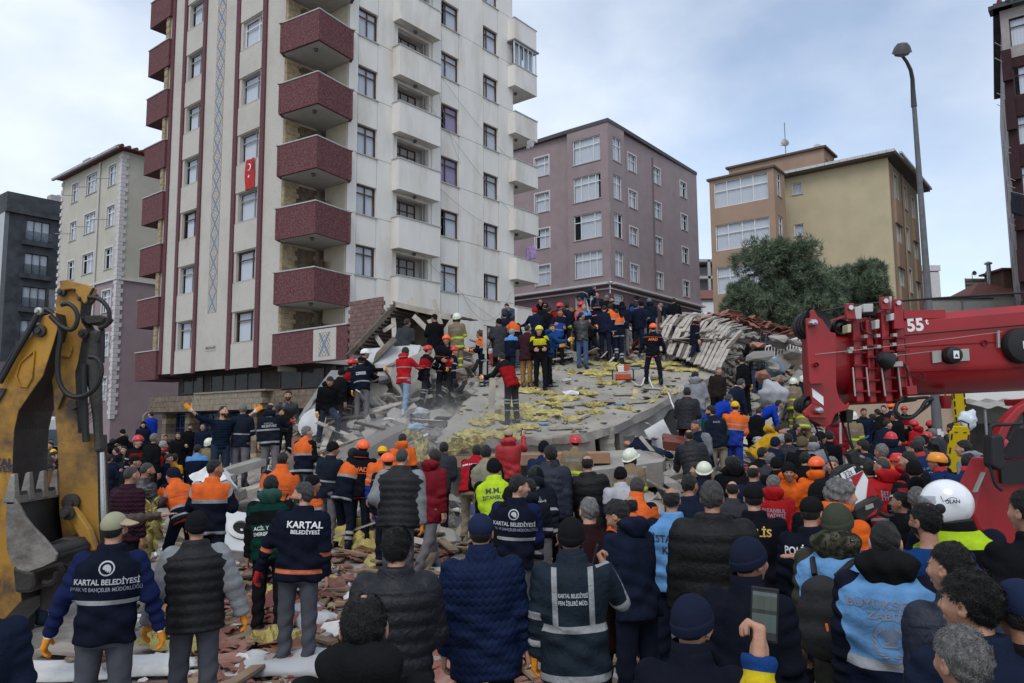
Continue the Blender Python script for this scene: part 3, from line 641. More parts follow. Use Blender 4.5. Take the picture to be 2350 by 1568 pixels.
c_=cloth('hanging_jacket',1.15,1.25,mat('navy_laundry',(.008,.01,.02),.9,.2),(q.x,q.y,q.z+.3),.5,10,.12,.6);tag(c_,'dark jacket drying on poles of the burgundy block','laundry')
MB().cyl((-.8,0,.0),(.9,0,.0),.02,6).build('drying_pole',_M['pale_pole'],o,mw=T(q.x-o.location.x,q.y-o.location.y,q.z+.32,rz=.5))
# ---- right-hand small houses and the far unfinished block
p=at(1645,600,150);o=building('unfinished_block','distant grey unfinished tower between the mauve and yellow blocks',p)
for i in range(6): MB().box(-9,2.4,-6,6,p.z-.8-3.3*i-.5,p.z-.8-3.3*i).build('floor_slab',concr,o)
for x in (-9,-6.2,-3.4,-.6,2.0):
    MB().box(x,x+.5,-6,-5.5,0,p.z-1.0).build('column',concr,o)
MB().box(-8,1.5,-4,5,0,p.z-2).build('core',mat('grey_core',(.16,.17,.18),.9,.1),o)
p=at(1640,675,90);o=building('tiled_house','small tiled roof house far behind between the blocks',p)
MB().box(-3,6,0,6,0,p.z-.6).build('wall',mat('far_white_wall',(.45,.43,.41),.9,.05),o);b=MB();z=p.z-.6;b.add([(-3.4,-.4,z),(6.4,-.4,z),(6.4,6.4,z),(-3.4,6.4,z),(-1,3,z+1.6),(4,3,z+1.6)],[(0,1,5,4),(1,2,5),(2,3,4,5),(3,0,4),(0,3,2,1)]);b.build('roof',rooft,o)
MB().box(-1.5,.5,-.04,0,p.z-2.4,p.z-1).build('window',frw,o)
p=at(2152,610,78);o=building('pink_white_block','narrow pink and white block beside the yellow building',p)
facewin(o,Matrix.Identity(4),[(-1.3,p.z-2.9-3*i,.8,1.4) for i in range(4)],mat('far_pink_render',(.42,.27,.26),.9,.06),-3.2,0,0,p.z-.6)
MB().box(-3.3,.1,-.3,5,p.z-.6,p.z).build('parapet',wm,o);MB().box(-1.,.02,-.2,-.002,0,p.z-.7).build('column',wm,o)
p=at(2250,672,60);o=building('white_house','low cream house with tiled roof above the crane jib',p)
cw=mat('old_cream_wall',(.48,.46,.40),.9,.08,1.5,dirt=(.3,.28,.25),dscale=.8,damt=.5)
zt=p.z
facewin(o,Matrix.Identity(4),[(.2,zt-2.3,1.4,1.1,(.5,),0),(3.,zt-2.3,1.4,1.1,(.5,),0)],cw,-.8,7,0,zt-.2)
b=MB();b.add([(-1.,-.3,zt-.2),(7,-.3,zt-.2),(7,5,zt-.2),(-1,5,zt-.2),(1.4,2.4,zt+1.3),(7,2.4,zt+1.3)],[(0,1,5,4),(1,2,5),(2,3,4,5),(3,0,4),(0,3,2,1)]);b.build('roof',rooft,o)
MB().box(2.6,6,1.,3.5,zt+.2,zt+2.0).build('dormer',mat('brown_dormer',(.12,.07,.05),.8,.1),o);MB().box(2.3,6.3,.7,3.8,zt+2.0,zt+2.15).build('dormer_roof',rooft,o)
MB().box(3.2,5.6,.95,.999,zt+.9,zt+1.8).build('window',GL,o)
p2=at(2232,705,57);o2=building('grey_outhouse','pale grey flat roofed annex left of the cream house',p2)
MB().box(-3.2,1.5,0,4,0,p2.z+.6).build('wall',mat('pale_grey_wall',(.42,.42,.41),.9,.1),o2);MB().box(-3.3,1.6,-.1,4,p2.z+.6,p2.z+.7).build('roof',dg,o2)
MB().cyl((-.8,-.06,.3),(-.8,-.06,p2.z+.6),.06,8).build('drain_pipe',railm,o2)
p=at(2252,662,64);bb=empty('rooftop_billboard',(p.x,p.y,p.z));tag(bb,'blue and yellow slatted rooftop hoarding','hoarding')
for i in range(11): MB().box(-1.3,2.8,0,.08,-1.+i*.17,-1.+i*.17+.155).build('slat',mat('hoarding_blue',(.05,.12,.3),.6,.1) if i%2 else mat('hoarding_yellow',(.45,.30,.05),.6,.1),bb)
for x in (-1.2,1,2.7): MB().box(x-.05,x+.05,.1,.2,-3,.9).build('post',railm,bb)
for x in (-.7,.4): b=MB();b.lathe([(.001,0),(.12,.1),(.2,.25)],12,M=T(x,-.1,1.25,rx=R(90)));b.cyl((x,0,.8),(x,0,1.25),.03,6);b.build('horn',railm,bb,True)
p=at(2272,660,62);b=MB();b.cyl((0,0,-3),(0,0,2.0),.17,12);b.lathe([(.3,1.95),(.3,2.05),(.001,2.2)],12);c_=b.build('flue_pipe',mat('galvanised_flue',(.3,.31,.33),.35,.15,metal=.6),None,True,mw=T(*p));tag(c_,'tall galvanised flue pipe rising beside the hoarding','flue pipe')
# ---- awning building under the jib on the right
p=at(2190,905,25);o=building('corner_shop','low pale building with corrugated awning under the red jib',p)
sh=mat('shop_wall_white',(.62,.61,.58),.9,.04,1.5);st=mat('shop_wall_tan',(.42,.31,.23),.9,.05)
X0=p.x
MB().box(-.0,9,0,6,0,5.2).build('wall',sh,o,mw=T(0,.0,0)) if False else None
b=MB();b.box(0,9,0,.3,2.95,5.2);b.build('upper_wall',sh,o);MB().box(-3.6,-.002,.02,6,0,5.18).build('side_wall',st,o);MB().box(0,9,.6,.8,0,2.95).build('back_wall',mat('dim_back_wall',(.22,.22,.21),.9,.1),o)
MB().box(-3.7,9,-.05,6,5.2,5.3).build('roof',concr,o)
b=MB();n=90;vs=[];z=lambda i:.045*math.cos(i*2*math.pi/6)
for i in range(n+1): vs+=[(-.15+i*.1,-1.5,2.72+z(i)),(-.15+i*.1,.0,2.98+z(i))]
b.add(vs,[(2*i,2*i+2,2*i+3,2*i+1) for i in range(n)]);c_=b.build('awning',mat('corrugated_sheet',(.30,.29,.27),.7,.2),o,True);s_=c_.modifiers.new('t','SOLIDIFY');s_.thickness=.02
for x in (.1,3,6): MB().cyl((x,-1.4,0),(x,-1.4,2.65),.04,8).build('post',railm,o)
MB().box(.4,2.4,.5,.6,0,2.2).build('shutter',gbase,o);MB().box(2.6,8,.5,.6,2.05,2.7).build('awning_shadow_strip',gbase,o)  # upper dark strip stands for the shadow under the awning
# ================= STREET LAMP =================
lb=at(2152,1000,20);sl_=empty('street_lamp',(lb.x,lb.y,0));tag(sl_,'tall grey street lamp with curved arm and leaflets on its pole','street lamp')
lt=at(2095,205,20);hd=at(2068,125,19.6)
gm=mat('weathered_steel_pole',(.105,.11,.115),.6,.18,5,.1)
q=Vector((lt.x-lb.x,0,lt.z))
MB().tube([(0,0,0),(0,0,1.9),(0.0,0,4.2),tuple(q)],[.14,.125,.10,.055],14).build('pole',gm,sl_,True)
h=Vector((hd.x-lb.x,hd.y-lb.y,hd.z))
pts=[q+Vector((0,0,-.5))]+[q.lerp(h,t)+Vector((.10*math.sin(math.pi*t),0,.06*math.sin(math.pi*t))) for t in (.0,.25,.5,.75,1)]
MB().tube([tuple(x) for x in pts],[.075,.06,.055,.05,.045,.04],10).build('arm',mat('dark_arm',(.05,.05,.055),.6,.1),sl_,True)
b=MB();b.lathe([(.001,.24),(.12,.22),(.2,.12),(.24,.0),(.25,-.03),(.22,-.03)],18);lh=b.build('lamp_head',mat('lamp_housing',(.06,.06,.065),.5,.1),sl_,True,mw=T(h.x-.03,h.y-.1,h.z+.02,rx=R(28),ry=R(-8)))
b=MB();b.lathe([(.22,-.02),(.16,-.1),(.001,-.14)],18);b.build('diffuser',mat('smoked_diffuser',(.12,.12,.11),.3,.1),lh,True)
pm=mat('paper_notice',(.6,.6,.6),.8,.15)
for i,(dz,w,h_) in enumerate(((1.95,.1,.16),(1.9,.08,.14),(1.55,.07,.12),(1.2,.12,.3),(.95,.14,.4))):
    ang=-.2+.5*(i%2);MB().box(-w/2,w/2,-.15-.002*i,-.149-.002*i+.002,0,h_).build('notice',pm if i!=3 else mat('red_notice',(.35,.05,.06),.8,.1),sl_,mw=T(0,0,dz,rz=ang))
text_obj('ASANSÖR',.12,gbase,sl_,T(.0,-.162,1.05,rx=R(90),ry=0,rz=0)@Matrix.Rotation(R(90),4,'Z'),bold=.02)
text_obj('507 651',.12,gbase,sl_,T(.09,-.155,1.05,rx=R(90))@Matrix.Rotation(R(90),4,'Z'),bold=.02)
# ================= OVERHEAD / FACADE CABLES =================
cm=mat('black_cable',(.03,.03,.03),.6,.1);gcm=mat('grey_cable',(.28,.27,.25),.7,.1)
def cable(name,pts,r,m,label,sag=.0,parent=None):
    b=MB();n=10;P=[]
    for a,c in zip(pts,pts[1:]):
        for i in range(n): t=i/n;v=Vector(a).lerp(Vector(c),t);v.z-=sag*4*t*(1-t);P.append(tuple(v))
    P.append(tuple(pts[-1]));b.tube(P,r,5);o=b.build(name,m,parent,True)
    if label: tag(o,label,'cable')
    return o
wr=lambda s,z:tuple(MRl@Vector((s,-.1,z)))
for s0,z0,s1,z1,sg in ((4.4,20.5,13.6,14.4,.3),(7.2,20.4,9.2,16.2,.4),(4.5,11.9,13.6,7.6,.5),(7.6,20.6,13.5,17.6,.25),(9.3,9.2,13.5,9.8,1.6),(7.,14.8,11.,13.4,.2)):
    cable('facade_cable',[wr(s0,z0),wr(s1,z1)],.009,gcm,None,sg,mb)
# laundry on the end balcony
q=MR@Vector((14.6,-.7,zR[2]+3.5));c_=cloth('laundry_cloth',.9,.75,mat('lilac_laundry',(.36,.25,.5),.9,.35,5),(q.x,q.y,q.z-.1),R(-50));tag(c_,'lilac laundry hanging above an end balcony of the white side','laundry')
q=MR@Vector((14.6,-.7,zR[6]-.3));c_=cloth('laundry_cloth',.7,.5,mat('grey_laundry',(.4,.41,.42),.9,.2,5),(q.x,q.y,q.z-1.4),R(-50));tag(c_,'grey laundry hanging below an end balcony near the top','laundry')
# ================= PINES =================
bark=mat('pine_bark',(.06,.04,.03),.9,.3,8,.6,30)
needle=[mat('pine_needles_dark',(.075,.105,.065),.7,.35,2),mat('pine_needles_light',(.15,.195,.12),.7,.35,2),mat('pine_needles_dry',(.07,.055,.03),.8,.3,2)]
def pine(px,py0,py1,rpx,Y,label,seed,n=2600):
    """round-crowned pine: trunk, limbs and a crown of short needle tufts filling an uneven ball"""
    r=random.Random(seed);top=at(px,py0,Y);bot=at(px,py1,Y);rz=(top.z-bot.z)/2;rx=rpx/F*Y;cz=(top.z+bot.z)/2
    o=empty('pine_tree',(top.x,Y,0));tag(o,label,'tree','pines behind the collapsed roof')
    b=MB();b.tube([(r.uniform(-.12,.12),0,z) for z in np.linspace(0,cz+rz*.6,7)],[.22-.027*i for i in range(7)],9);b.build('trunk',bark,o,True)
    lobes=[]
    for i in range(50):
        v=Vector((r.gauss(0,1),r.gauss(0,1),r.gauss(0,1))).normalized()*(r.random()**.4)*.95
        lobes.append((Vector((v.x*rx,v.y*rx,cz+v.z*rz)),(.17+.17*r.random())*min(rx,rz)))
    br=MB()
    for c,L in lobes:
        s_=Vector((0,0,max(cz-rz*.9,c.z-.7*L-.4)));br.tube([s_,s_.lerp(c,.5)+Vector((0,0,-.1)),c],[.06,.035,.012],5)
    br.build('branches',bark,o,True)
    vs=[[],[],[]]
    for k in range(n):
        c0,L=lobes[r.randrange(len(lobes))];v=Vector((r.gauss(0,1),r.gauss(0,1),r.gauss(.25,.8))).normalized();c=c0+v*L*(.55+.5*r.random())
        mi=0 if r.random()<.5 else 1
        if r.random()<.02: mi=2
        for q in range(14):
            d=(v*.8+Vector((r.gauss(0,.75),r.gauss(0,.75),r.gauss(.35,.7)))).normalized()*(.15+.17*r.random());w=Vector((r.gauss(0,1),r.gauss(0,1),r.gauss(0,1))).normalized()*.02
            p=c+Vector((r.gauss(0,.05),r.gauss(0,.05),r.gauss(0,.05)))
            vs[mi]+=[tuple(p-w),tuple(p+w),tuple(p+d)]
    b=MB()
    for mi in range(3):
        b.add(vs[mi],[(3*i,3*i+1,3*i+2) for i in range(len(vs[mi])//3)],mi)
    b.build('crown',needle,o)
pine(1790,545,790,118,38,'largest pine with broad round crown behind the plank roof',3,5800)
pine(1968,592,760,70,41,'smaller pine to the right of the large round one',5,4800)
pine(1890,640,790,62,40,'low pine filling the gap between the two taller pines',9,3600)
pine(1712,640,760,50,37,'short pine on the left flank of the largest one',12,2200)
# bare street tree at left
p=at(185,880,45);o=empty('bare_tree',(p.x,p.y,0));tag(o,'leafless street tree behind the digger boom','tree')
b=MB();b.tube([(0,0,0),(.05,0,2),(.0,0,4.5),(.1,0,6.5)],[.12,.1,.06,.02],7);b.build('trunk',bark,o,True)
b=MB();r=random.Random(4)
for i in range(34):
    z=2+4.2*r.random();a=r.uniform(0,6.28);L=.6+1.4*r.random();e=Vector((math.cos(a)*L,math.sin(a)*L,z+L*.9));b.tube([(0,0,z),Vector((0,0,z)).lerp(e,.5)+Vector((0,0,-.1)),e],[.03,.018,.006],4)
    f=e+Vector((r.uniform(-.4,.4),r.uniform(-.4,.4),.5));b.tube([Vector((0,0,z)).lerp(e,.6),f],[.012,.004],4)
b.build('branches',bark,o)
# ================= GROUND, RUBBLE HEAP =================
def plane_hit(px,py,z0,bx,cy):
    d=ray(px,py);t=(z0-20*cy-HC)/(d[2]-bx*d[0]-cy*d[1]);return Vector((t*d[0],t*d[1],HC+t*d[2]))
SLZ,SLB,SLC=3.05,-.06,.30
slabz=lambda x,y:SLZ+SLB*x+SLC*(y-20)
CT=[(p,Y,z) for Y in (2,5,8) for p,z in ((-400,0),(600,0),(1200,0),(1800,0),(2700,0))]
CT+=[(100,12,0),(600,12,.12),(900,12,.2),(1200,12.5,.25),(1500,12.5,.3),(1800,13,.25),(2100,13,.1),(2400,13,0),(-300,14,0),
(-200,28,0),(60,26,0),(250,18,.1),(330,28,0),(420,21,.1),(500,27,0),(520,17,.9),(640,16.5,.95),(440,18.5,.5),(590,21,.6),(640,26,.3),
(765,18.2,1.6),(850,18.8,2.05),(930,18.9,2.3),(1000,19.4,2.15),(1060,19.5,2.2),(800,16,.8),(1000,15.5,.6),(1160,14.8,.45),(1340,15,.4),(1450,15.5,.5),
(720,22,1.9),(800,25,2.8),(880,23,3.0),(950,23,3.4),(1050,24,3.8),(1100,21,3.0),(1130,22.5,3.4),(1200,23,3.6),(1250,24.3,4.3),(1180,25.5,5.0),(1350,25,4.7),(1450,25.5,4.9),(1240,27.5,5.5),(1350,28.5,6.1),(1300,30,5.8),(1200,30,5.4),(935,22,3.6),(990,22,3.7),(1055,22.5,3.8),
(1500,29,5.3),(1550,31,5.8),(1700,31.5,5.9),(1850,32,5.6),(1950,31,4.3),(1590,25,3.9),(1730,25,3.3),(1820,28,3.4),(1690,19,1.1),(1560,17.5,1.4),(1600,16.5,1.5),(1650,18.5,1.7),(1540,15.3,.8),(1640,22,2.0),(1900,24,2.0),(1850,20,1.0),
(1950,16,.3),(2080,16,.2),(2080,25,1.0),(2200,22,.1),(2400,20,0),(2400,30,0),(1900,38,1),(1500,40,1),(1100,40,1),(700,40,0),(300,45,0),(2400,45,0),(1400,60,0),(0,60,0),(2350,60,0)]
_P=np.array([((p-1175)/F*Y,Y,z) for p,Y,z in CT])
def _tps(d2): return np.where(d2>1e-9,.5*d2*np.log(np.maximum(d2,1e-9)),0)
_A=_tps(((_P[:,None,:2]-_P[None,:,:2])**2).sum(-1))+np.eye(len(_P))*.8
_Q=np.c_[np.ones(len(_P)),_P[:,:2]];_S=np.block([[_A,_Q],[_Q.T,np.zeros((3,3))]]);_Wt=np.linalg.solve(_S,np.r_[_P[:,2],0,0,0])
def terr(xy):
    xy=np.asarray(xy,float).reshape(-1,2);K=_tps(((xy[:,None]-_P[None,:,:2])**2).sum(-1))
    z=K@_Wt[:-3]+np.c_[np.ones(len(xy)),xy]@_Wt[-3:]
    return np.maximum(z,0)
def inslab(x,y):
    # inside the big slab (plan test)
    P=SLP;c=False;n=len(P)
    for i in range(n):
        a,b=P[i],P[(i+1)%n]
        if (a[1]>y)!=(b[1]>y) and x<(b[0]-a[0])*(y-a[1])/(b[1]-a[1])+a[0]: c=not c
    return c
SLPX=[(1003,1016),(1130,1008),(1265,1001),(1345,994),(1420,974),(1530,916),(1645,858),(1600,842),(1500,832),(1380,838),(1200,838),(1085,905),(1035,960)]
SLQ=[plane_hit(x,y,SLZ,SLB,SLC) for x,y in SLPX];SLP=[(q.x,q.y) for q in SLQ]
def ground(x,y):
    z=float(terr([(x,y)])[0])
    if inslab(x,y): return max(slabz(x,y),0)
    return z
asph=mat('dusty_asphalt',(.10,.095,.09),.95,.3,1.5,.4,30,dirt=(.30,.28,.25),dscale=.8,damt=.8)
rub=mat('rubble_dust',(.27,.245,.22),.95,.35,3.5,.9,14,dirt=(.14,.12,.10),dscale=2.2,damt=.8)
conc=mat('broken_concrete',(.31,.29,.26),.95,.16,1.6,.5,22,dirt=(.22,.20,.18),dscale=.9,damt=.6)
conc2=mat('dark_concrete',(.20,.185,.17),.95,.2,1.6,.5,22)
slabm=mat('slab_screed',(.30,.275,.235),.95,.14,.9,.35,18,dirt=(.19,.17,.145),dscale=1.3,damt=.7)
plank=mat('weathered_plank',(.40,.36,.31),.9,.22,3,.4,20,dirt=(.24,.2,.16),dscale=2,damt=.5)
plankd=mat('dark_plank',(.12,.095,.075),.9,.35,3,.4,20)
plankb=mat('brown_plank',(.24,.17,.11),.9,.3,3,.4,20)
tile=mat('broken_clay_tile',(.22,.085,.06),.85,.35,3,.3,30,dirt=(.3,.22,.19),dscale=3,damt=.6)
insul=mat('glass_wool',(.46,.385,.13),.95,.25,6,.9,30,dirt=(.30,.26,.13),dscale=4,damt=.6)
whitev=mat('plaster_white',(.66,.66,.65),.8,.1,3,.3,30,dirt=(.35,.33,.3),dscale=2,damt=.5)
hbrick=mat('hollow_brick',(.33,.16,.11),.9,.2,6,.3)
plastic=mat('polythene_sheet',(.45,.46,.47),.5,.08,2,dirt=(.35,.34,.33),dscale=1.5,damt=.4)
# ground plane far
g=MB();g.add([(-400,-30,-.02),(400,-30,-.02),(400,900,-.02),(-400,900,-.02)],[(0,1,2,3)]);o=g.build('ground',asph);tag(o,kind='structure')
# pale street patch left and right as relief of the heap
nx,ny=190,150;X=np.linspace(-17,20,nx);Yv=np.linspace(1,46,ny);XX,YY=np.meshgrid(X,Yv,indexing='ij')
Z=terr(np.c_[XX.ravel(),YY.ravel()]).reshape(nx,ny)
rs=np.random.RandomState(5)
def fbm(x,y,s):
    out=0
    for k in range(5):
        f=.35*2**k;a=rs.uniform(0,6.28,4);out=out+np.sin(x*f+a[0]+1.7*np.sin(y*f*.8+a[1]))*np.cos(y*f*1.1+a[2]+1.3*np.sin(x*f*.9+a[3]))*.5**k
    return out
amp=np.clip(Z*.35,0.0,.2);Z2=Z+fbm(XX,YY,1)*amp*.6+rs.randn(nx,ny)*amp*.22-.04*(Z>.05)
for i in range(nx):
    for j in range(ny):
        if Z[i,j]>.8 and inslab(X[i],Yv[j]): Z2[i,j]=min(Z2[i,j],slabz(X[i],Yv[j])-.45)
Z2=np.where((YY<22)&(Z2<.02),-.015+.03*np.abs(fbm(XX*2,YY*2,1))*.5,Z2)
Z2[0,:]=Z2[-1,:]=-.3;Z2[:,0]=Z2[:,-1]=-.3
me=bpy.data.meshes.new('rubble_heap');V=np.c_[XX.ravel(),YY.ravel(),Z2.ravel()]
idx=np.arange(nx*ny).reshape(nx,ny);Fc=np.c_[idx[:-1,:-1].ravel(),idx[1:,:-1].ravel(),idx[1:,1:].ravel(),idx[:-1,1:].ravel()]
me.from_pydata(V.tolist(),[],Fc.tolist());me.materials.append(rub);heap=link('rubble_heap',me);tag(heap,kind='structure')
# ---- generic broken pieces
def chunk_mesh(name,m,sx,sy,sz,seed,rough=.18):
    r=random.Random(seed);bm=bmesh.new();bmesh.ops.create_icosphere(bm,subdivisions=1,radius=.5)
    for v in bm.verts:
        v.co=Vector((max(-.38,min(.38,v.co.x))*sx*1.3,max(-.38,min(.38,v.co.y))*sy*1.3,max(-.38,min(.38,v.co.z))*sz*1.3));v.co+=Vector((r.uniform(-1,1)*sx,r.uniform(-1,1)*sy,r.uniform(-1,1)*sz))*rough*.5
    me=bpy.data.meshes.new(name);bm.to_mesh(me);bm.free();me.materials.append(m);return me
def raw(me): return [tuple(v.co) for v in me.vertices],[tuple(p.vertices) for p in me.polygons]
_ch=[raw(chunk_mesh('c',conc,1,1,.7,s)) for s in range(8)]
def tile_raw():
    b=MB();n=6
    for i in range(n):
        x0,x1=-.15+i*.05,-.15+(i+1)*.05;z=[0,.018,.018,0,.018,.018,0][i],[0,.018,.018,0,.018,.018,0][i+1]
        b.add([(x0,-.2,z[0]),(x1,-.2,z[1]),(x1,.2,z[1]),(x0,.2,z[0]),(x0,-.2,z[0]-.015),(x1,-.2,z[1]-.015),(x1,.2,z[1]-.015),(x0,.2,z[0]-.015)],[(0,1,2,3),(7,6,5,4),(0,4,5,1),(2,6,7,3),(1,5,6,2),(3,7,4,0)])
    return b.v,b.f
TR=tile_raw()
def scatter(n,region,size,m,kind,name,seed,flat=1.,lift=.4,avoid=None,shape='chunk',tilt=.6,onslab=False):
    """irregular pieces lying on the heap; region=(px0,px1,Y0,Y1)"""
    r=random.Random(seed);b=MB();pts=[]
    for i in range(n):
        Y=r.uniform(region[2],region[3]);px=r.uniform(region[0],region[1]);pts.append(((px-1175)/F*Y,Y))
    zs=terr(pts)
    for (x,y),z in zip(pts,zs):
        if inslab(x,y):
            if not onslab: continue
            z=slabz(x,y)
        elif onslab: continue
        s=size[0]+(size[1]-size[0])*r.random()**2.2
        M_=Matrix.Translation((x,y,z+s*lift*.3))@Matrix.Rotation(r.uniform(0,6.28),4,'Z')@Matrix.Rotation(r.gauss(0,tilt),4,'X')@Matrix.Rotation(r.gauss(0,tilt),4,'Y')
        if shape=='chunk': v,f=_ch[r.randrange(8)];b.add(v,f,0,M_@Matrix.Diagonal((s,s*r.uniform(.5,1),s*r.uniform(.3,.8)*flat,1)))
        elif shape=='plank': b.box(-s*.5,s*.5,-.05-.04*r.random(),.06,-.015,.015,0,M_)
        elif shape=='tile': v,f=TR;q=r.uniform(.5,1);b.add(v,f,0,M_@Matrix.Diagonal((q,r.uniform(.4,1),1,1)))
        elif shape=='paper':
            b.add([(-s*.5,-s*.35,0),(s*.5,-s*.3,.03*r.random()),(s*.45,s*.35,0),(-s*.5,s*.3,.04)],[(0,1,2,3)],0,M_)
    o=b.build(name,m);tag(o,kind='stuff');return o
scatter(2600,(640,1900,13.5,30),(.06,.75),conc,0,'concrete_debris',1)
scatter(900,(640,1900,13.5,30),(.05,.6),conc2,0,'dark_concrete_debris',2)
scatter(900,(650,1900,13.5,30),(.1,.45),whitev,0,'plaster_debris',3,.5)
scatter(800,(640,1960,13,31),(.4,2.2),plank,0,'splintered_wood',4,shape='plank',tilt=.35)
scatter(300,(640,1960,13,31),(.4,2.2),plankd,0,'dark_splintered_wood',5,shape='plank',tilt=.35)
scatter(500,(1500,1900,16,31),(.2,.5),tile,0,'tile_debris',6,shape='tile',tilt=.4)
scatter(500,(350,1700,5.5,16),(.03,.28),whitev,0,'small_plaster_lumps',7,.6)
scatter(900,(350,1700,5.5,16),(.03,.22),conc,0,'small_concrete_lumps',8,.6)
scatter(420,(380,1500,5.5,13),(.2,.5),tile,0,'roof_tile_shards',9,shape='tile',tilt=.25)
scatter(160,(380,1500,5.5,14),(.3,1.3),plankb,0,'wood_slivers',10,shape='plank',tilt=.12)
b=MB();r=random.Random(77)
for i in range(170):
    Y=r.uniform(14,29);px=r.uniform(650,1900);x=(px-1175)/F*Y
    if inslab(x,Y): continue
    z=ground(x,Y);p=Vector((x,Y,z));P_=[p];d=Vector((r.gauss(0,.4),r.gauss(0,.4),r.uniform(.1,.6)))
    for k in range(5): d+=Vector((r.gauss(0,.14),r.gauss(0,.14),-.09));P_.append(P_[-1]+d*.35)
    b.tube(P_,.012,4)
tag(b.build('twisted_rebar',mat('rusty_rebar',(.07,.04,.03),.8,.3)),kind='stuff')
for i,c_ in enumerate(((.30,.03,.03),(.04,.08,.22),(.02,.02,.03),(.5,.42,.32))): scatter(60,(700,1880,14,28),(.2,.8),mat('rag_cloth_'+'abcd'[i],c_,.9,.2,5),0,'cloth_scraps',30+i,shape='paper',tilt=.5,lift=1.2)
scatter(420,(850,1150,15,20),(.1,.3),whitev,0,'paper_scraps',11,shape='paper',tilt=.3)
scatter(260,(1000,1640,15,26),(.03,.14),conc,0,'grit_on_slab',12,onslab=True)
scatter(120,(1000,1640,15,26),(.1,.5),plankd,0,'splinters_on_slab',13,onslab=True,shape='plank',tilt=.05)
scatter(420,(1040,1640,15,26),(.05,.28),insul,0,'wool_tufts_on_slab',14,.5,onslab=True)
scatter(160,(640,1300,12,19),(.06,.35),insul,0,'wool_tufts',15,.6)
scatter(140,(380,1300,6,12),(.05,.25),insul,0,'wool_tufts_street',16,.5)
# loose insulation as fluffy mats
def wool(name,px,py,w,l,seed,rz=0,thick=.12,on='slab',Y=None,sag=0,tiltx=0,tilty=0,label=None):
    r=random.Random(seed);b=MB();n=13;k=11
    for s in (1,-1):
        for j in range(k+1):
            for i in range(n+1):
                u,v=i/n*2-1,j/k*2-1
                e=max(abs(u),abs(v))**4;q=1-.16*r.random();dx=.16*math.sin(4*v+seed)+.07*r.gauss(0,1);dy=.2*math.sin(5*u+seed*2)+.07*r.gauss(0,1)
                z=(thick*.5*(1-.8*e)*s)+thick*.5+.28*thick*r.gauss(0,1)*(s>0)+thick*.9*math.sin(3.1*u+seed)*math.sin(2.7*v+2*seed)*.5
                b.v.append((w/2*(u+dx)*q,l/2*(v+dy)*q,z))
    N=(n+1)*(k+1)
    for j in range(k):
        for i in range(n):
            a=j*(n+1)+i;b.f.append((a,a+1,a+n+2,a+n+1));b.f.append((N+a,N+a+n+1,N+a+n+2,N+a+1))
    bd=[i for i in range(n+1)]+[(j)*(n+1)+n for j in range(1,k+1)]+[k*(n+1)+i for i in range(n-1,-1,-1)]+[j*(n+1) for j in range(k-1,0,-1)]
    for a,c in zip(bd,bd[1:]+bd[:1]): b.f.append((a,N+a,N+c,c))
    b.m=[0]*len(b.f)
    if on=='slab':
        p=plane_hit(px,py,SLZ,SLB,SLC);rot=Matrix.Rotation(math.atan(SLC),4,'X')@Matrix.Rotation(-math.atan(SLB)*0-math.atan(SLB),4,'Y')
    else:
        p=at(px,py,Y);rot=Matrix.Rotation(tiltx,4,'X')@Matrix.Rotation(tilty,4,'Y')
        if on=='ground': p.z=ground(p.x,p.y)+.02
    o=b.build(name,insul,None,True,mw=Matrix.Translation(p)@rot@Matrix.Rotation(rz,4,'Z'))
    tag(o,label,'insulation') if label else tag(o,'yellow glass wool insulation lying loose on the grey roof slab','insulation','insulation mats on the roof slab')
    return o
# ---- THE BIG ROOF SLAB
sl=empty('collapsed_roof_slab',(SLQ[4].x,SLQ[4].y,0));tag(sl,'large tilted concrete roof slab strewn with yellow insulation and planks','roof slab')
IV=Matrix.Translation((-SLQ[4].x,-SLQ[4].y,0))
def edge_sub(P,n=5,j=.05,seed=1):
    r=random.Random(seed);out=[]
    for a,c in zip(P,P[1:]+P[:1]):
        for i in range(n):
            q=a.lerp(c,i/n);out.append(q+Vector((r.uniform(-j,j),r.uniform(-j,j),0)) if i else q)
    return out
ring=edge_sub(SLQ,6,.055);b=MB();n=len(ring);r=random.Random(3)
top=[Vector((p.x,p.y,slabz(p.x,p.y)+.0)) for p in ring];bot=[p+Vector((r.uniform(-.03,.03),r.uniform(-.02,.06),-.17-r.uniform(0,.04))) for p in top]
b.v=[tuple(IV@p) for p in top+bot];b.f=[tuple(range(n)),tuple(range(2*n-1,n-1,-1))]+[(i,n+i,n+(i+1)%n,(i+1)%n) for i in range(n)];b.m=[0]+[1]*(n+1)
b.build('slab_deck',[slabm,conc],sl)
def beam(name,a,c,w,h,m,parent=None,IVm=None,seed=0,up=Vector((0,0,1)),lab=None,cat='beam',grp=None):
    """rough-edged beam between two points: a chain of slightly irregular sections"""
    r=random.Random(seed);a=Vector(a);c=Vector(c);d=(c-a).normalized();s=d.cross(up).normalized();u=s.cross(d);n=7;b=MB();j=min(w,h)*.06
    for i in range(n+1):
        p=a.lerp(c,i/n)
        for (x,y) in ((-1,-1),(1,-1),(1,1),(-1,1)): q=p+s*(w/2*x+r.uniform(-j,j))+u*(h/2*y+r.uniform(-j,j))+d*(r.uniform(-j,j)*2.2 if i in(0,n) else 0);b.v.append(tuple(IVm@q if IVm else q))
    for i in range(n):
        for k in range(4): b.f.append((i*4+k,i*4+(k+1)%4,(i+1)*4+(k+1)%4,(i+1)*4+k))
    b.f+=[(3,2,1,0),(n*4,n*4+1,n*4+2,n*4+3)];b.m=[0]*len(b.f);o=b.build(name,m,parent)
    if lab: tag(o,lab,cat,grp)
    return o
c0=SLQ[4];dz=Vector((0,0,-.2))
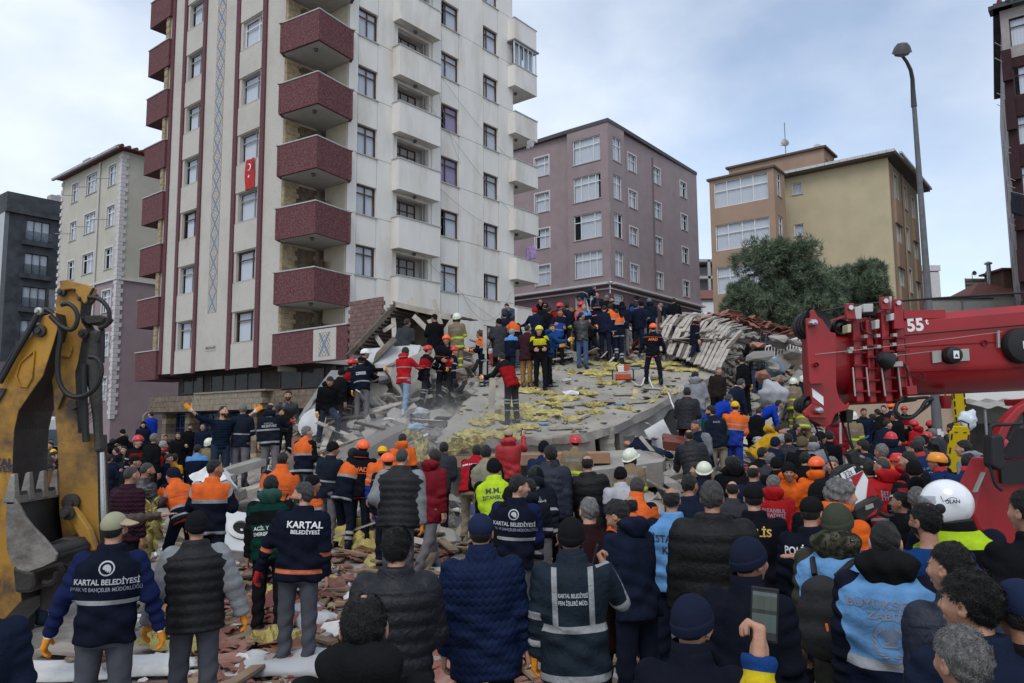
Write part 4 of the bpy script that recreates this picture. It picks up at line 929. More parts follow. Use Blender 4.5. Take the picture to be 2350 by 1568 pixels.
e1=SLQ[6];beam('edge_beam',c0+Vector((-.05,.35,-.42)),e1+Vector((-.1,.3,-.45)),.28,.5,conc,sl,IV,1)
beam('edge_beam',SLQ[3]+Vector((.15,.3,-.30)),SLQ[0]+Vector((0,.45,-.32)),.3,.3,conc2,sl,IV,2)
q=at(1388,985,17.9);beam('column_stub',q+Vector((0,.0,.05)),q+Vector((.05,.05,-.6)),.36,.32,conc,sl,IV,3,up=Vector((0,1,0)))
q=at(1425,990,18.2);beam('column_stub',q+Vector((0.1,.4,-.1)),q+Vector((.3,.6,-1.2)),.55,.4,conc2,sl,IV,4,up=Vector((0,1,0)))
# insulation strewn over the slab
WL=[(1240,950,1.1,.5),(1190,935,.7,.5),(1118,1000,.9,.5),(1195,985,.8,.4),(1290,918,1.0,.35),(1210,900,.7,.4),(1380,836,1.3,.6),(1440,832,1.2,.5),(1485,843,.9,.4),(1530,838,1.1,.45),(1365,858,.9,.6),(1395,882,.7,.25),(1340,905,.7,.25),(1150,962,.7,.45),(1228,856,.8,.4),(1205,878,.7,.5),(1365,932,.6,.2),(1535,905,.5,.2),(1355,950,.7,.15),(1312,965,.4,.2),(1432,940,.4,.12),(1560,851,1.1,.35),(1150,1003,.8,.35),(1078,1002,.6,.5),(1100,975,.5,.35),(1505,872,.3,.2),(1262,930,.7,.25),(1230,965,.6,.25),(1175,955,.5,.3),(1200,960,.5,.2),(1405,850,.6,.3),(1255,905,.5,.2)]
for i,(x,y,w,l) in enumerate(WL): wool('insulation_mat',x,y,w,l,i+1,rnd.uniform(-.5,.5),.07)
for i,(x,y,w,l,Y,ty) in enumerate([(1052,1030,.6,.3,15.9,.3),(940,1000,.5,.35,17.8,.4),(965,1045,.35,.6,16.5,.5),(1085,1022,.5,.25,15.9,.2)]): wool('insulation_mat',x,y,w,l,60+i,.3,.14,'free',Y,tiltx=R(50),tilty=ty,label=['yellow wool draped over the slab front edge','yellow wool between slab ends left of the big slab','tall yellow wool strip hanging down the rubble face','small yellow wool wad under the slab lip'][i])
ORD='leftmost,second from left,third,fourth,fifth,sixth,seventh,eighth,ninth,tenth,eleventh,twelfth,thirteenth'.split(',')
def rowlab(grp,what,rows):
    L=[o for o in bpy.data.objects if o.get('group')==grp];L.sort(key=lambda o:o.location.y);n=-(-len(L)//len(rows))
    for k,rw in enumerate(rows):
        for i,o in enumerate(sorted(L[k*n:(k+1)*n],key=lambda o:o.location.x/o.location.y)): o['label']='%s, %s of %s'%(what,ORD[min(i,12)],rw)
rowlab('insulation mats on the roof slab','yellow wool mat on the slab',('the front row','the middle row','the upper row'))
def plk(px0,py0,px1,py1,w=.14,t=.05,m=plank,lab='loose grey plank lying on the roof slab',off=.04):
    a,c=plane_hit(px0,py0,SLZ,SLB,SLC),plane_hit(px1,py1,SLZ,SLB,SLC);o=beam('loose_plank',a+Vector((0,0,off)),c+Vector((0,0,off)),w,t,m,seed=int(px0));tag(o,lab,'plank','loose planks on the roof slab');return o
for a in ((1285,923,1325,893),(1417,884,1446,869),(1372,925,1410,924),(1409,909,1450,908),(1310,972,1350,955),(1322,932,1380,927),(1260,988,1335,985),(1237,946,1246,935),(1441,928,1490,924),(1476,893,1520,896),(1228,1012,1300,1003),(1190,870,1240,880)): plk(*a)
plk(1288,877,1308,873,.12,.06,whitev,'short white painted plank lying on the roof slab')
# plank held upright by the volunteer
q0,q1=at(1126,968,18.0),at(1131,865,18.1);beam('upright_plank',q0,q1,.15,.05,plank,None,None,9,up=Vector((0,1,0)),lab='long grey plank held upright by the man in the red vest',cat='plank')
# disc saw
q=plane_hit(1430,876,SLZ,SLB,SLC);sw=empty('disc_cutter',q,R(-8));tag(sw,'orange and white petrol saw on a red stand on the slab','power saw')
rm=mat('orange_red_paint',(.42,.06,.02),.5,.1);b=MB();b.box(-.22,.22,-.15,.15,.05,.22);b.build('engine_housing',rm,sw,bevel=.02)
b=MB();b.tube([(-.3,-.2,0),(-.3,-.2,.32),(-.27,0,.36),(-.3,.2,.32),(-.3,.2,0)],.015,6);b.tube([(.3,-.2,0),(.3,-.2,.32),(.27,0,.36),(.3,.2,.32),(.3,.2,0)],.015,6);b.build('guard_frame',dark,sw,True)
b=MB();b.box(-.14,.16,-.09,.09,.26,.46);b.box(.02,.12,-.1,.1,.46,.5);b.build('saw_body',mat('white_plastic',(.6,.6,.58),.4,.05),sw,bevel=.02);MB().box(.16,.5,-.015,.015,.33,.42).build('guide_bar',railm,sw);MB().box(.03,.16,-.1,.1,.3,.5).build('orange_cover',rm,sw)
b=MB();b.tube([(-.16,0,.3),(-.2,0,.48),(-.05,0,.58),(.08,0,.5)],.017,6);b.build('handle',dark,sw,True)
# white hose
H_=[plane_hit(1443,870,SLZ,SLB,SLC),plane_hit(1470,888,SLZ,SLB,SLC),plane_hit(1485,878,SLZ,SLB,SLC)+Vector((0,0,.25)),plane_hit(1500,893,SLZ,SLB,SLC),plane_hit(1530,900,SLZ,SLB,SLC),at(1541,925,18.6),at(1553,955,18.3),at(1556,1000,18.2)]
b=MB();pp=[]
for i in range(len(H_)-1):
    p0=H_[max(i-1,0)];p1=H_[i];p2=H_[i+1];p3=H_[min(i+2,len(H_)-1)]
    for t in (0,.25,.5,.75): pp.append(.5*((2*p1)+(p2-p0)*t+(2*p0-5*p1+4*p2-p3)*t*t+(3*p1-p0-3*p2+p3)*t**3)+Vector((0,0,.02)))
b.tube(pp,.018,6);hz_=b.build('white_hose',whitev,None,True);tag(hz_,'white hose running over the slab edge into the gap','hose')
# blue rag bits
for i,(x,y) in enumerate(((1247,976),(1423,931))):
    p=plane_hit(x,y,SLZ,SLB,SLC);b=MB();v,f=_ch[i];b.add(v,f,0,T(p.x,p.y,p.z+.03,s=(.28,.16,.08)));o=b.build('blue_glove_litter',mat('blue_rubber',(.05,.25,.55),.5,.1));tag(o,['light blue rag near the front edge of the slab','light blue rag in the middle of the slab'][i],'litter')
# rock on slab
p=plane_hit(1388,903,SLZ,SLB,SLC)
for i,(x,y,s) in enumerate(((1308,908,.42),)):
    p=plane_hit(x,y,SLZ,SLB,SLC);o=link('rock',chunk_mesh('rock',whitev,s,s*.6,s*.4,5),None,T(p.x,p.y,p.z+.06));tag(o,'pale lump of concrete alone on the slab','concrete lump')
# ---- tilted slab at the left that rescuers climb
def quadslab(name,pts,th,m,label,cat='slab',grp=None,sub=6,jit=.05,seed=1,parent=None):
    P=edge_sub([Vector(p) for p in pts],sub,jit,seed);nrm=(Vector(pts[1])-Vector(pts[0])).cross(Vector(pts[3])-Vector(pts[0])).normalized()
    if nrm.z<0: nrm=-nrm
    r=random.Random(seed);b=MB();n=len(P);b.v=[tuple(p) for p in P]+[tuple(p-nrm*(th*r.uniform(.85,1.15))) for p in P]
    b.f=[tuple(range(n)),tuple(range(2*n-1,n-1,-1))]+[(i,n+i,n+(i+1)%n,(i+1)%n) for i in range(n)];b.m=[0]*len(b.f)
    o=b.build(name,m,parent)
    if label: tag(o,label,cat,grp)
    return o
quadslab('fallen_slab',[at(690,1108,16.4),at(930,985,17.6),at(930,955,19.6),at(715,1030,19.2)],.3,mat('brown_grey_concrete',(.19,.165,.15),.9,.15,1.5,.4,20,dirt=(.12,.1,.09),dscale=1,damt=.6),'long tilted brown grey slab the red helmet rescuers climb')
quadslab('fallen_slab',[at(730,1150,15.4),at(990,1030,16.6),at(980,1000,18),at(760,1090,17)],.22,conc2,'lower dark slab wedged under the climbing slab')
quadslab('fallen_slab',[at(1000,1050,15.6),at(1400,1040,15.8),at(1380,1035,18),at(1040,1030,18)],.2,mat('orange_stained_slab',(.33,.19,.11),.9,.2,2),'orange stained floor slab in the gap beneath the big slab')
quadslab('fallen_slab',[at(1330,1085,15.4),at(1520,1060,15.8),at(1530,1030,17.4),at(1380,1035,17)],.5,conc,'thick broken slab behind the white firefighter helmet')
# upright chunks of wall
for pts,lab,m in (([at(880,845,20.8),at(945,965,20.2),at(1000,955,20.3),at(985,800,21.2)],'big upright light grey wall slab behind the man in red',conc),
    ([at(835,800,21.2),at(870,875,20.8),at(950,850,21.),at(965,792,21.6)],'crumpled pale sheet metal panel behind the white hard hat',mat('pale_sheet_metal',(.45,.46,.46),.5,.12,2)),
    ([at(940,790,21.6),at(965,950,20.9),at(1000,930,21),at(995,800,21.6)],'narrow jagged wall slab right of the red jacket',conc),
    ([at(820,880,20.9),at(850,965,20.4),at(900,960,20.4),at(885,880,21)],'dark hollow side of the fallen wall',conc2)):
    quadslab('wall_slab',pts,.25,m,lab,seed=len(lab),jit=.09)
quadslab('concrete_beam',[at(1718,1000,21),at(1752,1000,21),at(1862,838,25.5),at(1838,838,25.5)],.35,conc,'long pale beam leaning up the right side of the heap','beam')
quadslab('wall_slab',[at(1800,960,23),at(1880,950,23.5),at(1880,850,26),at(1832,860,25.5)],.3,conc,'rough grey slab right of the leaning beam')
quadslab('brick_wall_piece',[at(433,1092,15.8),at(497,1060,15.6),at(520,1100,15),at(455,1133,15.1)],.3,whitev,'white plastered lump of brick wall below the raised arms','wall piece')
for j in range(4):
    for i in range(5):
        p=at(462+i*15,1131-i*8+j*7-5,15.0-.01*j);MB().cbox((0,0,0),(.14,.12,.055)).build('brick',hbrick,None,mw=T(p.x,p.y,p.z,ry=R(25))) if 0 else None
for i,(a,c_) in enumerate((((420,1160,15),(520,1095,16)),((440,1180,14.6),(545,1130,15.6)),((470,1100,16.2),(600,1060,17)),((500,1150,15.4),(640,1110,16.2)),((600,1160,14.6),(690,1120,15.4)))):
    beam('broken_beam',at(*a),at(*c_),.5,.16,[conc,conc2,conc,plank,conc][i],seed=i,lab=['flat pale slab piece at the foot of the left heap','dark slab strip lower on the left heap','grey beam crossing behind the man with raised arms','weathered board in front of the two men in grey trousers','short slab piece near the orange vest worker'][i])
# ---- wooden lean-to roof
lt=empty('timber_roof_fragment',at(930,800,24));tag(lt,'dark broken timber roof leaning against the white block','roof fragment');iv=Matrix.Translation(-lt.location)
r=random.Random(11)
A_,B_=at(908,699,24),at(1035,727,23.6);C_,D_=at(800,815,23.0),at(900,830,25.5)
back=Vector((.9,2.6,.2))
for i in range(15):
    t0=i/15;a=A_.lerp(at(800,815,23),t0);c_=a+back*1.3+Vector((0,0,-.1));beam('roof_board',a,c_,.30,.03,plankd,lt,iv,i,up=Vector((.7,0,.7)))
for i in range(9):
    t0=i/9;a=A_.lerp(B_,t0)+Vector((0,.1,-.02));beam('roof_board',a,a+back*.9,.26,.03,plankd,lt,iv,i+40)
beam('ridge_beam',A_,B_,.12,.16,plank,lt,iv,1);beam('rafter',A_,at(798,818,22.9),.1,.14,plankd,lt,iv,2)
for a,c_,w in (((903,732,23.9),(907,800,23.6),.14),((950,726,23.8),(985,760,23.6),.16),((985,735,23.6),(1010,800,23.5),.12),((1040,735,23.4),(1005,790,23.3),.2),((995,689,23.2),(1012,745,23.1),.13),((940,690,24.2),(962,715,24),.2),((880,760,23.8),(905,745,23.8),.12),((862,770,23.7),(885,805,23.5),.14)):
    beam('post',at(*a),at(*c_),w,.1,plank,lt,iv,int(a[0]),up=Vector((0,1,0)))
quadslab('void_shade_sheet',[at(830,830,25.6),at(1040,820,25.6),at(1035,735,25.8),at(915,715,25.8)],.1,plankd,None,parent=lt).matrix_basis=iv  # dark sheet stands in for the shade inside the timber roof
b=beam('standing_post',at(1112,860,21.4),at(1113,748,21.4),.11,.09,plank,None,None,4,up=Vector((0,1,0)),lab='grey timber post standing among the crowd on the heap')
# planks and dark sheets heap between tower and climbers
for i in range(46):
    x=r.uniform(665,850);f=(x-665)/185;y=1000-165*f+r.uniform(-5,60);Y=21.8-.8*r.random();L=r.uniform(.8,2.6);a=at(x,y,Y);ang=r.gauss(.62,.25);c_=a+Vector((math.cos(ang)*L,r.uniform(-.4,.6),math.sin(ang)*L))
    beam('broken_board',a-(c_-a)*.4,a+(c_-a)*.6,r.uniform(.12,.34),.03,[plankd,plankd,plank,plankb,conc2][i%5],seed=i,up=Vector((0,-.5,1)),lab='splintered board in the dark pile left of the climbing rescuers',cat='board',grp='boards in the dark timber pile')
b=MB()
for k in range(3):
    pass
quadslab('bent_sheet',[at(668,985,20.2),at(735,905,20.4),at(790,850,20.8),at(760,850,21.5)],.03,mat('grey_membrane',(.20,.2,.19),.6,.2,2),'grey bent roofing sheet curling over the timber pile','sheet')
p=at(716,970,19.4);b=MB();b.lathe([(.001,.1),(.22,.07),(.4,0)],18,M=T(p.x,p.y,p.z,rx=R(65),rz=R(-20)));o=b.build('satellite_dish',mat('dish_white',(.5,.5,.5),.5,.1),None,True);tag(o,'white satellite dish fallen beside the black clothed rescuer','satellite dish')
# ---- plank roof on the right
pr=empty('plank_roof',at(1620,790,27));tag(pr,'collapsed roof deck of long weathered planks on the right of the heap','roof deck');iv=Matrix.Translation(-pr.location)
LR,UR,LL,UL=at(1645,856,23.6),at(1735,762,28.6),at(1500,800,25.2),at(1558,730,30)
NR=19
for i in range(NR):
    t0=i/(NR-1);a,c_=LR.lerp(LL,t0),UR.lerp(UL,t0);c_=c_+Vector((0,0,.35*math.sin(t0*3.1)));mid=.3*math.sin(i*.9)
    cuts=sorted([0,r.uniform(.25,.4),r.uniform(.55,.75),1.0-.05*r.random()]);w=(LR-LL).length/NR*.9
    for j in range(3):
        u0,u1=cuts[j]+.006,cuts[j+1]-.006
        if t0>.62 and j==0 and r.random()<.6: continue
        f=lambda u:a.lerp(c_,u)+Vector((0,0,.45*math.sin(math.pi*u)))
        rr=Vector((0,0,r.uniform(-.03,.05)));beam('plank',f(u0)+rr,f(u1)+rr,w*r.uniform(.93,1.02),.04,plank if r.random()<.9 else plankd,pr,iv,i*7+j)
for i in range(7):
    a=LR.lerp(LL,i/7+.02)+Vector((0,.3,-.25));beam('joist',a+Vector((-.3,.2,0)),a+Vector((.6,5.,2.3)),.1,.14,plankd,pr,iv,i)
for i in range(12):
    a=at(1500+r.uniform(0,75),800+r.uniform(-25,40),25.5);ang=r.uniform(-.6,.5);c_=a+Vector((math.cos(ang)*1.8,r.uniform(-.3,.8),math.sin(ang)*1.2));beam('broken_board',a,c_,.22,.03,[plank,plankd,plank][i%3],seed=i+80,lab='broken board sticking out of the left edge of the plank roof',cat='board',grp='boards beside the plank roof')
for i in range(150):
    px=r.uniform(1575,1840);py=748-22*math.exp(-((px-1660)/60)**2)+r.uniform(-7,14)+max(0,(px-1740))*.16
    p=at(px,py,30+r.uniform(-.6,.8));v,f=TR;b=MB();b.add(v,f);k='tl';
    if 'tlm' not in globals(): tlm=b.mesh('roof_tile',tile)
    o=link('roof_tile',tlm,None,T(p.x,p.y,p.z,r.gauss(0,.4),r.gauss(0,.35),r.uniform(0,6),r.uniform(.9,1.5)));tag(o,'clay roof tile heaped on the ridge behind the plank roof','roof tile','tiles heaped on the ridge')
for i in range(14):
    p=at(1545+i*9+r.uniform(-3,3),722+r.uniform(-5,6)+abs(i-3)*1.5,31);o=link('masonry_block',chunk_mesh('masonry_block',[conc,hbrick,whitev][i%3],.6,.5,.3,i,.08),None,T(p.x,p.y,p.z,rz=r.random()*3));tag(o,'masonry block on the skyline behind the plank roof','masonry block','blocks on the skyline of the heap')
# white balcony railings fallen on the right
def railing(a,c_,h,n,m,label):
    a=Vector(a);c_=Vector(c_);o=empty('fallen_railing',a);tag(o,label,'railing');u=Vector((.1,0,1))*h
    MB().tube([(0,0,0),c_-a],.035,6).build('rail',m,o,True);MB().tube([u,c_-a+u],.035,6).build('rail',m,o,True)
    for i in range(n+1): p=(c_-a)*(i/n);MB().tube([p,p+u],.02,5).build('baluster',m,o,True)
wp=mat('white_railing_paint',(.62,.62,.6),.5,.1)
railing(at(1755,828,25),at(1855,800,25.5),.45,14,wp,'white fallen balcony railing left of the crane head')
railing(at(1745,785,27),at(1850,812,27),.4,9,mat('dark_railing',(.05,.045,.05),.6,.1),'dark twisted railing above the white one')
for i in range(26):
    p=at(r.uniform(1735,1860),r.uniform(775,935),25+r.uniform(-1.5,2));o=link('concrete_block',chunk_mesh('concrete_block',[conc2,conc,conc,hbrick][i%4],r.uniform(.4,1.0),r.uniform(.3,.6),.2,i+30,.12),None,T(p.x,p.y,p.z,r.gauss(0,.5),r.gauss(0,.5),r.random()*3));tag(o,'broken wall panel in the slope left of the crane head','wall panel','panels in the right slope')
# cloth bundles
def bundle(name,px,py,Y,s,m,label,seed,cat='cloth'):
    r=random.Random(seed);bm=bmesh.new();bmesh.ops.create_icosphere(bm,subdivisions=3,radius=.5)
    ph=[r.uniform(0,6) for _ in range(6)]
    for v in bm.verts:
        d=1+.16*math.sin(v.co.x*9+ph[0]+3*v.co.z)+.13*math.sin(v.co.y*13+ph[1]+v.co.x*5)+.1*math.sin(v.co.z*17+ph[2]);v.co=Vector((v.co.x*s[0],v.co.y*s[1],v.co.z*s[2]))*d
    me=bpy.data.meshes.new(name);bm.to_mesh(me);bm.free();me.materials.append(m);me.polygons.foreach_set('use_smooth',[True]*len(me.polygons));p=at(px,py,Y);o=link(name,me,None,T(p.x,p.y,p.z,rz=r.random()*3));tag(o,label,cat);return o
wc=mat('white_bag',(.36,.37,.39),.6,.1,3);bc=mat('pale_blue_cloth',(.28,.38,.5),.8,.15,3)
bundle('cloth_bundle',1775,845,25,(.8,.5,.6),bc,'pale blue and white cloth heap behind the leather jacket man',1)
bundle('plastic_bag',1772,905,22.5,(.9,.6,.7),wc,'large white bag beside the leather jacket man',2,'bag')
bundle('plastic_bag',968,948,18.6,(.42,.3,.26),wc,'crumpled white bag right of the red jacket man',3,'bag')
bundle('cloth_bundle',952,982,17.8,(.45,.3,.22),bc,'blue plastic bag below the white crumpled one',4,'bag')
bundle('cloth_bundle',1750,1012,18.5,(.8,.5,.2),wc,'white rags on the rubble below the bending man in blue',6)
bundle('cloth_bundle',1810,1060,17,(.8,.5,.2),wc,'dirty white rags in front of the firefighters',7)
# curtain under the slab
cu=cloth('hanging_curtain',.55,1.7,mat('white_curtain_cloth',(.55,.54,.55),.9,.08),(0,0,0),0,14,.06,.1);q=at(1500,975,17.6);cu.matrix_basis=T(q.x,q.y,q.z,ry=R(-28),rz=R(15));tag(cu,'white curtain hanging out of the dark gap under the slab','curtain')
beam('wooden_board',at(1470,1003,16.8),at(1540,1085,16.4),.06,.06,plank,None,None,3,lab='long thin pole leaning beside the white curtain',cat='pole')
quadslab('drawer',[at(1520,1012,16.2),at(1585,1022,15.8),at(1584,1004,16.2),at(1523,994,16.6)],.18,mat('mahogany_drawer',(.14,.035,.02),.5,.15),'dark red wooden drawer held at the edge of the gap','drawer')
# black sheet standing in for the shade inside the gap under the slab
quadslab('gap_shade_sheet',[at(1440,1030,19.5),at(1600,990,19.5),at(1580,930,21),at(1450,960,20.6)],.2,dark,'black hollow beneath the right edge of the big slab','cavity')
# ---- FOREGROUND DEBRIS
def gp(px,py,dz=0.0):
    """point on flat ground under a pixel"""
    d=ray(px,py);t=-HC/d[2];return Vector((t*d[0],t*d[1],dz))
def sheet(name,px,py,w,l,m,label,seed,rz=0,h=.06,rough=.05,cat='sheet'):
    r=random.Random(seed);n,k=26,18;b=MB();ph=[r.uniform(0,6) for _ in range(8)];p=gp(px,py)
    for j in range(k+1):
        for i in range(n+1):
            u,v=i/n*2-1,j/k*2-1;x=w/2*(u+.05*math.sin(5*v+ph[0])+.03*r.gauss(0,1)*(abs(u)>.95));y=l/2*(v+.07*math.sin(6*u+ph[1]))
            z=h+rough*(math.sin(3*x+ph[2]+2*y)+.6*math.sin(7*x-5*y+ph[3])+.4*math.sin(13*x+9*y+ph[4]))-h*.9*max(abs(u),abs(v))**6;b.v.append((x,y,max(.01,z)))
    for j in range(k):
        for i in range(n): a=j*(n+1)+i;b.f.append((a,a+1,a+n+2,a+n+1))
    b.m=[0]*len(b.f);o=b.build(name,m,None,True,mw=T(p.x,p.y,.03,rz=rz));s_=o.modifiers.new('thick','SOLIDIFY');s_.thickness=.02;tag(o,label,cat);return o
sheet('white_board',190,1550,2.0,.55,whitev,'white dusty board at the bottom left with tile shards on it',1,.15,.09,.01,'board')
sheet('polythene_sheet',660,1540,1.2,.6,plastic,'crumpled white plastic sheet at the bottom behind the dark haired man',2,-.1,.1,.03)
sheet('polythene_sheet',715,1430,.5,.9,plastic,'translucent plastic draped beside the man with one red glove',3,.5,.12,.04)
sheet('white_board',1040,1215,1.5,1.1,whitev,'white polystyrene board left of the quilted navy jacket',4,.1,.2,.02,'board')
sheet('white_board',1010,1330,.8,1.2,whitev,'white foam board behind the quilted navy jacket',5,.3,.2,.02,'board')
FW=[(855,1290,1.3,.75,1.0,-.5,.3),(560,1170,.7,.5,.15,.1,.1),(545,1215,.6,.7,.2,.2,.1),(640,1490,.6,.3,.08,0,0),(395,1500,.8,.35,.1,0,0),(430,1475,.5,.25,.1,0,0),(470,1330,.5,.3,.1,0,0),(620,1380,.45,.3,.1,0,0),(660,1240,.6,.4,.15,0,0),(690,1290,.5,.3,.1,0,0),(780,1280,.4,.25,.1,0,0),(560,1300,.5,.3,.1,0,0),(930,1240,.5,.4,.1,0,0),(470,1240,.3,.2,.1,0,0),(1080,1300,.4,.3,.1,0,0),(800,1190,.5,.4,.1,0,0)]
for i,(x,y,w,l,z,tx,ty) in enumerate(FW):
    g_=gp(x,y);o=wool('insulation_mat',x,y,w,l,90+i,rnd.uniform(-.6,.6),.12+.1*(i<1),'free',g_.y,tiltx=tx,tilty=ty,label='large yellow wool mat propped up between the men in the foreground' if i==0 else None)
    if i: tag(o,'small wad of yellow glass wool on the littered ground','insulation','wool wads on the street')
    o.location.z=.04 if i else .42
    if i==0: o.rotation_euler=(R(55),R(-12),R(12))
for (a,b_,n_) in ((190,1550,9),(660,1535,7),(715,1430,4)):
    for i in range(n_):
        p=gp(a+rnd.uniform(-90,90),b_+rnd.uniform(-20,14));o=link('rubble_lump',chunk_mesh('rubble_lump',[tile,conc,plankb][i%3],rnd.uniform(.08,.25),rnd.uniform(.05,.12),.05,i),None,T(p.x,p.y,.13,rz=rnd.random()*6));tag(o,'fragment lying on the pale sheeting at the bottom left','rubble lump','fragments on the sheeting')
rowlab('wool wads on the street','small yellow wool wad on the street',('the near ones','the far ones'))
rowlab('panels in the right slope','broken block on the right slope',('the nearest row','the middle row','the farthest row'))
p=gp(652,1415);o=quadslab('carved_board',[gp(585,1425,.05),gp(690,1400,.12),gp(690,1380,.32),gp(620,1395,.22)],.03,mat('red_brown_board',(.14,.035,.03),.5,.2),'red brown carved furniture board on the debris','board')
for i,(a,c_,w,m) in enumerate((((555,1395),(690,1430),.12,plankb),((560,1450),(660,1485),.14,plank),((420,1470),(560,1445),.1,plankb),((110,1500),(250,1520),.3,plank),((540,1370),(575,1500),.08,plankb),((700,1340),(780,1350),.1,plank),((330,1440),(420,1400),.1,plankb),((500,1290),(600,1340),.12,plankb),((740,1250),(790,1290),.2,plank))):
    beam('loose_board',gp(*a,.06),gp(*c_,.1),w,.035,m,seed=i,lab=['pale board under the red brown furniture front','split plank beside the plastic sheet','thin lath left of the padded vest man','wide grey board at the lower left','short lath standing near the padded vest man','board behind the one red glove man','lath among tiles near the excavator','brown board left of the emergency aid jacket','grey board near the large wool mat'][i],cat='board')
tlm2=None
r=random.Random(21)
for i in range(60):
    px,py=[(600,1440),(640,1480),(470,1480),(1050,1480),(700,1450),(560,1500),(430,1330),(1030,1540)][i%8];p=gp(px+r.gauss(0,32),py+r.gauss(0,24))
    o=link('clay_tile',tlm,None,T(p.x,p.y,.05+.05*r.random(),r.gauss(0,.3),r.gauss(0,.3),r.uniform(0,6),r.uniform(.7,1.1)));tag(o,'ribbed red clay tile broken on the ground among the foreground men','roof tile','broken tiles on the ground')
for i in range(34):
    px,py=[(260,1420),(610,1330),(1040,1420),(300,1440),(690,1500),(560,1270),(760,1300)][i%7];p=gp(px+r.gauss(0,40),py+r.gauss(0,26));s=r.uniform(.08,.3)
    o=link('rubble_lump',chunk_mesh('rubble_lump',whitev if i%2 else conc,s,s*.8,s*.5,i),None,T(p.x,p.y,s*.2,rz=r.random()*6));tag(o,'lump of pale plaster or concrete on the street among the men','rubble lump','pale lumps on the street')
# washing machine in the heap at left
p=at(545,1180,12.5);wmn=empty('washing_machine',(p.x,p.y,.15),rot=(R(-50),R(10),R(25)));tag(wmn,'white washing machine on its back between the orange vest workers','washing machine')
MB().box(-.3,.3,-.28,.28,0,.85).build('cabinet',mat('white_enamel',(.62,.63,.63),.35,.06,3,dirt=(.3,.28,.26),dscale=3,damt=.4),wmn,bevel=.02);b=MB();b.lathe([(.2,0),(.23,.03),(.2,.05),(.15,.05),(.14,.0)],24,M=T(0,-.285,.45,rx=R(90)));b.build('door_ring',mat('white_plastic',(.6,.6,.58)),wmn,True);b=MB();b.lathe([(.14,.02),(.001,-.01)],24,M=T(0,-.285,.45,rx=R(90)));b.build('door_glass',dark,wmn,True)
# ================= CRANE =================
Z3=lambda x,y:(1678.5+x*.32108,604.3+y*.32108)
Z5=lambda x,y:(x*.3854,570.7+y*.3854)
Z4=lambda x,y:(x*.2937,1107.8+y*.2937)
Z7=lambda x,y:(1678.5+x*.33655,1040.7+y*.33655)
red=mat('crane_red_paint',(.30,.008,.013),.42,.07,1.5,.04,60,coat=.25,dirt=(.13,.015,.015),dscale=2,damt=.5)
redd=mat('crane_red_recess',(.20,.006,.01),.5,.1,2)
blk=mat('black_rubber',(.012,.012,.013),.55,.15);steel=mat('bright_steel',(.5,.5,.5),.22,.1,metal=.9);galv=mat('galvanised_plate',(.38,.37,.33),.4,.12,metal=.5)
wht=mat('white_marking',(.75,.75,.75),.5,.04);rdm=mat('red_marking',(.38,.01,.015),.5,.05)
crane=empty('mobile_crane',at(2190,820,7.2));tag(crane,'red telescopic crane jib marked 55t reaching in from the right','crane');ci=Matrix.Translation(-crane.location)
def ppoly(Z,pts,Y0,Y1,name,m,parent,inv,bevel=.0):
    P=[at(*Z(*p),Y0) for p in pts];b=MB();b.slab([(p.x,p.z) for p in P],Y0,Y1);bm_=b.build(name,m,parent,mw=inv)
    if bevel: q=bm_.modifiers.new('bevel','BEVEL');q.width=bevel;q.segments=2;q.limit_method='ANGLE'
    return bm_
def ppoly2(Z,pts,Y0,Y1,name,ms,parent,inv,bevel=.01):
    P=[at(*Z(*p),Y0) for p in pts];n=len(P);b=MB();b.slab([(p.x,p.z) for p in P],Y0,Y1);b.m=[0,0]+[1]*n;o=b.build(name,ms,parent,mw=inv)
    q=o.modifiers.new('bevel','BEVEL');q.width=bevel;q.segments=2;q.limit_method='ANGLE';return o
def section(x0,x1,yt0,yt1,yb0,yb1,Yc,w,name,m,Z=Z3,grow=0):
    """box-like boom section with chamfered top and rounded belly"""
    A0,A1=at(*Z(x0,yt0),Yc-w/2),at(*Z(x1,yt1),Yc-w/2);B0,B1=at(*Z(x0,yb0),Yc-w/2),at(*Z(x1,yb1),Yc-w/2);b=MB()
    prof=[]
    for a in range(0,91,30): prof.append((-w/2+.06-.06*math.cos(R(a)),1-.0+0, .06*math.sin(R(a))-.06))
    ring=lambda T_,B_:[(T_.x,Yc-w/2,T_.z-.07),(T_.x,Yc-w/2+.07,T_.z),(T_.x,Yc+w/2-.07,T_.z),(T_.x,Yc+w/2,T_.z-.07),(T_.x,Yc+w/2,B_.z+.26)]+[(T_.x+(B_.x-T_.x),Yc+w/2*math.cos(R(a)),B_.z+.26-.26*math.sin(R(a))) for a in range(15,180,15)]+[(T_.x,Yc-w/2,B_.z+.26)]
    r0,r1=ring(A0,B0),ring(A1,B1);n=len(r0);b.v=r0+r1;b.f=[(i,(i+1)%n,n+(i+1)%n,n+i) for i in range(n)]+[tuple(range(n-1,-1,-1)),tuple(range(n,2*n))];b.m=[0]*len(b.f)
    o=b.build(name,m,crane,True,mw=ci);return o
section(1228,3400,372,175,948,850,7.3,.62,'boom_section',red)
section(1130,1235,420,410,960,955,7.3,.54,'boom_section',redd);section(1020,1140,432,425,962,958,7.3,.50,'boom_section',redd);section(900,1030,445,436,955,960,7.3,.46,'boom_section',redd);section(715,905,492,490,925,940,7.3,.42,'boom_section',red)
MB().box(-.004,0,0,.1,0,.05).build('weld_plate',redd,crane,mw=ci@T(*at(*Z3(730,600),7.08)))
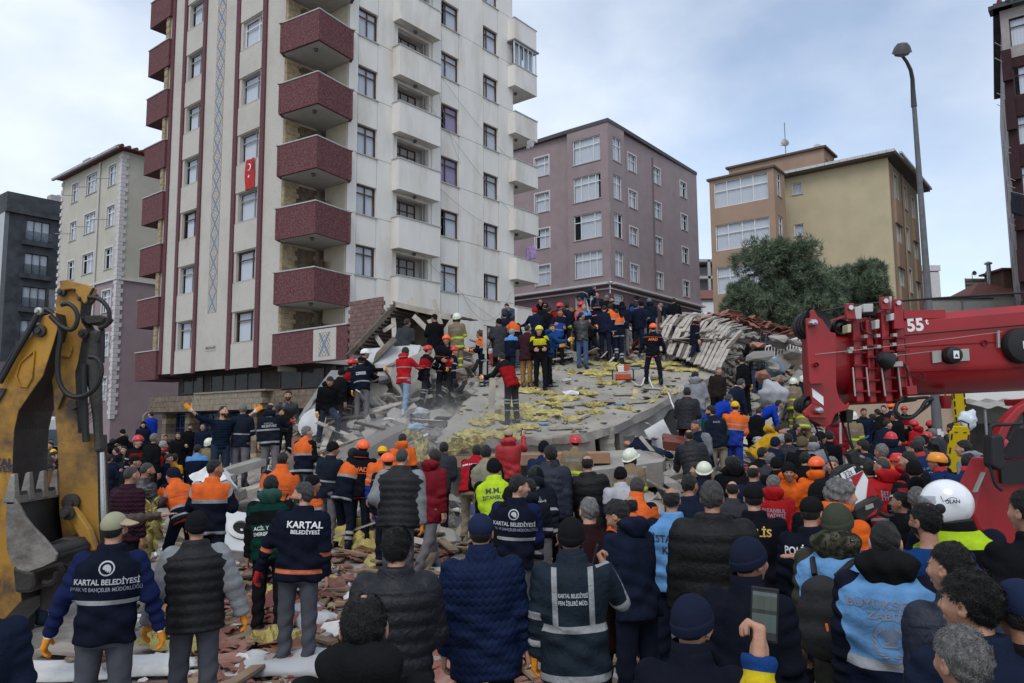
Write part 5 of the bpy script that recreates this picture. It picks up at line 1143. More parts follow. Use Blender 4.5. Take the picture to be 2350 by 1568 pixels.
def collar(x,top,bot,w,Yh):
    a=at(*Z3(x,top),7.3-Yh/2);c=at(*Z3(x,bot),7.3-Yh/2);b=MB();W=w*.00128
    b.box(a.x-W/2,a.x+W/2,7.3-Yh/2,7.3+Yh/2,c.z,a.z);o=b.build('section_collar',red,crane,mw=ci,bevel=.02)
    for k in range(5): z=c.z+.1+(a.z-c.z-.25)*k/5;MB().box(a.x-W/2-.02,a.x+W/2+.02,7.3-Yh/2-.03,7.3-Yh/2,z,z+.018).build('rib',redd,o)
    return o
collar(890,350,1000,60,.60);collar(985,400,1005,52,.63);collar(1095,335,1000,58,.66);collar(1198,330,985,62,.70)
# raised lugs with rollers
for (x,t,b_) in ((850,288,400),(1100,240,330),(1190,255,470)):
    o=ppoly(Z3,[(x-28,t),(x+28,t-3),(x+40,t+90),(x+45,b_),(x-25,b_)],6.88,6.93,'lug',red,crane,ci,.006)
    p=at(*Z3(x,t+30),6.87);MB().cyl((p.x,p.y-.02,p.z),(p.x,p.y+.06,p.z),.022,10).build('bolt',steel,o,True)
for (x0,x1,y0,y1,Y) in ((860,932,312,402,6.9),(945,1015,292,350,6.92),(1112,1150,240,330,6.95),(1030,1060,405,470,6.88),(1138,1165,360,410,6.88),(832,858,438,497,6.88)):
    ppoly(Z3,[(x0,y0),(x1,y0-4),(x1,y1-4),(x0,y1)],Y,Y+.12,'sensor_box',mat('white_grey_box',(.45,.45,.43),.45,.08) if x0!=832 else mat('pale_yellow_box',(.45,.45,.28),.5,.1),crane,ci,.006)
ppoly(Z3,[(925,300),(975,285),(1040,330),(1045,385),(1000,375),(935,385)],7.02,7.14,'black_cover',blk,crane,ci,.01)
# head side plates
HP=[(535,395),(566,392),(568,335),(595,335),(622,385),(650,400),(712,492),(748,500),(752,880),(768,955),(800,1000),(820,1015),(838,990),(847,1018),(825,1052),(780,1062),(745,1080),(715,1150),(690,1168),(645,1162),(520,1090),(515,1062),(578,1000),(562,870)]
for Y in (6.92,7.24): ppoly(Z3,HP,Y,Y+.035,'head_plate',red,crane,ci,.006)
ppoly(Z3,[(560,410),(700,520),(740,900),(700,1100),(600,1060),(580,870)],7.0,7.22,'head_core',redd,crane,ci)
for (x,y,r_,Y0,Y1) in ((608,435,105,6.98,7.2),(790,455,58,7.1,7.25),(570,1012,62,6.98,7.18),(690,1090,75,6.98,7.18)):
    p=at(*Z3(x,y),Y0);r0=r_*.00128
    for k in range(3): yy=Y0+(Y1-Y0)*k/3;b=MB();b.lathe([(.02,0),(r0*.6,.02),(r0,0),(r0*.93,.05),(r0,.1),(r0*.6,.08),(.02,.1)],28,M=T(p.x,yy,p.z,rx=R(-90)));b.build('sheave',blk,crane,True,mw=ci)
for (x,y) in ((578,428),(617,1052)):
    p=at(*Z3(x,y),6.9);b=MB();b.lathe([(.001,.09),(.025,.085),(.036,.05),(.036,0)],18,M=T(p.x,p.y+.02,p.z,rx=R(90)));b.build('pin',steel,crane,True,mw=ci)
p=at(*Z3(602,728),6.9);b=MB();b.lathe([(.022,.02),(.022,.0),(.012,.0),(.012,.015)],16,M=T(p.x,p.y,p.z,rx=R(90)));b.build('pipe_stub',redd,crane,True,mw=ci)
ppoly(Z3,[(566,862),(665,858),(662,840),(560,846)],6.86,6.92,'flange',red,crane,ci);ppoly(Z3,[(560,1085),(690,1090),(690,1105),(560,1100)],6.86,6.92,'flange',red,crane,ci)
ppoly(Z3,[(575,892),(657,955),(660,1018),(582,955)],6.912,6.919,'white_stripe',wht,crane,ci);ppoly(Z3,[(575,892),(582,955),(583,1000),(660,1018),(655,1018),(577,1001)],6.914,6.919,'red_stripe',rdm,crane,ci)
# 55t lettering
fy=7.3-.31-.003
def pxtext(txt,Z,x,y,h,Y,m,parent,inv,bold=.02,rot=0,wrap=1.,name='lettering'):
    p=at(*Z(x,y),Y);return text_obj(txt,h,m,parent,inv@T(p.x,p.y,p.z,rx=R(90))@Matrix.Rotation(rot,4,'Z'),name,bold,wrap)
pxtext('55',Z3,1315,445,.16,fy,wht,crane,ci,.035,R(4),1.0);pxtext('t',Z3,1397,418,.075,fy,wht,crane,ci,.04,R(4))
# panels, weld lines on the boom
for (a,c_,h) in (((1235,600),(2700,520),6),((1240,775),(2700,730),5)):
    P0,P1=at(*Z3(*a),fy),at(*Z3(*c_),fy);b=MB();b.tube([P0,P1],.006,5);b.build('weld_seam',redd,crane,mw=ci)
b=MB();p0,p1=at(*Z3(1225,352),7.02),at(*Z3(1520,328),7.02);b.box(p0.x,p1.x,7.0,7.25,p0.z-.06,p0.z+.02);b.build('top_rail',red,crane,mw=ci)
# reels
for (x,y,r_) in ((2052,592,128),(1562,660,62)):
    p=at(*Z3(x,y),fy);r0=r_*.00128;b=MB();b.lathe([(.001,.10),(r0*.5,.10),(r0*.9,.085),(r0,.05),(r0,0)],32,M=T(p.x,fy+.002,p.z,rx=R(90)));o=b.build('cable_reel',blk,crane,True,mw=ci)
    MB().box(p.x-.025,p.x+.025,fy-.105,fy-.1,p.z-.035,p.z+.035).build('warning_label',wht,o)
    b=MB();b.add([(p.x-.017,fy-.107,p.z-.02),(p.x+.017,fy-.107,p.z-.02),(p.x,fy-.107,p.z+.012)],[(0,1,2)]);b.build('warning_triangle',blk,o)
ppoly(Z3,[(1435,628),(1500,622),(1502,705),(1440,715)],fy-.02,fy-.004,'bracket',galv,crane,ci);ppoly(Z3,[(1625,615),(1698,610),(1704,695),(1630,700)],fy-.02,fy-.004,'bracket',galv,crane,ci)
ppoly(Z3,[(1902,485),(1918,480),(1922,600),(1906,605)],fy-.03,fy-.004,'bracket',galv,crane,ci)
for (x,y) in ((1804,572),): p=at(*Z3(x,y),fy);b=MB();b.lathe([(.028,.01),(.028,0),(.02,0),(.02,-.02),(.001,-.02)],18,M=T(p.x,p.y-.004,p.z,rx=R(90)));b.build('port',redd,crane,True,mw=ci)
def rope(name,Z,pts,Y,r,m=blk,parent=crane,inv=ci,ys=None):
    P=[at(*Z(*p),(ys[i] if ys else Y)) for i,p in enumerate(pts)];b=MB();Q=[]
    if len(P)>2:
        for i in range(len(P)-1):
            p0=P[max(i-1,0)];p1=P[i];p2=P[i+1];p3=P[min(i+2,len(P)-1)]
            for t in (0,.2,.4,.6,.8): Q.append(.5*((2*p1)+(p2-p0)*t+(2*p0-5*p1+4*p2-p3)*t*t+(3*p1-p0-3*p2+p3)*t**3))
        Q.append(P[-1])
    else: Q=P
    b.tube(Q,r,8);return b.build(name,m,parent,True,mw=inv)
rope('hoist_rope',Z3,[(640,345),(1100,278),(2200,205)],7.3,.011);rope('hoist_rope',Z3,[(1165,522),(2200,432)],fy-.02,.006);rope('sensor_wire',Z3,[(600,652),(1160,590),(1935,490)],6.9,.003,galv);rope('sensor_wire',Z3,[(1160,662),(1450,628)],6.9,.003,galv)
rope('hoist_rope',Z3,[(510,450),(512,700),(530,1010)],7.25,.009)
rope('hoist_rope',Z3,[(585,1130),(650,1290),(738,1510)],7.2,.01);rope('hoist_rope',Z3,[(775,1085),(840,1270),(908,1420)],7.15,.01);rope('hoist_rope',Z3,[(825,1060),(850,1250),(905,1405)],7.0,.008)
ppoly(Z3,[(815,1040),(878,1050),(868,1140),(825,1140)],6.98,7.12,'rope_socket',blk,crane,ci,.01)
rope('chain',Z3,[(778,1140),(782,1290)],6.95,.012,galv)
rope('hose_loop',Z3,[(1250,965),(1190,1000),(1175,1060),(1220,1105),(1290,1100),(1350,1050),(1390,990),(1440,968)],6.95,.018);rope('hose_loop',Z3,[(1260,975),(1400,960),(1420,1000),(1350,1060),(1300,1095)],6.98,.014)
rope('cable_tangle',Z3,[(1235,720),(1270,780),(1330,830),(1380,840),(1370,800),(1350,785)],6.88,.006);rope('cable_tangle',Z3,[(990,380),(1000,480),(1020,520),(940,480),(930,430)],6.86,.007)
ppoly(Z3,[(1230,960),(1330,955),(1330,985),(1230,1000)],6.95,7.3,'hose_bracket',blk,crane,ci,.01)
b=MB();p=at(*Z3(1130,708),6.85);b.lathe([(.001,.13),(.05,.11),(.075,.05),(.085,0)],20,M=T(p.x,p.y,p.z,ry=R(-60),rx=R(10)));o=b.build('work_lamp',blk,crane,True,mw=ci);ppoly(Z3,[(1150,705),(1225,700),(1230,738),(1160,742)],6.8,6.86,'lamp_bracket',galv,crane,ci,.005)
ppoly(Z3,[(1250,730),(1265,728),(1300,880),(1280,885)],6.9,6.93,'rod',red,crane,ci);ppoly(Z3,[(1252,880),(1325,873),(1333,940),(1262,945)],6.85,6.98,'red_box',red,crane,ci,.008)
for (a,c_) in (((868,745),(885,950)),((965,745),(985,950)),((1073,745),(1100,950)),((1190,745),(1215,950))): rope('guide_rod',Z3,[a,c_],6.88,.008,galv)
for (x,y) in ((840,632),(945,607),(1045,598),(1155,582),(1160,515),(1040,520),(950,525),(1160,658),(850,612)): p=at(*Z3(x,y),6.93);MB().cbox(tuple(p),(.035,.06,.03)).build('clamp',galv,crane,mw=ci)
b=MB();p=at(*Z3(1531,985),7.1);b.lathe([(.0,.05),(.05,.05),(.05,.0),(.04,-.07),(.0,-.07)],18,M=T(*p));b.cyl((p.x,p.y,p.z+.05),(p.x,p.y,p.z+.12),.006,6);b.build('beacon',redd,crane,True,mw=ci)
# turret block out of frame that carries the boom and the carrier cab
MB().box(11.5,14,6.4,8.4,.9,3.8).build('turret',red,crane,mw=ci);MB().box(9,16,6.5,8.6,.6,1.1).build('chassis',blk,crane,mw=ci)
for x in (10,12,14): MB().cyl((x,6.1,.55),(x,6.5,.55),.55,24).build('wheel',blk,crane,True,mw=ci)
# hook block
hk=empty('hook_block',at(1955,1150,6.6));tag(hk,'black hook block marked 32t with red and white stripes under the jib','hook block');hi=Matrix.Translation(-hk.location)
ppoly(Z7,[(700,180),(715,120),(760,90),(840,70),(885,95),(905,125),(1005,288),(1045,345),(1010,395),(905,450),(875,470),(838,430),(830,360),(770,260)],6.6,6.72,'block_plate',blk,hk,hi,.01)
ppoly(Z7,[(775,190),(893,118),(1000,282),(848,362),(832,355)],6.585,6.598,'white_plate',wht,hk,hi)
ppoly(Z7,[(818,165),(893,120),(900,130),(848,230),(838,220)],6.578,6.583,'red_stripe',rdm,hk,hi);ppoly(Z7,[(935,180),(1000,282),(918,325)],6.578,6.583,'red_stripe',rdm,hk,hi)
ppoly(Z7,[(743,140),(830,92),(850,138),(766,186)],6.565,6.575,'number_plate',wht,hk,hi);pxtext('32t',Z7,797,139,.072,6.555,blk,hk,hi,.0,R(27),.85)
ppoly(Z7,[(838,380),(1000,290),(1040,350),(1015,420),(890,480),(850,440)],6.48,6.62,'counterweight',blk,hk,hi,.015);ppoly(Z7,[(912,358),(965,340),(972,368),(918,388)],6.472,6.479,'label_plate',galv,hk,hi);ppoly(Z7,[(920,442),(1000,372),(985,412)],6.472,6.479,'red_triangle',rdm,hk,hi)
ppoly(Z7,[(800,0),(850,-30),(880,10),(870,75),(830,75)],6.65,6.75,'rope_head',blk,hk,hi,.01)
for (x,y) in ((727,158),(888,93),(838,96),(985,300)): p=at(*Z7(x,y),6.59);b=MB();b.lathe([(.001,.012),(.01,.01),(.013,0)],10,M=T(p.x,p.y,p.z,rx=R(90)));b.build('bolt',galv,hk,True,mw=hi)
b=MB();b.tube([at(*Z7(990,400),6.7),at(*Z7(1060,430),6.7),at(*Z7(1100,420),6.7),at(*Z7(1090,390),6.7)],.02,8);b.build('hook',blk,hk,True,mw=hi)
# crane carrier cab at the right edge
cab=empty('crane_cab',(at(2330,1100,6.2).x,6.2,0));tag(cab,'red crane cab with black mirror at the right edge','vehicle cab');ki=Matrix.Translation(-cab.location)
K=lambda x,y:(x,y)
CB=lambda x,y:(x,y)
ppoly(K,[(2243,1215),(2228,1180),(2240,1130),(2262,1085),(2278,1050),(2330,1060),(2520,1040),(2520,1500),(2300,1500),(2290,1300),(2265,1240)],6.2,6.5,'cab_body',red,cab,ki,.03)
ppoly(K,[(2272,1055),(2285,1010),(2305,968),(2335,935),(2370,915),(2382,925),(2345,950),(2318,985),(2300,1030),(2292,1058)],6.15,6.25,'door_pillar',red,cab,ki,.01)
ppoly(K,[(2272,1055),(2285,1010),(2305,968),(2335,935),(2370,915),(2382,925),(2345,950),(2318,985),(2300,1030),(2292,1058)],6.42,6.5,'rear_pillar',red,cab,ki,.01)
ppoly(K,[(2365,915),(2520,905),(2520,925),(2370,930)],6.15,6.5,'cab_roof',red,cab,ki,.01)
ppoly(K,[(2296,1056),(2304,1030),(2322,988),(2350,955),(2380,935),(2520,925),(2520,1045)],6.25,6.27,'side_window',GL,cab,ki)
ppoly(K,[(2296,1060),(2300,1110),(2520,1110),(2520,1045)],6.16,6.2,'window_frame',blk,cab,ki);ppoly(K,[(2300,1056),(2520,1042),(2520,960),(2340,985)],6.4,6.45,'seat_back',dark,cab,ki)
ppoly(K,[(2276,1000),(2300,996),(2308,1010),(2308,1075),(2296,1082),(2278,1070)],5.95,6.08,'mirror',blk,cab,ki,.02)
rope('mirror_arm',K,[(2310,975),(2280,976),(2272,990),(2272,1060),(2284,1110),(2300,1125)],6.0,.014,blk,cab,ki);rope('mirror_arm',K,[(2310,975),(2345,972)],6.0,.012,blk,cab,ki)
ppoly(K,[(2238,1130),(2244,1128),(2262,1085),(2258,1084)],6.14,6.18,'grille',galv,cab,ki)
MB().cyl((at(2420,1300,6.1).x,5.85,.5),(at(2420,1300,6.1).x,6.15,.5),.5,24).build('wheel',blk,cab,True,mw=ki)
# ================= EXCAVATOR =================
yel=mat('excavator_yellow',(.40,.20,.02),.5,.16,1.6,.12,40,dirt=(.07,.045,.025),dscale=2.2,damt=.95)
yel2=mat('worn_yellow_stick',(.36,.185,.03),.6,.25,2,.2,30,dirt=(.045,.035,.025),dscale=1.7,damt=1.)
grs=mat('greasy_dark_steel',(.035,.03,.027),.55,.4,3,.3,30);bks=mat('worn_bucket_steel',(.23,.21,.19),.5,.3,3,.35,25,metal=.4,dirt=(.06,.045,.035),dscale=2,damt=.8);bki=mat('bucket_inside',(.02,.018,.016),.7,.3)
ex=empty('excavator',(-4.6,7.4,0));tag(ex,'dirty yellow excavator arm with raised toothed bucket at the left edge','excavator');ei=Matrix.Translation(-ex.location)
BO=[(-60,870),(0,762),(100,620),(215,480),(255,400),(330,380),(345,470),(320,560),(255,760),(170,880),(110,970),(85,1080),(75,1250),(75,1420),(90,1700),(130,2100),(-60,2300)]
o=ppoly2(Z5,BO,6.6,7.1,'boom',[yel,grs],ex,ei)
# raised oval stiffener
p=[at(*Z5(*q),6.59) for q in ((205,605),(120,680),(95,760),(120,820),(160,825),(190,770),(205,610))];b=MB();b.tube(p,.008,6);b.build('stiffener_bead',yel,ex,True,mw=ei)
b=MB();b.slab([(at(*Z5(*q),6.6).x,at(*Z5(*q),6.6).z) for q in ((-10,830),(42,835),(-10,930))],6.58,6.6);b.build('decal_wedge',grs,ex,mw=ei)
pxtext('TAL',Z5,20,1275,.09,6.59,mat('navy_print',(.02,.025,.06),.6,.1),ex,ei,.03);pxtext('YESi',Z5,30,1315,.07,6.59,_M['navy_print'],ex,ei,.02)
# stick
SK=[(352,225),(372,195),(400,190),(440,205),(470,230),(520,240),(545,262),(500,320),(490,400),(500,440),(535,490),(500,560),(478,680),(462,740),(470,900),(480,1100),(590,1110),(595,1300),(600,1560),(612,1800),(600,1880),(480,1890),(380,1800),(350,1568),(340,1150),(320,960),(312,830),(290,690),(318,600),(340,450),(325,400),(330,320)]
ppoly2(Z5,[(x-(14 if x>400 else 0),y) for x,y in SK],6.75,6.93,'stick',[yel2,_M['greasy_dark_steel']],ex,ei)
for (pts,y0) in (([(360,560),(420,570),(428,600),(410,650),(355,640)],6.72),([(322,840),(370,835),(375,880),(340,960),(320,930)],6.71),([(395,900),(450,900),(455,950),(420,960)],6.70)): ppoly(Z5,pts,y0,6.75,'valve_plate',yel2,ex,ei,.006)
ppoly(Z5,[(520,490),(580,480),(592,520),(582,560),(590,700),(592,1000),(598,1210),(555,1220),(540,1000),(510,800),(500,700)],6.72,6.80,'cylinder_barrel',grs,ex,ei,.03)
p0,p1=at(*Z5(592,1215),6.83),at(*Z5(612,1700),6.83);MB().cyl(p0,p1,.045,16).build('cylinder_rod',steel,ex,True,mw=ei);p0,p1=at(*Z5(617,1215),6.86),at(*Z5(628,1600),6.86);MB().cyl(p0,p1,.016,10).build('pipe',mat('brown_pipe',(.12,.03,.03),.5,.1),ex,True,mw=ei)
for (x,y,r_,m) in ((375,262,24,grs),(505,508,28,grs),(245,492,36,grs),(460,250,14,grs),(490,300,18,grs),(240,375,22,galv),(430,1510,50,grs),(400,1900,36,grs)):
    p=at(*Z5(x,y),6.6 if x<300 else 6.74);r0=r_*.0015;b=MB();b.lathe([(.001,.06),(r0*.45,.06),(r0*.5,.04),(r0,.035),(r0,0)],20,M=T(p.x,p.y,p.z,rx=R(90)));b.build('pivot_pin',m,ex,True,mw=ei)
ppoly(Z5,[(500,400),(600,395),(625,410),(605,440),(520,450),(495,430)],6.78,6.95,'link_arm',grs,ex,ei,.01);ppoly(Z5,[(350,190),(400,185),(450,200),(520,215),(560,235),(545,300),(500,330),(430,240),(360,250)],6.70,6.76,'stick_head_plate',yel2,ex,ei,.01)
for pts,r_,Y in (([(225,375),(280,365),(340,420),(360,520),(345,640),(350,780),(400,865),(480,882),(560,840),(600,760),(600,690),(570,650),(530,645)],.022,6.62),([(365,335),(410,330),(450,365),(462,420),(440,475),(400,480),(350,450),(300,400)],.02,6.6),([(525,290),(590,300),(640,350),(652,410),(635,455),(590,475)],.02,6.66),([(560,235),(540,270),(520,330)],.012,6.7),([(0,800),(60,690),(110,600),(170,500),(225,395)],.022,6.55),([(0,770),(70,640),(130,550),(190,450),(222,385)],.02,6.58),([(610,480),(612,560),(608,680)],.02,6.7),([(500,690),(500,850),(510,1100),(515,1150)],.03,6.7),([(480,740),(478,900),(485,1040)],.012,6.7)):
    rope('hydraulic_hose',Z5,pts,Y,r_,blk,ex,ei)
# bucket
BK=[(62,78),(48,150),(42,300),(50,520),(85,630),(140,680),(210,700),(330,660),(430,612),(445,560),(390,490),(330,420),(250,340),(195,270),(150,180),(105,110)]
Pn=[at(*Z4(*p),6.15) for p in BK]
for Y in (6.15,6.98):
    b=MB();b.slab([(p.x,p.z) for p in Pn],Y,Y+.03);b.build('bucket_side',bks,ex,mw=ei,bevel=.005)
sh_=Pn[:12];b=MB();vs=[]
for p in Pn[0:11]: vs+=[(p.x+.01,6.18,p.z),(p.x+.01,6.98,p.z)]
b.add(vs,[(2*i,2*i+1,2*i+3,2*i+2) for i in range(10)]);o=b.build('bucket_shell',bki,ex,True,mw=ei);s_=o.modifiers.new('t','SOLIDIFY');s_.thickness=.025
e0=Pn[0]
for i in range(5):
    y=6.18+.19*i;b=MB();x,z=e0.x,e0.z
    b.add([(x-.03,y-.035,z-.08),(x+.06,y-.035,z-.08),(x+.06,y+.045,z-.08),(x-.03,y+.045,z-.08),(x-.0,y-.02,z+.14),(x+.035,y-.02,z+.15),(x+.035,y+.03,z+.15),(x-.0,y+.03,z+.14)],[(0,3,2,1),(4,5,6,7),(0,1,5,4),(1,2,6,5),(2,3,7,6),(3,0,4,7)]);b.build('tooth',bks,ex,mw=ei,bevel=.008)
MB().box(e0.x-.03,e0.x+.05,6.15,7.0,e0.z-.09,e0.z-.03).build('cutting_edge',bks,ex,mw=ei)
ppoly(Z4,[(385,470),(480,432),(580,440),(612,500),(600,600),(520,640),(440,610)],6.5,6.75,'bucket_ear',grs,ex,ei,.01)
ppoly(Z4,[(505,230),(530,195),(565,195),(620,260),(690,370),(745,530),(700,540),(620,430),(560,330),(520,280)],6.62,6.7,'bucket_link',yel2,ex,ei,.01)
for (x,y) in ((535,235),(510,490)): p=at(*Z4(x,y),6.6);b=MB();b.lathe([(.001,.08),(.03,.08),(.035,.03),(.06,.03),(.06,0)],20,M=T(p.x,p.y,p.z,rx=R(90)));b.build('pivot_pin',grs,ex,True,mw=ei)
ppoly(Z4,[(300,700),(440,690),(435,1000),(300,1005)],6.8,7.1,'support_cylinder',grs,ex,ei,.03);rope('lifting_eye',Z4,[(290,700),(300,760),(370,785),(430,760),(445,700)],6.6,.025,grs,ex,ei)
ppoly(Z4,[(90,650),(270,700),(280,800),(250,860),(110,870)],6.5,7.,'link_casting',grs,ex,ei,.03)
ppoly(Z5,[(228,1330),(282,1325),(285,1430),(232,1440)],7.35,7.45,'yellow_bracket',yel,ex,ei)
MB().box(-8.5,-5.8,6.5,9,.9,2.6).build('house',yel,ex,mw=ei);MB().box(-9,-5.6,6.4,9.2,.0,.9).build('track',blk,ex,mw=ei)
# ================= AMBULANCE far left =================
p=at(88,1040,27);am=empty('ambulance',(p.x-1.1,27,0));tag(am,'white ambulance with red 112 on its raised roof, seen past the digger','ambulance')
wv=mat('white_van_paint',(.66,.67,.68),.3,.04,coat=.4)
am.rotation_euler=(0,0,R(48))
prof=[(-.2,.35),(-.25,1.0),(.15,1.25),(.9,2.1),(1.2,2.75),(5.2,2.85),(5.2,.35)]
b=MB();b.v=[(x,y,z) for x in (-1,1) for y,z in prof];n=len(prof);b.f=[tuple(range(n)),tuple(range(2*n-1,n-1,-1))]+[(i,n+i,n+(i+1)%n,(i+1)%n) for i in range(n)];b.m=[0]*len(b.f)
b.build('body',wv,am,bevel=.08)
b=MB();b.add([(-.88,.19,1.32),(.88,.19,1.32),(.78,.86,2.08),(-.78,.86,2.08)],[(0,1,2,3)],0,T(0,-.02,.02));b.build('windscreen',mat('blue_glass',(.10,.14,.17),.1,.1),am)
MB().box(-.7,.7,.95,1.3,2.8,2.95).build('light_bar',mat('lightbar_blue',(.05,.12,.4),.2,.1),am)
text_obj('112',.42,mat('ambulance_red',(.5,.02,.04),.5,.05),am,T(.1,.98,2.4,rx=R(65)),bold=.04)
b=MB();cr_=[(.36*math.cos(R(a)),.36*math.sin(R(a))) for a in range(60,301,15)]+[(.1+.29*math.cos(R(a)),.29*math.sin(R(a))) for a in range(300,59,-15)];k=len(cr_)//2
for i in range(k-1): p,q,r_,s_=cr_[i],cr_[i+1],cr_[2*k-2-i],cr_[2*k-1-i];b.add([(p[0],p[1],0),(q[0],q[1],0),(r_[0],r_[1],0),(s_[0],s_[1],0)],[(0,1,2,3)])
b.build('crescent',_M['ambulance_red'],am,mw=T(-.25,.97,2.4,rx=R(65)))
for x in (-.95,.95):
    for y in (.6,4.2): MB().cyl((x-.12,y,.35),(x+.12,y,.35),.35,18).build('wheel',blk,am,True)
    MB().box(x*.8-.15,x*.8+.15,-.27,-.2,.75,.95).build('headlight',galv,am)
# second white van roof behind
p=at(118,1005,33);v2=empty('white_van',(p.x,33,0));tag(v2,'white van mostly hidden by the digger stick behind the ambulance','van');v2.rotation_euler=(0,0,R(50));MB().box(-1,1,0,4.5,.4,2.75).build('body',wv,v2,bevel=.15);MB().box(-.85,.85,-.02,0,1.5,2.2).build('windscreen',_M['blue_glass'],v2)
for x in (-.95,.95): MB().cyl((x-.1,.9,.35),(x+.1,.9,.35),.35,16).build('wheel',blk,v2,True)
# ================= SMALL PROPS =================
def board(px,py,Y,ang,label,w=.42,l=1.75):
    p=at(px,py,Y);o=empty('spine_board',p,rot=(R(12),R(ang),R(4)));tag(o,label,'spine board')
    ym=mat('spine_board_yellow',(.55,.38,.0),.4,.04)
    pts=[(-w*.32,-l/2),(w*.32,-l/2),(w*.5,-l*.2),(w*.5,l*.42),(w*.36,l/2),(-w*.36,l/2),(-w*.5,l*.42),(-w*.5,-l*.2)];b=MB();b.slab(pts,-.03,.03);b.build('shell',ym,o,bevel=.015)
    for s in (-1,1):
        for j in range(6): z=-l*.4+j*l*.155;MB().cbox((s*w*.42,-.034,z),(.035,.01,.13)).build('hand_slot',blk,o)
        MB().cbox((s*w*.22,-.034,l*.43),(.07,.01,.02)).build('hand_slot',blk,o,mw=T(0,0,0,ry=0))
    b=MB();b.tube([(-w*.5,0,l*.3),(-w*.4,0,l*.53),(0,0,l*.56),(w*.4,0,l*.53),(w*.5,0,l*.3)],.02,6);b.build('black_rim',blk,o,True)
    return o
board(2192,1078,16.5,3,'upright yellow spine board leaning by the street lamp',.44,1.9)
board(2203,950,17.5,-10,'second yellow spine board carried further back',.3,1.2)
p=at(2220,970,13);o=bundle('water_bottle_pack',2222,965,17,(.36,.22,.42),mat('shrink_wrap',(.55,.62,.66),.25,.15,8),'plastic wrapped pack of water bottles carried by the awning',9,'bottle pack')
p=at(80,1045,24)
p=at(372,1002,26);gc=empty('waste_container',(p.x,26,0));tag(gc,'green metal waste container in the street behind the crowd','waste container')
MB().box(-.7,.7,-.45,.45,.5,1.35).build('body',mat('container_green',(.03,.12,.06),.6,.15),gc,bevel=.02);MB().box(-.75,.75,-.5,.5,1.35,1.42).build('lid',galv,gc)
for x in (-.55,.55): MB().cyl((x-.04,-.4,.3),(x+.04,-.4,.3),.2,14).build('wheel',blk,gc,True)
# ================= PEOPLE: continuous surfaces from blended limb fields =================
def snet(F,org,v):
    s=F<0;c=[s[i:s.shape[0]-1+i,j:s.shape[1]-1+j,k:s.shape[2]-1+k] for i in(0,1) for j in(0,1) for k in(0,1)]
    al=c[0];an=c[0]
    for q in c[1:]: al=al&q;an=an|q
    act=an&~al;ii=np.argwhere(act);n=len(ii)
    if n==0: return np.zeros((0,3)),np.zeros((0,4),int)
    ids=-np.ones(act.shape,int);ids[act]=np.arange(n)
    off=[(i,j,k) for i in(0,1) for j in(0,1) for k in(0,1)]
    val=[F[ii[:,0]+o[0],ii[:,1]+o[1],ii[:,2]+o[2]] for o in off];acc=np.zeros((n,3));cnt=np.zeros(n)
    for a in range(8):
        for b in range(a+1,8):
            d=[abs(off[a][q]-off[b][q]) for q in range(3)]
            if sum(d)!=1: continue
            va,vb=val[a],val[b];m=(va<0)!=(vb<0);t=np.where(m,va/(va-vb+1e-12),0)
            p=np.array(off[a])+t[:,None]*(np.array(off[b])-np.array(off[a]));acc+=p*m[:,None];cnt+=m
    V=(ii+acc/cnt[:,None])*v+org;Q=[]
    for ax in range(3):
        sl0=[slice(None)]*3;sl1=[slice(None)]*3;sl0[ax]=slice(0,-1);sl1[ax]=slice(1,None)
        a,b=s[tuple(sl0)],s[tuple(sl1)];e=np.argwhere(a!=b);u,w=[(1,2),(2,0),(0,1)][ax]
        e=e[(e[:,u]>0)&(e[:,w]>0)&(e[:,u]<s.shape[u]-1)&(e[:,w]<s.shape[w]-1)]
        if len(e)==0: continue
        def g(du,dw): x=e.copy();x[:,u]+=du;x[:,w]+=dw;return ids[x[:,0],x[:,1],x[:,2]]
        q=np.c_[g(-1,-1),g(0,-1),g(0,0),g(-1,0)];fl=~a[e[:,0],e[:,1],e[:,2]];q[fl]=q[fl][:,::-1];Q.append(q)
    return V,np.concatenate(Q) if Q else np.zeros((0,4),int)
def grid(lo,hi,v):
    lo=np.array(lo)-2*v;hi=np.array(hi)+2*v;ax=[np.arange(lo[i],hi[i]+v,v) for i in range(3)];G=np.meshgrid(*ax,indexing='ij');return lo,np.stack([g.ravel() for g in G],1),G[0].shape
def sdf_mesh(fn,lo,hi,v):
    org,P,sh=grid(lo,hi,v);return snet(fn(P).reshape(sh),org,v)
def cone(P,a,b,ra,rb):
    a=np.array(a,float);b=np.array(b,float);ab=b-a;t=np.clip(((P-a)@ab)/(ab@ab+1e-9),0,1);return np.linalg.norm(P-a-t[:,None]*ab,axis=1)-(ra+(rb-ra)*t)
def ell(P,c,r): 
    q=(P-np.array(c))/np.array(r);n=np.linalg.norm(q,axis=1);return (n-1)*min(r)
def smin(a,b,k=.03): h=np.clip(.5+.5*(b-a)/k,0,1);return b*(1-h)+a*h-k*h*(1-h)
def rotm(ax,deg):
    c,s=math.cos(R(deg)),math.sin(R(deg));return np.array({'x':[[1,0,0],[0,c,-s],[0,s,c]],'y':[[c,0,s],[0,1,0],[-s,0,c]],'z':[[c,-s,0],[s,c,0],[0,0,1]]}[ax])
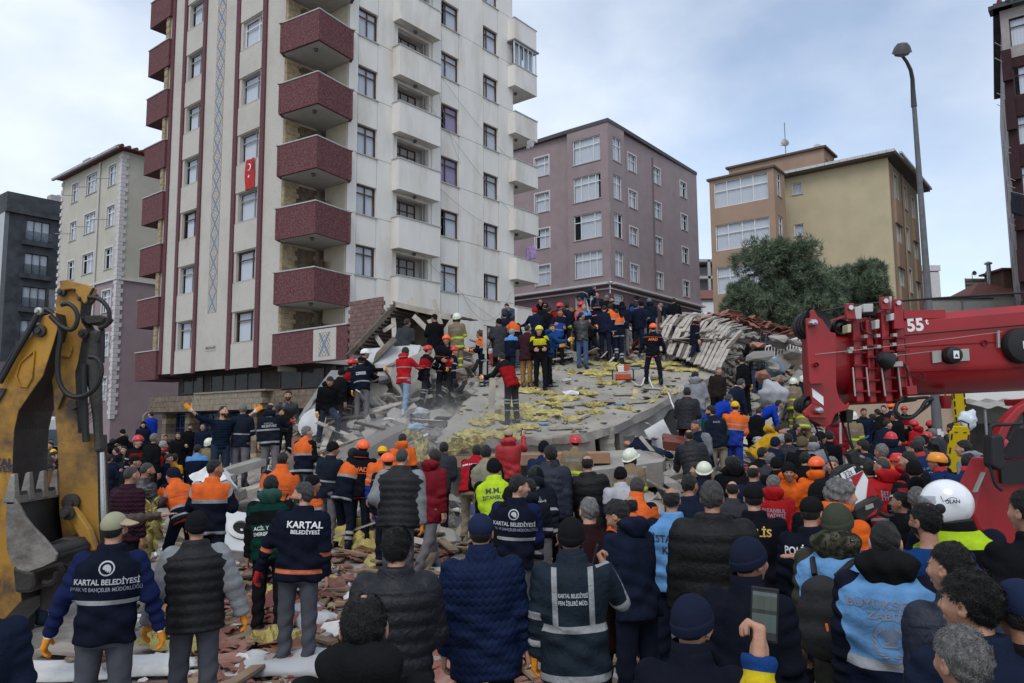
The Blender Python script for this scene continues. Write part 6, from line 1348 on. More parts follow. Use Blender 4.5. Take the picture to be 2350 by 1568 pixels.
# legs: (thigh forward, knee bend, spread); arms: (upper dir, fore dir) with x outward, y forward
LEG={'stand':((2,2,3),(-3,2,3)),'wide':((6,2,12),(-6,2,12)),'walk':((22,8,3),(-18,14,3)),'step':((42,55,5),(-12,6,6)),'climb':((62,70,6),(-8,8,5)),'stride':((48,20,6),(-30,10,6)),'crouch':((85,120,12),(60,125,12)),'bent':((18,22,7),(4,14,7)),'back':((5,4,4),(-22,50,4))}
ARM={'d':((.16,-.04,-1),(.10,.16,-1)),'o':((.42,-.05,-1),(.30,.15,-1)),'f':((.2,.12,-1),(-.35,.95,.05)),'h':((.2,.25,-1),(-.1,1,.25)),'r':((.15,.9,-.55),(0,1,-.25)),'R':((.1,1,-.1),(0,1,.0)),'u':((.95,.15,.30),(.72,.1,.62)),'p':((.45,.35,-.8),(-.45,.35,1)),'P':((.2,.9,-.15),(-.05,.45,1)),'x':((.3,-.25,-1),(-.5,.35,-.35)),'s':((1,.25,-.12),(1,.2,.02)),'b':((.15,.55,-1),(0,.5,-1)),'k':((.35,.1,-1),(-.3,.9,.5)),'w':((.35,.55,-.5),(.3,.9,.25)),'c':((.15,.3,-1),(-.8,.55,.15)),'g':((.3,.1,-1),(.05,.35,-1))}
def nrm(v): v=np.array(v,float);return v/np.linalg.norm(v)
def skel(legs='stand',arms='dd',lean=0,side=0,twist=0,yaw=0,pitch=0,build=1.):
    J={};T_=rotm('z',-twist)@rotm('x',-lean)@rotm('y',side);L=LEG[legs];pel=np.zeros(3);an=[]
    for i,sx in enumerate((-1,1)):
        a,k,b=L[i];hp=np.array([sx*.09,0,-.02]);th=np.array([sx*math.sin(R(b)),math.sin(R(a)),-math.cos(R(a))]);th=nrm(th);kn=hp+th*.43
        sh=nrm([sx*math.sin(R(b))*.3,math.sin(R(a-k)),-math.cos(R(a-k))]);ak=kn+sh*.41;J['hip%d'%i],J['kn%d'%i],J['an%d'%i]=hp,kn,ak;an.append(ak[2])
    dz=.085-min(an);pz=np.array([0,0,dz])
    for k in list(J): J[k]=J[k]+pz
    J['pel']=pz;J['T']=T_
    tp=lambda *q: pz+T_@np.array(q,float)
    J['neck']=tp(0,.0,.52);J['nt']=tp(0,.015,.57)
    for i,sx in enumerate((-1,1)):
        u,f=ARM[arms[i]];s=tp(sx*.175*build,0,.455);ud=T_@nrm([u[0]*sx,u[1],u[2]]);fd=T_@nrm([f[0]*sx,f[1],f[2]])
        if lean>25 and arms[i] in 'db': ud=nrm([sx*.1,.15,-1]);fd=nrm([0,.2,-1])
        e=s+ud*.275;w=e+fd*.25;J['sh%d'%i],J['el%d'%i],J['wr%d'%i],J['fd%d'%i]=s,e,w,fd
    Hm=rotm('z',-yaw)@rotm('x',-pitch)*.95;J['Hm']=Hm;J['hd']=J['nt']+nrm(J['nt']-J['neck'])*.02+Hm@np.array([0,.022,.085]);return J
PW=np.array([-.6,-.16,-.06,.05,.15,.3,.40,.455,.49,.52,.60])
PA=np.array([.19,.185,.185,.178,.178,.202,.208,.19,.135,.085,.07]);PB=np.array([.14,.135,.132,.125,.123,.132,.13,.115,.09,.078,.068])
def torso(P,J,w0,w1,g=0.,gb=0.,flare=0.,bw=1.):
    Q=(P-J['pel'])@J['T'];w=Q[:,2];a=(np.interp(w,PW,PA)+g)*bw+flare*np.clip(-w,0,1);b=np.interp(w,PW,PB)+g+gb+flare*np.clip(-w,0,1)*.6
    e=np.sqrt((Q[:,0]/a)**2+((Q[:,1]+.012)/b)**2);d=(e-1)*np.minimum(a,b);d=np.maximum(d,np.maximum(w-w1,w0-w));return d,Q
def jacket_mesh(J,v,kind,bw=1.,sleeve=.5):
    w0={'coat':-.42,'long':-.22,'vest':-.10,'short':-.06,'jac':-.12,'puf':-.12,'parka':-.2,'tee':-.06,'knit':-.08}.get(kind,-.12)
    g={'puf':.026,'parka':.03,'coat':.012,'vest':.018,'tee':-.004,'knit':.002}.get(kind,.012);ra=.062 if kind not in('puf','parka') else .074
    if kind=='tee': ra=.052
    if kind=='knit': ra=.056
    def fn(P,parts=False):
        dt,Q=torso(P,J,w0,.575 if kind not in('tee','knit') else .52,g,.0,.06 if kind in('coat','long') else .02,bw);w=Q[:,2];arms=[];al=np.zeros(len(P));da=np.full(len(P),9.)
        for i in (0,1):
            s,e,wr=J['sh%d'%i],J['el%d'%i],J['wr%d'%i];fd=J['fd%d'%i]
            d1=cone(P,s,e,ra+.012,ra-.004)
            if kind=='tee': d2=cone(P,s+(e-s)*.2,s+(e-s)*.62,ra+.012,ra+.006);d1=cone(P,s,s+(e-s)*.66,ra+.012,ra);d=smin(d1,d2,.02)
            elif kind=='knit': d=smin(d1,cone(P,e,e+(wr-e)*.35,ra-.006,ra-.008),.03)
            else: d=smin(d1,cone(P,e,wr-fd*.0,ra-.004,ra-.016),.03)
            q=P-wr;d=np.maximum(d,q@fd-.012)
            t1=np.clip(((P-s)@(e-s))/((e-s)@(e-s)),0,1);t2=np.clip(((P-e)@(wr-e))/((wr-e)@(wr-e)),0,1);l=t1*.275+t2*.25
            m=d<da;al=np.where(m,l,al);da=np.minimum(da,d)
        if kind in('puf','parka'):
            pw=.085 if kind=='puf' else .13
            dt=dt-.013*np.abs(np.sin(np.pi*w/pw))**.7*(w<.46);da=da-.009*np.abs(np.sin(np.pi*al/.08))**.7
        else:
            fo=.0085*np.sin(w*33+4*np.sin(Q[:,0]*7+w*5)+Q[:,1]*9)+.007*np.sin(w*15-Q[:,0]*23+2*np.sin(w*9));dt=dt+fo*np.clip(1-np.abs(w-.05)*2.2,.2,1);da=da+.010*np.sin(al*58+Q[:,1]*16+Q[:,0]*9)*np.exp(-((al-.29)/.13)**2)+.006*np.sin(al*83+Q[:,1]*25)
        d=smin(dt,da,.035);d=np.where(w>.50,np.minimum(d,dt),d)
        if parts: return d,Q,da-dt,al
        return d
    pts=np.array([J['pel']+J['T']@np.array(q) for q in ((-.25,-.2,w0),(.25,.22,w0),(-.25,-.2,.6),(.25,.22,.6),(-.25,.22,w0),(.25,-.2,w0))]+[J[k] for k in ('sh0','sh1','el0','el1','wr0','wr1')])
    V,Fq=sdf_mesh(fn,pts.min(0)-.1,pts.max(0)+.1,v);d,Q,fl,al=fn(V,True);return V,Fq,Q,np.c_[fl,al,np.zeros(len(V))]
def trouser_mesh(J,v,g=.0):
    def fn(P,parts=False):
        dt,Q=torso(P,J,-.13,.12,-.012+g);d=dt;al=np.zeros(len(P));best=np.full(len(P),9.)
        for i in (0,1):
            h,k,a=J['hip%d'%i],J['kn%d'%i],J['an%d'%i];c=smin(cone(P,h,k,.098+g,.072+g),cone(P,k,a+(a-k)*.06,.070+g,.064+g),.03)
            t1=np.clip(((P-h)@(k-h))/((k-h)@(k-h)),0,1);t2=np.clip(((P-k)@(a-k))/((a-k)@(a-k)),0,1);l=t1*.43+t2*.41;al=np.where(c<best,l,al);c=c+.009*np.sin(l*46+P[:,0]*30+P[:,1]*18)*np.clip(l-.2,.05,.5)*2.5;best=np.minimum(best,c);d=smin(d,c,.03)
        if parts: return d,al
        return d
    pts=np.array([J[k] for k in('hip0','hip1','kn0','kn1','an0','an1','pel')]);V,Fq=sdf_mesh(fn,pts.min(0)-.16,pts.max(0)+.18,v);return V,Fq,fn(V,True)[1]
def body_mesh(J,v):
    def fn(P):
        d,_=torso(P,J,-.1,.53,-.028)
        for i in (0,1):
            d=smin(d,smin(cone(P,J['sh%d'%i],J['el%d'%i],.05,.038),cone(P,J['el%d'%i],J['wr%d'%i],.037,.026),.02),.02)
            d=smin(d,smin(cone(P,J['hip%d'%i],J['kn%d'%i],.075,.05),cone(P,J['kn%d'%i],J['an%d'%i],.048,.036),.02),.02)
        return smin(d,cone(P,J['neck'],J['hd']-J['Hm']@np.array([0,.02,.04]),.054,.052),.02)
    pts=np.array([J[k] for k in J if k not in('T','Hm','fd0','fd1')]);return sdf_mesh(fn,pts.min(0)-.12,pts.max(0)+.1,v)
_HD={}
def head_geo(v,nose=1.):
    k=(v,nose)
    if k in _HD:return _HD[k]
    def fn(P):
        d=ell(P,(0,-.012,.022),(.074,.094,.098));d=smin(d,cone(P,(0,.02,-.03),(0,.05,-.085),.062,.034),.03);d=smin(d,ell(P,(0,.035,-.02),(.06,.058,.075)),.02)
        d=smin(d,cone(P,(0,.09,.018),(0,.108*nose,-.024),.009,.015),.014)
        for s in(-1,1):
            d=-smin(-d,ell(P,(s*.031,.108,.012),(.02,.018,.013)),.012);d=np.minimum(d,ell(P,(s*.030,.078,.011),(.014,.014,.013)));d=smin(d,cone(P,(s*.015,.092,.032),(s*.045,.08,.032),.008,.007),.01)
            d=smin(d,np.maximum(ell(P,(s*.079,-.008,-.008),(.011,.022,.034)),-ell(P,(s*.089,-.002,-.006),(.007,.011,.018))),.006);d=smin(d,ell(P,(s*.038,.07,-.022),(.02,.02,.02)),.02)
        d=smin(d,cone(P,(-.015,.090,-.056),(.015,.090,-.056),.006,.006),.006);d=smin(d,cone(P,(-.014,.088,-.067),(.014,.088,-.067),.008,.008),.006);return smin(d,cone(P,(0,-.02,-.05),(0,-.035,-.15),.05,.056),.03)
    V,Fq=sdf_mesh(fn,(-.11,-.13,-.19),(.11,.14,.14),v);c=V[Fq].mean(1);mi=np.zeros(len(Fq),int)
    ax=np.abs(c[:,0]);mi[(np.abs(c[:,2]-.036)<.006)&(c[:,1]>.075)&(ax>.012)&(ax<.052)]=1            # brows
    mi[(np.abs(c[:,2]-.011)<.009)&(c[:,1]>.078)&(ax>.02)&(ax<.042)]=2
    mi[(np.abs(c[:,2]-.062)*0+np.abs(c[:,2]+.061)<.008)&(c[:,1]>.085)&(ax<.016)]=3
    _HD[k]=(V,Fq,mi,c);return _HD[k]
_HA={}
def hand_geo(pose,v,fat=0.):
    k=(pose,v,fat)
    if k in _HA:return _HA[k]
    r=.0095+fat;curl={'relax':(20,30,25),'open':(2,4,3),'grip':(65,75,45)}[pose];spread=9 if pose=='open' else 2
    segs=[]
    for i,(y,L) in enumerate(((.032,.072),(.011,.082),(-.011,.076),(-.031,.060))):
        b=np.array([0,y,-.088]);sp=R((1.5-i)*spread);a=0
        for j,f in enumerate((.45,.32,.25)):
            a+=R(curl[j]);d=np.array([math.sin(a),math.sin(sp)*math.cos(a),-math.cos(a)*math.cos(sp)]);e=b+d*L*f;segs.append((b,e,r*(1-.08*j),r*(.93-.08*j)));b=e
    tb=np.array([.0,.030,-.025]);t1=tb+np.array([.012,.030,-.028]) if pose!='open' else tb+np.array([.0,.045,-.02]);t2=t1+(np.array([.022,.012,-.03]) if pose!='open' else np.array([0,.025,-.028]));segs+=[(tb,t1,.0125+fat,.0115+fat),(t1,t2,.011+fat,.009+fat)]
    def fn(P):
        q=P-np.array([0,0,-.052]);e=np.abs(q)-np.array([.006,.030,.036]);d=np.linalg.norm(np.maximum(e,0),axis=1)+np.minimum(e.max(1),0)-.011-fat;d=smin(d,cone(P,(0,0,.02),(0,0,-.03),.027+fat,.024+fat),.02)
        f=None
        for s in segs: c=cone(P,*s);f=c if f is None else np.minimum(f,c)
        return smin(d,f,.008)
    V,Fq=sdf_mesh(fn,(-.05,-.07,-.19),(.1,.12,.03),v);_HA[k]=(V,Fq);return _HA[k]
_HT={}
def interpz(y,a,b): return np.interp(y,a,b)
def hat_geo(kind,v):
    """hair and headgear in head space (origin mid-head, face to +Y); returns list of (name,V,F,matkey)"""
    k=(kind,v)
    if k in _HT:return _HT[k]
    out=[];lo,hi=(-.2,-.24,-.24),(.2,.26,.24)
    def add(nm,fn,mk,vv=None,lo=lo,hi=hi): V,Fq=sdf_mesh(fn,lo,hi,vv or v);out.append((nm,V,Fq,mk))
    C=(0,-.012,.022);hl=lambda P,dy=0,dz=0:interpz(P[:,1]+dy,[-.11,-.05,-.01,.02,.06,.1],[-.085,-.06,.005,.03,.06,.078])+dz
    nz=lambda P,f,a:a*(np.sin(P[:,0]*f+2*np.sin(P[:,2]*f*.7))*np.sin(P[:,1]*f*1.1+1.3)+.6*np.sin(P[:,2]*f*1.7+P[:,0]*f))
    if kind in('short','grey','recede','bald','thin','thick','curly','buzz','whiteh','long'):
        th={'short':.012,'grey':.012,'recede':.010,'bald':.007,'thin':.007,'thick':.014,'curly':.024,'buzz':.005,'whiteh':.012,'long':.02}[kind];am={'curly':.010,'thick':.004,'long':.005}.get(kind,.003)
        def fn(P):
            d=ell(P,C,(.074+th,.094+th,.098+th*1.2))+nz(P,70 if kind!='curly' else 60,am)
            dz=.0 if kind not in('recede','bald') else .02;dl=hl(P,0,dz-(.03 if kind in('curly','long') else 0))
            d=np.maximum(d,(dl-P[:,2])*.7)
            if kind=='bald': d=np.maximum(d,-ell(P,(0,.03,.11),(.075,.125,.075)))
            if kind=='recede': d=np.maximum(d,-ell(P,(0,.085,.105),(.07,.05,.045)))
            if kind=='thin': d=np.maximum(d,-ell(P,(0,-.035,.137),(.035,.035,.022)))
            return d
        add('hair',fn,'hair')
    elif kind=='shaved':
        add('hair',lambda P:np.maximum(ell(P,C,(.0765,.0965,.1005)),(hl(P,0,.02)-P[:,2])),'hair')
    elif kind in('beanie','beanieroll'):
        def fn(P):
            d=ell(P,(0,-.014,.032),(.092,.110,.112));d=np.maximum(d,interpz(P[:,1],[-.12,0,.12],[-.045,-.012,.042])-P[:,2])+.0018*np.sin(np.arctan2(P[:,0],P[:,1])*46);b=interpz(P[:,1],[-.12,0,.12],[-.045,-.012,.042])
            r=ell(P,(0,-.014,.02),(.097,.115,.13));r=np.maximum(r,np.maximum(b-P[:,2],P[:,2]-b-.05));return np.minimum(d,r)
        add('beanie',fn,'hat')
        add('hair',lambda P:np.maximum(np.maximum(ell(P,C,(.081,.101,.105)),hl(P)-P[:,2]),P[:,2]-.0),'hair')
    elif kind in('cap','capright','capback'):
        def fn(P):
            d=np.maximum(ell(P,(0,-.012,.04),(.089,.107,.095)),interpz(P[:,1],[-.12,.12],[.0,.045])-P[:,2]);return d
        add('cap',fn,'hat');a={'cap':0,'capright':-78,'capback':180}[kind];M3=rotm('z',a)
        def vis(P):
            Q=P@M3;d=ell(Q,(0,.115,.052),(.075,.075,.012));q=Q[:,0];z0=.05-.9*q*q/.1*.6;e=np.sqrt((Q[:,0]/.078)**2+((Q[:,1]-.07)/.105)**2);d=np.maximum((e-1)*.07,np.abs(Q[:,2]-z0-(.02-(Q[:,1]-.09)*.35))-.006);return np.maximum(d,.06-Q[:,1])
        add('visor',vis,'hat2',min(v,.009));add('hair',lambda P:np.maximum(np.maximum(ell(P,C,(.082,.102,.106)),hl(P)-P[:,2]),P[:,2]-.02),'hair')
    elif kind in('helmet','firehelmet','hardhat','climbhelmet'):
        rr=(.118,.142,.125) if kind!='firehelmet' else (.128,.155,.14)
        def fn(P):
            b=interpz(P[:,1],[-.15,.15],[-.0,.035]) if kind!='firehelmet' else interpz(P[:,1],[-.16,-.05,.16],[-.06,-.0,.05])
            d=ell(P,(0,-.01,.035),rr);d=np.maximum(d,b-P[:,2])
            if kind in('hardhat','firehelmet'):
                e=np.sqrt((P[:,0]/(rr[0]+.018))**2+((P[:,1]+.0-.015)/(rr[1]+.035))**2);d=smin(d,np.maximum((e-1)*.1,np.abs(P[:,2]-b-.006)-.007),.012)
            if kind=='climbhelmet' or kind=='helmet': 
                for s in(-1,0,1): d=smin(d,cone(P,(s*.045,-.13,.07),(s*.045,.1,.12),.008,.008) if s else cone(P,(0,-.1,.135),(0,.08,.15),.01,.01),.012)
            if kind=='firehelmet': d=smin(d,cone(P,(0,-.13,.09),(0,.1,.165),.012,.012),.02)
            return d
        add('helmet',fn,'hat');add('hair',lambda P:np.maximum(np.maximum(ell(P,C,(.082,.102,.106)),hl(P)-P[:,2]),P[:,2]-.03),'hair')
        st=lambda P:np.minimum(cone(P,(-.082,.0,.02),(-.045,.05,-.095),.006,.006),cone(P,(.082,.0,.02),(.045,.05,-.095),.006,.006));add('chin_strap',st,'strap',min(v,.01))
        if kind=='firehelmet': add('neck_cover',lambda P:np.maximum(np.maximum(np.maximum(ell(P,(0,-.02,-.05),(.115,.13,.12)),-ell(P,(0,-.0,-.05),(.098,.115,.13))),P[:,1]-.02),P[:,2]-.02),'strap')
    elif kind=='moto':
        def fn(P):
            d=ell(P,(0,.0,.01),(.130,.160,.155));d=np.maximum(d,-.125-P[:,2]);d=smin(d,np.maximum(ell(P,(0,.06,-.055),(.125,.13,.085)),-.13-P[:,2]),.03);d=np.maximum(d,-np.maximum(ell(P,(0,.13,.012),(.12,.09,.052)),-P[:,1]+.04));return d
        add('helmet_shell',fn,'hat');add('visor',lambda P:np.maximum(np.maximum(ell(P,(0,.002,.014),(.129,.163,.15)),-P[:,1]+.055),np.abs(P[:,2]-.012)-.06),'glass')
        add('visor_pivot',lambda P:np.minimum(ell(P,(-.126,.045,-.012),(.018,.034,.034)),ell(P,(.126,.045,-.012),(.018,.034,.034))),'strap');add('neck_roll',lambda P:np.maximum(ell(P,(0,0,-.11),(.115,.135,.045)),P[:,2]+.085),'strap')
    elif kind=='hood':
        add('hood',lambda P:np.maximum(ell(P,(0,-.02,.01),(.105,.125,.135)),interpz(P[:,1],[-.2,.05,.07,.2],[-.3,-.3,.3,.3])-P[:,2]+.0),'hat')
    _HT[k]=out;return out
def hood_geo(v,big=1.):
    k=('hd',v,big)
    if k not in _HT:
        def fn(P):
            d=smin(ell(P,(0,-.085,-.185),(.125*big,.072*big,.055)),cone(P,(-.085,-.045,-.165),(-.06,.05,-.165),.034*big,.02),.05);d=smin(d,cone(P,(.085,-.045,-.165),(.06,.05,-.165),.034*big,.02),.05);d=smin(d,ell(P,(0,-.095,-.215),(.10*big,.055,.085*big)),.04);return np.maximum(d,-ell(P,(0,.0,-.07),(.078,.085,.12)))+.004*np.sin(P[:,0]*60+P[:,2]*35)
        _HT[k]=sdf_mesh(fn,(-.2,-.22,-.34),(.2,.12,-.08),v)
    return _HT[k]
def shoe_geo(v):
    k=('shoe',v)
    if k not in _HT:
        def fn(P): d=smin(ell(P,(0,.075,-.045),(.048,.125,.042)),cone(P,(0,-.01,.05),(0,-.015,-.04),.05,.046),.03);return np.maximum(d,-.083-P[:,2])
        _HT[k]=sdf_mesh(fn,(-.08,-.1,-.11),(.08,.24,.13),v)
    return _HT[k]
def npmesh(name,V,Fq,mats,mi=None,attrs=None):
    me=bpy.data.meshes.new(name);me.vertices.add(len(V));me.vertices.foreach_set('co',np.asarray(V,np.float32).ravel());n=len(Fq);me.loops.add(n*4);me.loops.foreach_set('vertex_index',np.asarray(Fq,np.int32).ravel());me.polygons.add(n);me.polygons.foreach_set('loop_start',np.arange(0,n*4,4,dtype=np.int32))
    try: me.polygons.foreach_set('loop_total',np.full(n,4,np.int32))
    except Exception: pass
    for m in mats: me.materials.append(m)
    if mi is not None: me.polygons.foreach_set('material_index',np.asarray(mi,np.int32))
    me.polygons.foreach_set('use_smooth',np.ones(n,bool));
    for k,a in (attrs or {}).items(): at_=me.attributes.new(k,'FLOAT_VECTOR','POINT');at_.data.foreach_set('vector',np.asarray(a,np.float32).ravel())
    me.update(calc_edges=True);return me
# ---------------- clothing materials ----------------
NAVY=(.010,.013,.026);BLACK=(.009,.009,.010);GREY=(.36,.37,.38);OR=(.85,.16,.035);LIME=(.50,.72,.03);BLUE=(.015,.035,.14);TAN=(.25,.19,.115)
def attr(nt,name):
    n=nt.nodes.new('ShaderNodeAttribute');n.attribute_name=name;s=nt.nodes.new('ShaderNodeSeparateXYZ');nt.links.new(n.outputs['Vector'],s.inputs[0]);return s.outputs,n.outputs['Vector']
def band(nt,x,a,b): return mathn(nt,'MULTIPLY',mathn(nt,'GREATER_THAN',x,a),mathn(nt,'LESS_THAN',x,b))
def cloth_mat(name,base,sleeve=None,tb=(),ab=(),br=(),fr=(),rough=.95,spec=.06,bump=.35,sc=9,var=.25,camo=False,quilt=0,sheen=.0,noise=24):
    """jacket cloth: tb torso bands (w0,w1,col), ab arm bands (l0,l1,col), br vertical braces (|u|0,|u|1,w0,w1,col), fr front-only bands"""
    if name in _M:return _M[name]
    m,nt,b=nodes_mat(name,rough);b.inputs['Specular IOR Level'].default_value=spec
    if sheen: b.inputs['Sheen Weight'].default_value=sheen
    (u,v,w),vec=attr(nt,'tc');(fl,al,_),_2=attr(nt,'ac')
    nz=nt.nodes.new('ShaderNodeTexNoise');nz.inputs['Scale'].default_value=sc;nz.inputs['Detail'].default_value=5;nt.links.new(vec,nz.inputs[0])
    col=base;isarm=mathn(nt,'LESS_THAN',fl,0)
    if camo:
        n2=nt.nodes.new('ShaderNodeTexNoise');n2.inputs['Scale'].default_value=20;nt.links.new(vec,n2.inputs[0]);col=ramp(nt,[(0,(.02,.022,.015)),(.45,(.05,.048,.03)),(.55,(.09,.085,.06)),(.64,(.015,.015,.012)),(.72,(.22,.21,.17))],n2.outputs[0])
    for a,c,k in tb: col=mixc(nt,band(nt,w,a,c),col,k)
    for a,c,d,e,k in br: col=mixc(nt,mathn(nt,'MULTIPLY',band(nt,mathn(nt,'ABSOLUTE',u),a,c),band(nt,w,d,e)),col,k)
    for a,c,d,e,k in fr: col=mixc(nt,mathn(nt,'MULTIPLY',mathn(nt,'MULTIPLY',mathn(nt,'GREATER_THAN',v,0),band(nt,mathn(nt,'ABSOLUTE',u),a,c)),band(nt,w,d,e)),col,k)
    if sleeve is not None or ab:
        ac=sleeve if sleeve is not None else base
        if camo and sleeve is None: ac=col
        for a,c,k in ab: ac=mixc(nt,band(nt,al,a,c),ac,k)
        col=mixc(nt,isarm,col,ac)
    dk=nt.nodes.new('ShaderNodeMix');dk.data_type='RGBA';dk.blend_type='MULTIPLY';dk.inputs[0].default_value=1
    r=ramp(nt,[(.3,(.8*(1-var),)*3),(.7,(.8*(1+var*.6),)*3)],nz.outputs[0],False)
    if isinstance(col,tuple): dk.inputs[6].default_value=(*col,1)
    else: nt.links.new(col,dk.inputs[6])
    nt.links.new(r,dk.inputs[7]);nt.links.new(dk.outputs[2],b.inputs['Base Color'])
    n3=nt.nodes.new('ShaderNodeTexNoise');n3.inputs['Scale'].default_value=noise;n3.inputs['Detail'].default_value=3;n3.inputs['Distortion'].default_value=.6;nt.links.new(vec,n3.inputs[0]);hgt=n3.outputs[0]
    if quilt:
        zz=mathn(nt,'ABSOLUTE',mathn(nt,'SINE',mathn(nt,'ADD',mathn(nt,'MULTIPLY',w,math.pi/.052),mathn(nt,'MULTIPLY',mathn(nt,'ABSOLUTE',mathn(nt,'SINE',mathn(nt,'MULTIPLY',u,math.pi/.045))),1.1 if quilt==1 else 0))))
        hgt=mathn(nt,'ADD',mathn(nt,'MULTIPLY',mathn(nt,'POWER',zz,.5),1.2),mathn(nt,'MULTIPLY',n3.outputs[0],.5))
    bp=nt.nodes.new('ShaderNodeBump');bp.inputs['Strength'].default_value=min(1,bump*1.5);bp.inputs['Distance'].default_value=.016;nt.links.new(hgt,bp.inputs['Height']);nt.links.new(bp.outputs[0],b.inputs['Normal']);return m
def leg_mat(name,base,bands=(),rough=.9,var=.25):
    if name in _M:return _M[name]
    m,nt,b=nodes_mat(name,rough);b.inputs['Specular IOR Level'].default_value=.1;(l,_,_2),vec=attr(nt,'lc');g=nt.nodes.new('ShaderNodeTexCoord')
    nz=nt.nodes.new('ShaderNodeTexNoise');nz.inputs['Scale'].default_value=7;nz.inputs['Detail'].default_value=5;nt.links.new(g.outputs['Object'],nz.inputs[0]);col=base
    for a,c,k in bands: col=mixc(nt,band(nt,l,a,c),col,k)
    dk=nt.nodes.new('ShaderNodeMix');dk.data_type='RGBA';dk.blend_type='MULTIPLY';dk.inputs[0].default_value=1
    if isinstance(col,tuple): dk.inputs[6].default_value=(*col,1)
    else: nt.links.new(col,dk.inputs[6])
    nt.links.new(ramp(nt,[(.3,(1-var,)*3),(.7,(1+var*.6,)*3)],nz.outputs[0],False),dk.inputs[7]);nt.links.new(dk.outputs[2],b.inputs['Base Color'])
    bp=nt.nodes.new('ShaderNodeBump');bp.inputs['Strength'].default_value=.4;bp.inputs['Distance'].default_value=.012;n3=nt.nodes.new('ShaderNodeTexNoise');n3.inputs['Scale'].default_value=20;nt.links.new(g.outputs['Object'],n3.inputs[0]);nt.links.new(n3.outputs[0],bp.inputs['Height']);nt.links.new(bp.outputs[0],b.inputs['Normal']);return m
def skin(i): return mat('skin_%s'%'abcd'[i],[(.42,.22,.145),(.36,.18,.115),(.47,.26,.18),(.30,.15,.095)][i],.55,.08,30,.15,60,obj=True,spec=.35)
HAIRM={'black':(.008,.007,.006),'brown':(.025,.014,.009),'grey':(.16,.155,.15),'saltp':(.05,.048,.045),'white':(.34,.33,.32),'dirtyblond':(.09,.055,.03)}
def hairm(c): return mat('hair_'+c,HAIRM[c],.55,.5,60,.9,220,obj=True,spec=.45,stretch=(1,1,.35))
lipm=mat('lips',(.26,.12,.09),.5,.05,obj=True);eyem=mat('eyes',(.03,.02,.018),.25,.1,obj=True)
strapm=mat('black_webbing',(.01,.01,.011),.7,.1,obj=True);shoem=mat('dark_boot_leather',(.014,.013,.012),.55,.2,6,.2,40,obj=True);shoew=mat('pale_trainers',(.40,.40,.40),.6,.1,6,obj=True)
GLV={'orange':mat('orange_work_glove',(.75,.27,.02),.8,.12,12,.3,40,obj=True),'red':mat('red_work_glove',(.40,.015,.015),.8,.12,12,obj=True),'black':mat('black_work_glove',(.015,.015,.016),.7,.12,12,obj=True),'blue':mat('blue_rubber_glove',(.05,.22,.62),.5,.06,12,obj=True)}
cuffm=mat('white_knit_cuff',(.62,.61,.56),.9,.06,obj=True)
def solidc(name,c,rough=.6,spec=.4,coat=0): return mat(name,c,rough,.08,8,.08,30,obj=True,spec=spec,coat=coat)
HATC={'black':solidc('black_knit',(.009,.009,.010),.95,.1),'navy':solidc('navy_knit',(.010,.014,.03),.95,.1),'green':solidc('dull_green_knit',(.045,.052,.035),.95,.1),'orange':solidc('fluorescent_orange_shell',(.90,.13,.03),.4,.4),'red':solidc('red_helmet_shell',(.52,.018,.02),.35,.4,.2),'white':solidc('ivory_helmet_shell',(.66,.68,.55),.35,.4,.2),'gloss':solidc('gloss_white_shell',(.76,.77,.79),.16,.5,.6),'yellow':solidc('yellow_cap_cloth',(.72,.42,.015),.8,.2),'beige':solidc('beige_cap_cloth',(.36,.29,.19),.9,.1),'tannavy':solidc('khaki_cap_cloth',(.30,.30,.20),.9,.1),'redknit':solidc('red_knit',(.35,.01,.015),.95,.1),'wht':solidc('white_hard_shell',(.70,.70,.69),.35,.4),'lime':solidc('lime_shell',(.6,.62,.03),.5,.3),'camo':solidc('patterned_scarf',(.10,.08,.05),.9,.1),'darkorange':solidc('amber_helmet_shell',(.75,.25,.01),.35,.4,.2),'bluek':solidc('navy_cap_cloth',(.012,.02,.05),.9,.1)}
glassv=glassmat('clear_visor',(.3,.32,.34),.55)
# ---------------- outfits ----------------
CM=cloth_mat
grt=mat('reflective_print',(.42,.43,.45),.5,.05);ort=mat('orange_print',(.85,.18,.05),.6,.05);wht_t=mat('white_print',(.72,.72,.72),.6,.05);yet=mat('gold_print',(.62,.42,.10),.6,.05);dkt=mat('dark_print',(.03,.04,.08),.6,.05);gyt=mat('dim_grey_print',(.22,.24,.30),.6,.05)
TRM={'grey':leg_mat('grey_work_trousers',(.075,.08,.095)),'lgrey':leg_mat('light_grey_trousers',(.15,.14,.15)),'black':leg_mat('black_trousers',(.010,.010,.012)),'navy':leg_mat('navy_trousers',(.012,.016,.032)),'jeans':leg_mat('blue_jeans',(.06,.10,.19)),'ljeans':leg_mat('pale_blue_jeans',(.20,.29,.40)),'djeans':leg_mat('dark_jeans',(.022,.035,.06)),'tan':leg_mat('tan_trousers',(.26,.14,.05)),'khaki':leg_mat('khaki_trousers',(.26,.22,.16)),
'navystripe':leg_mat('navy_striped_trousers',NAVY,((.60,.65,GREY),(.69,.74,GREY))),'kneepad':leg_mat('black_padded_trousers',(.010,.010,.012),((.36,.385,(.3,.3,.3)),(.43,.455,(.3,.3,.3)),(.60,.62,(.3,.3,.3)))),'blueor':leg_mat('blue_orange_trousers',(.02,.05,.30),((.58,.62,GREY),(.62,.80,OR))),'afad':leg_mat('navy_orange_trim_trousers',(.010,.012,.020),((.10,.115,OR),)),'fire':leg_mat('tan_fire_trousers',(.22,.16,.09),((.42,.47,LIME),(.60,.65,LIME))),'camo':leg_mat('camouflage_trousers',(.05,.05,.035),var=.7)}
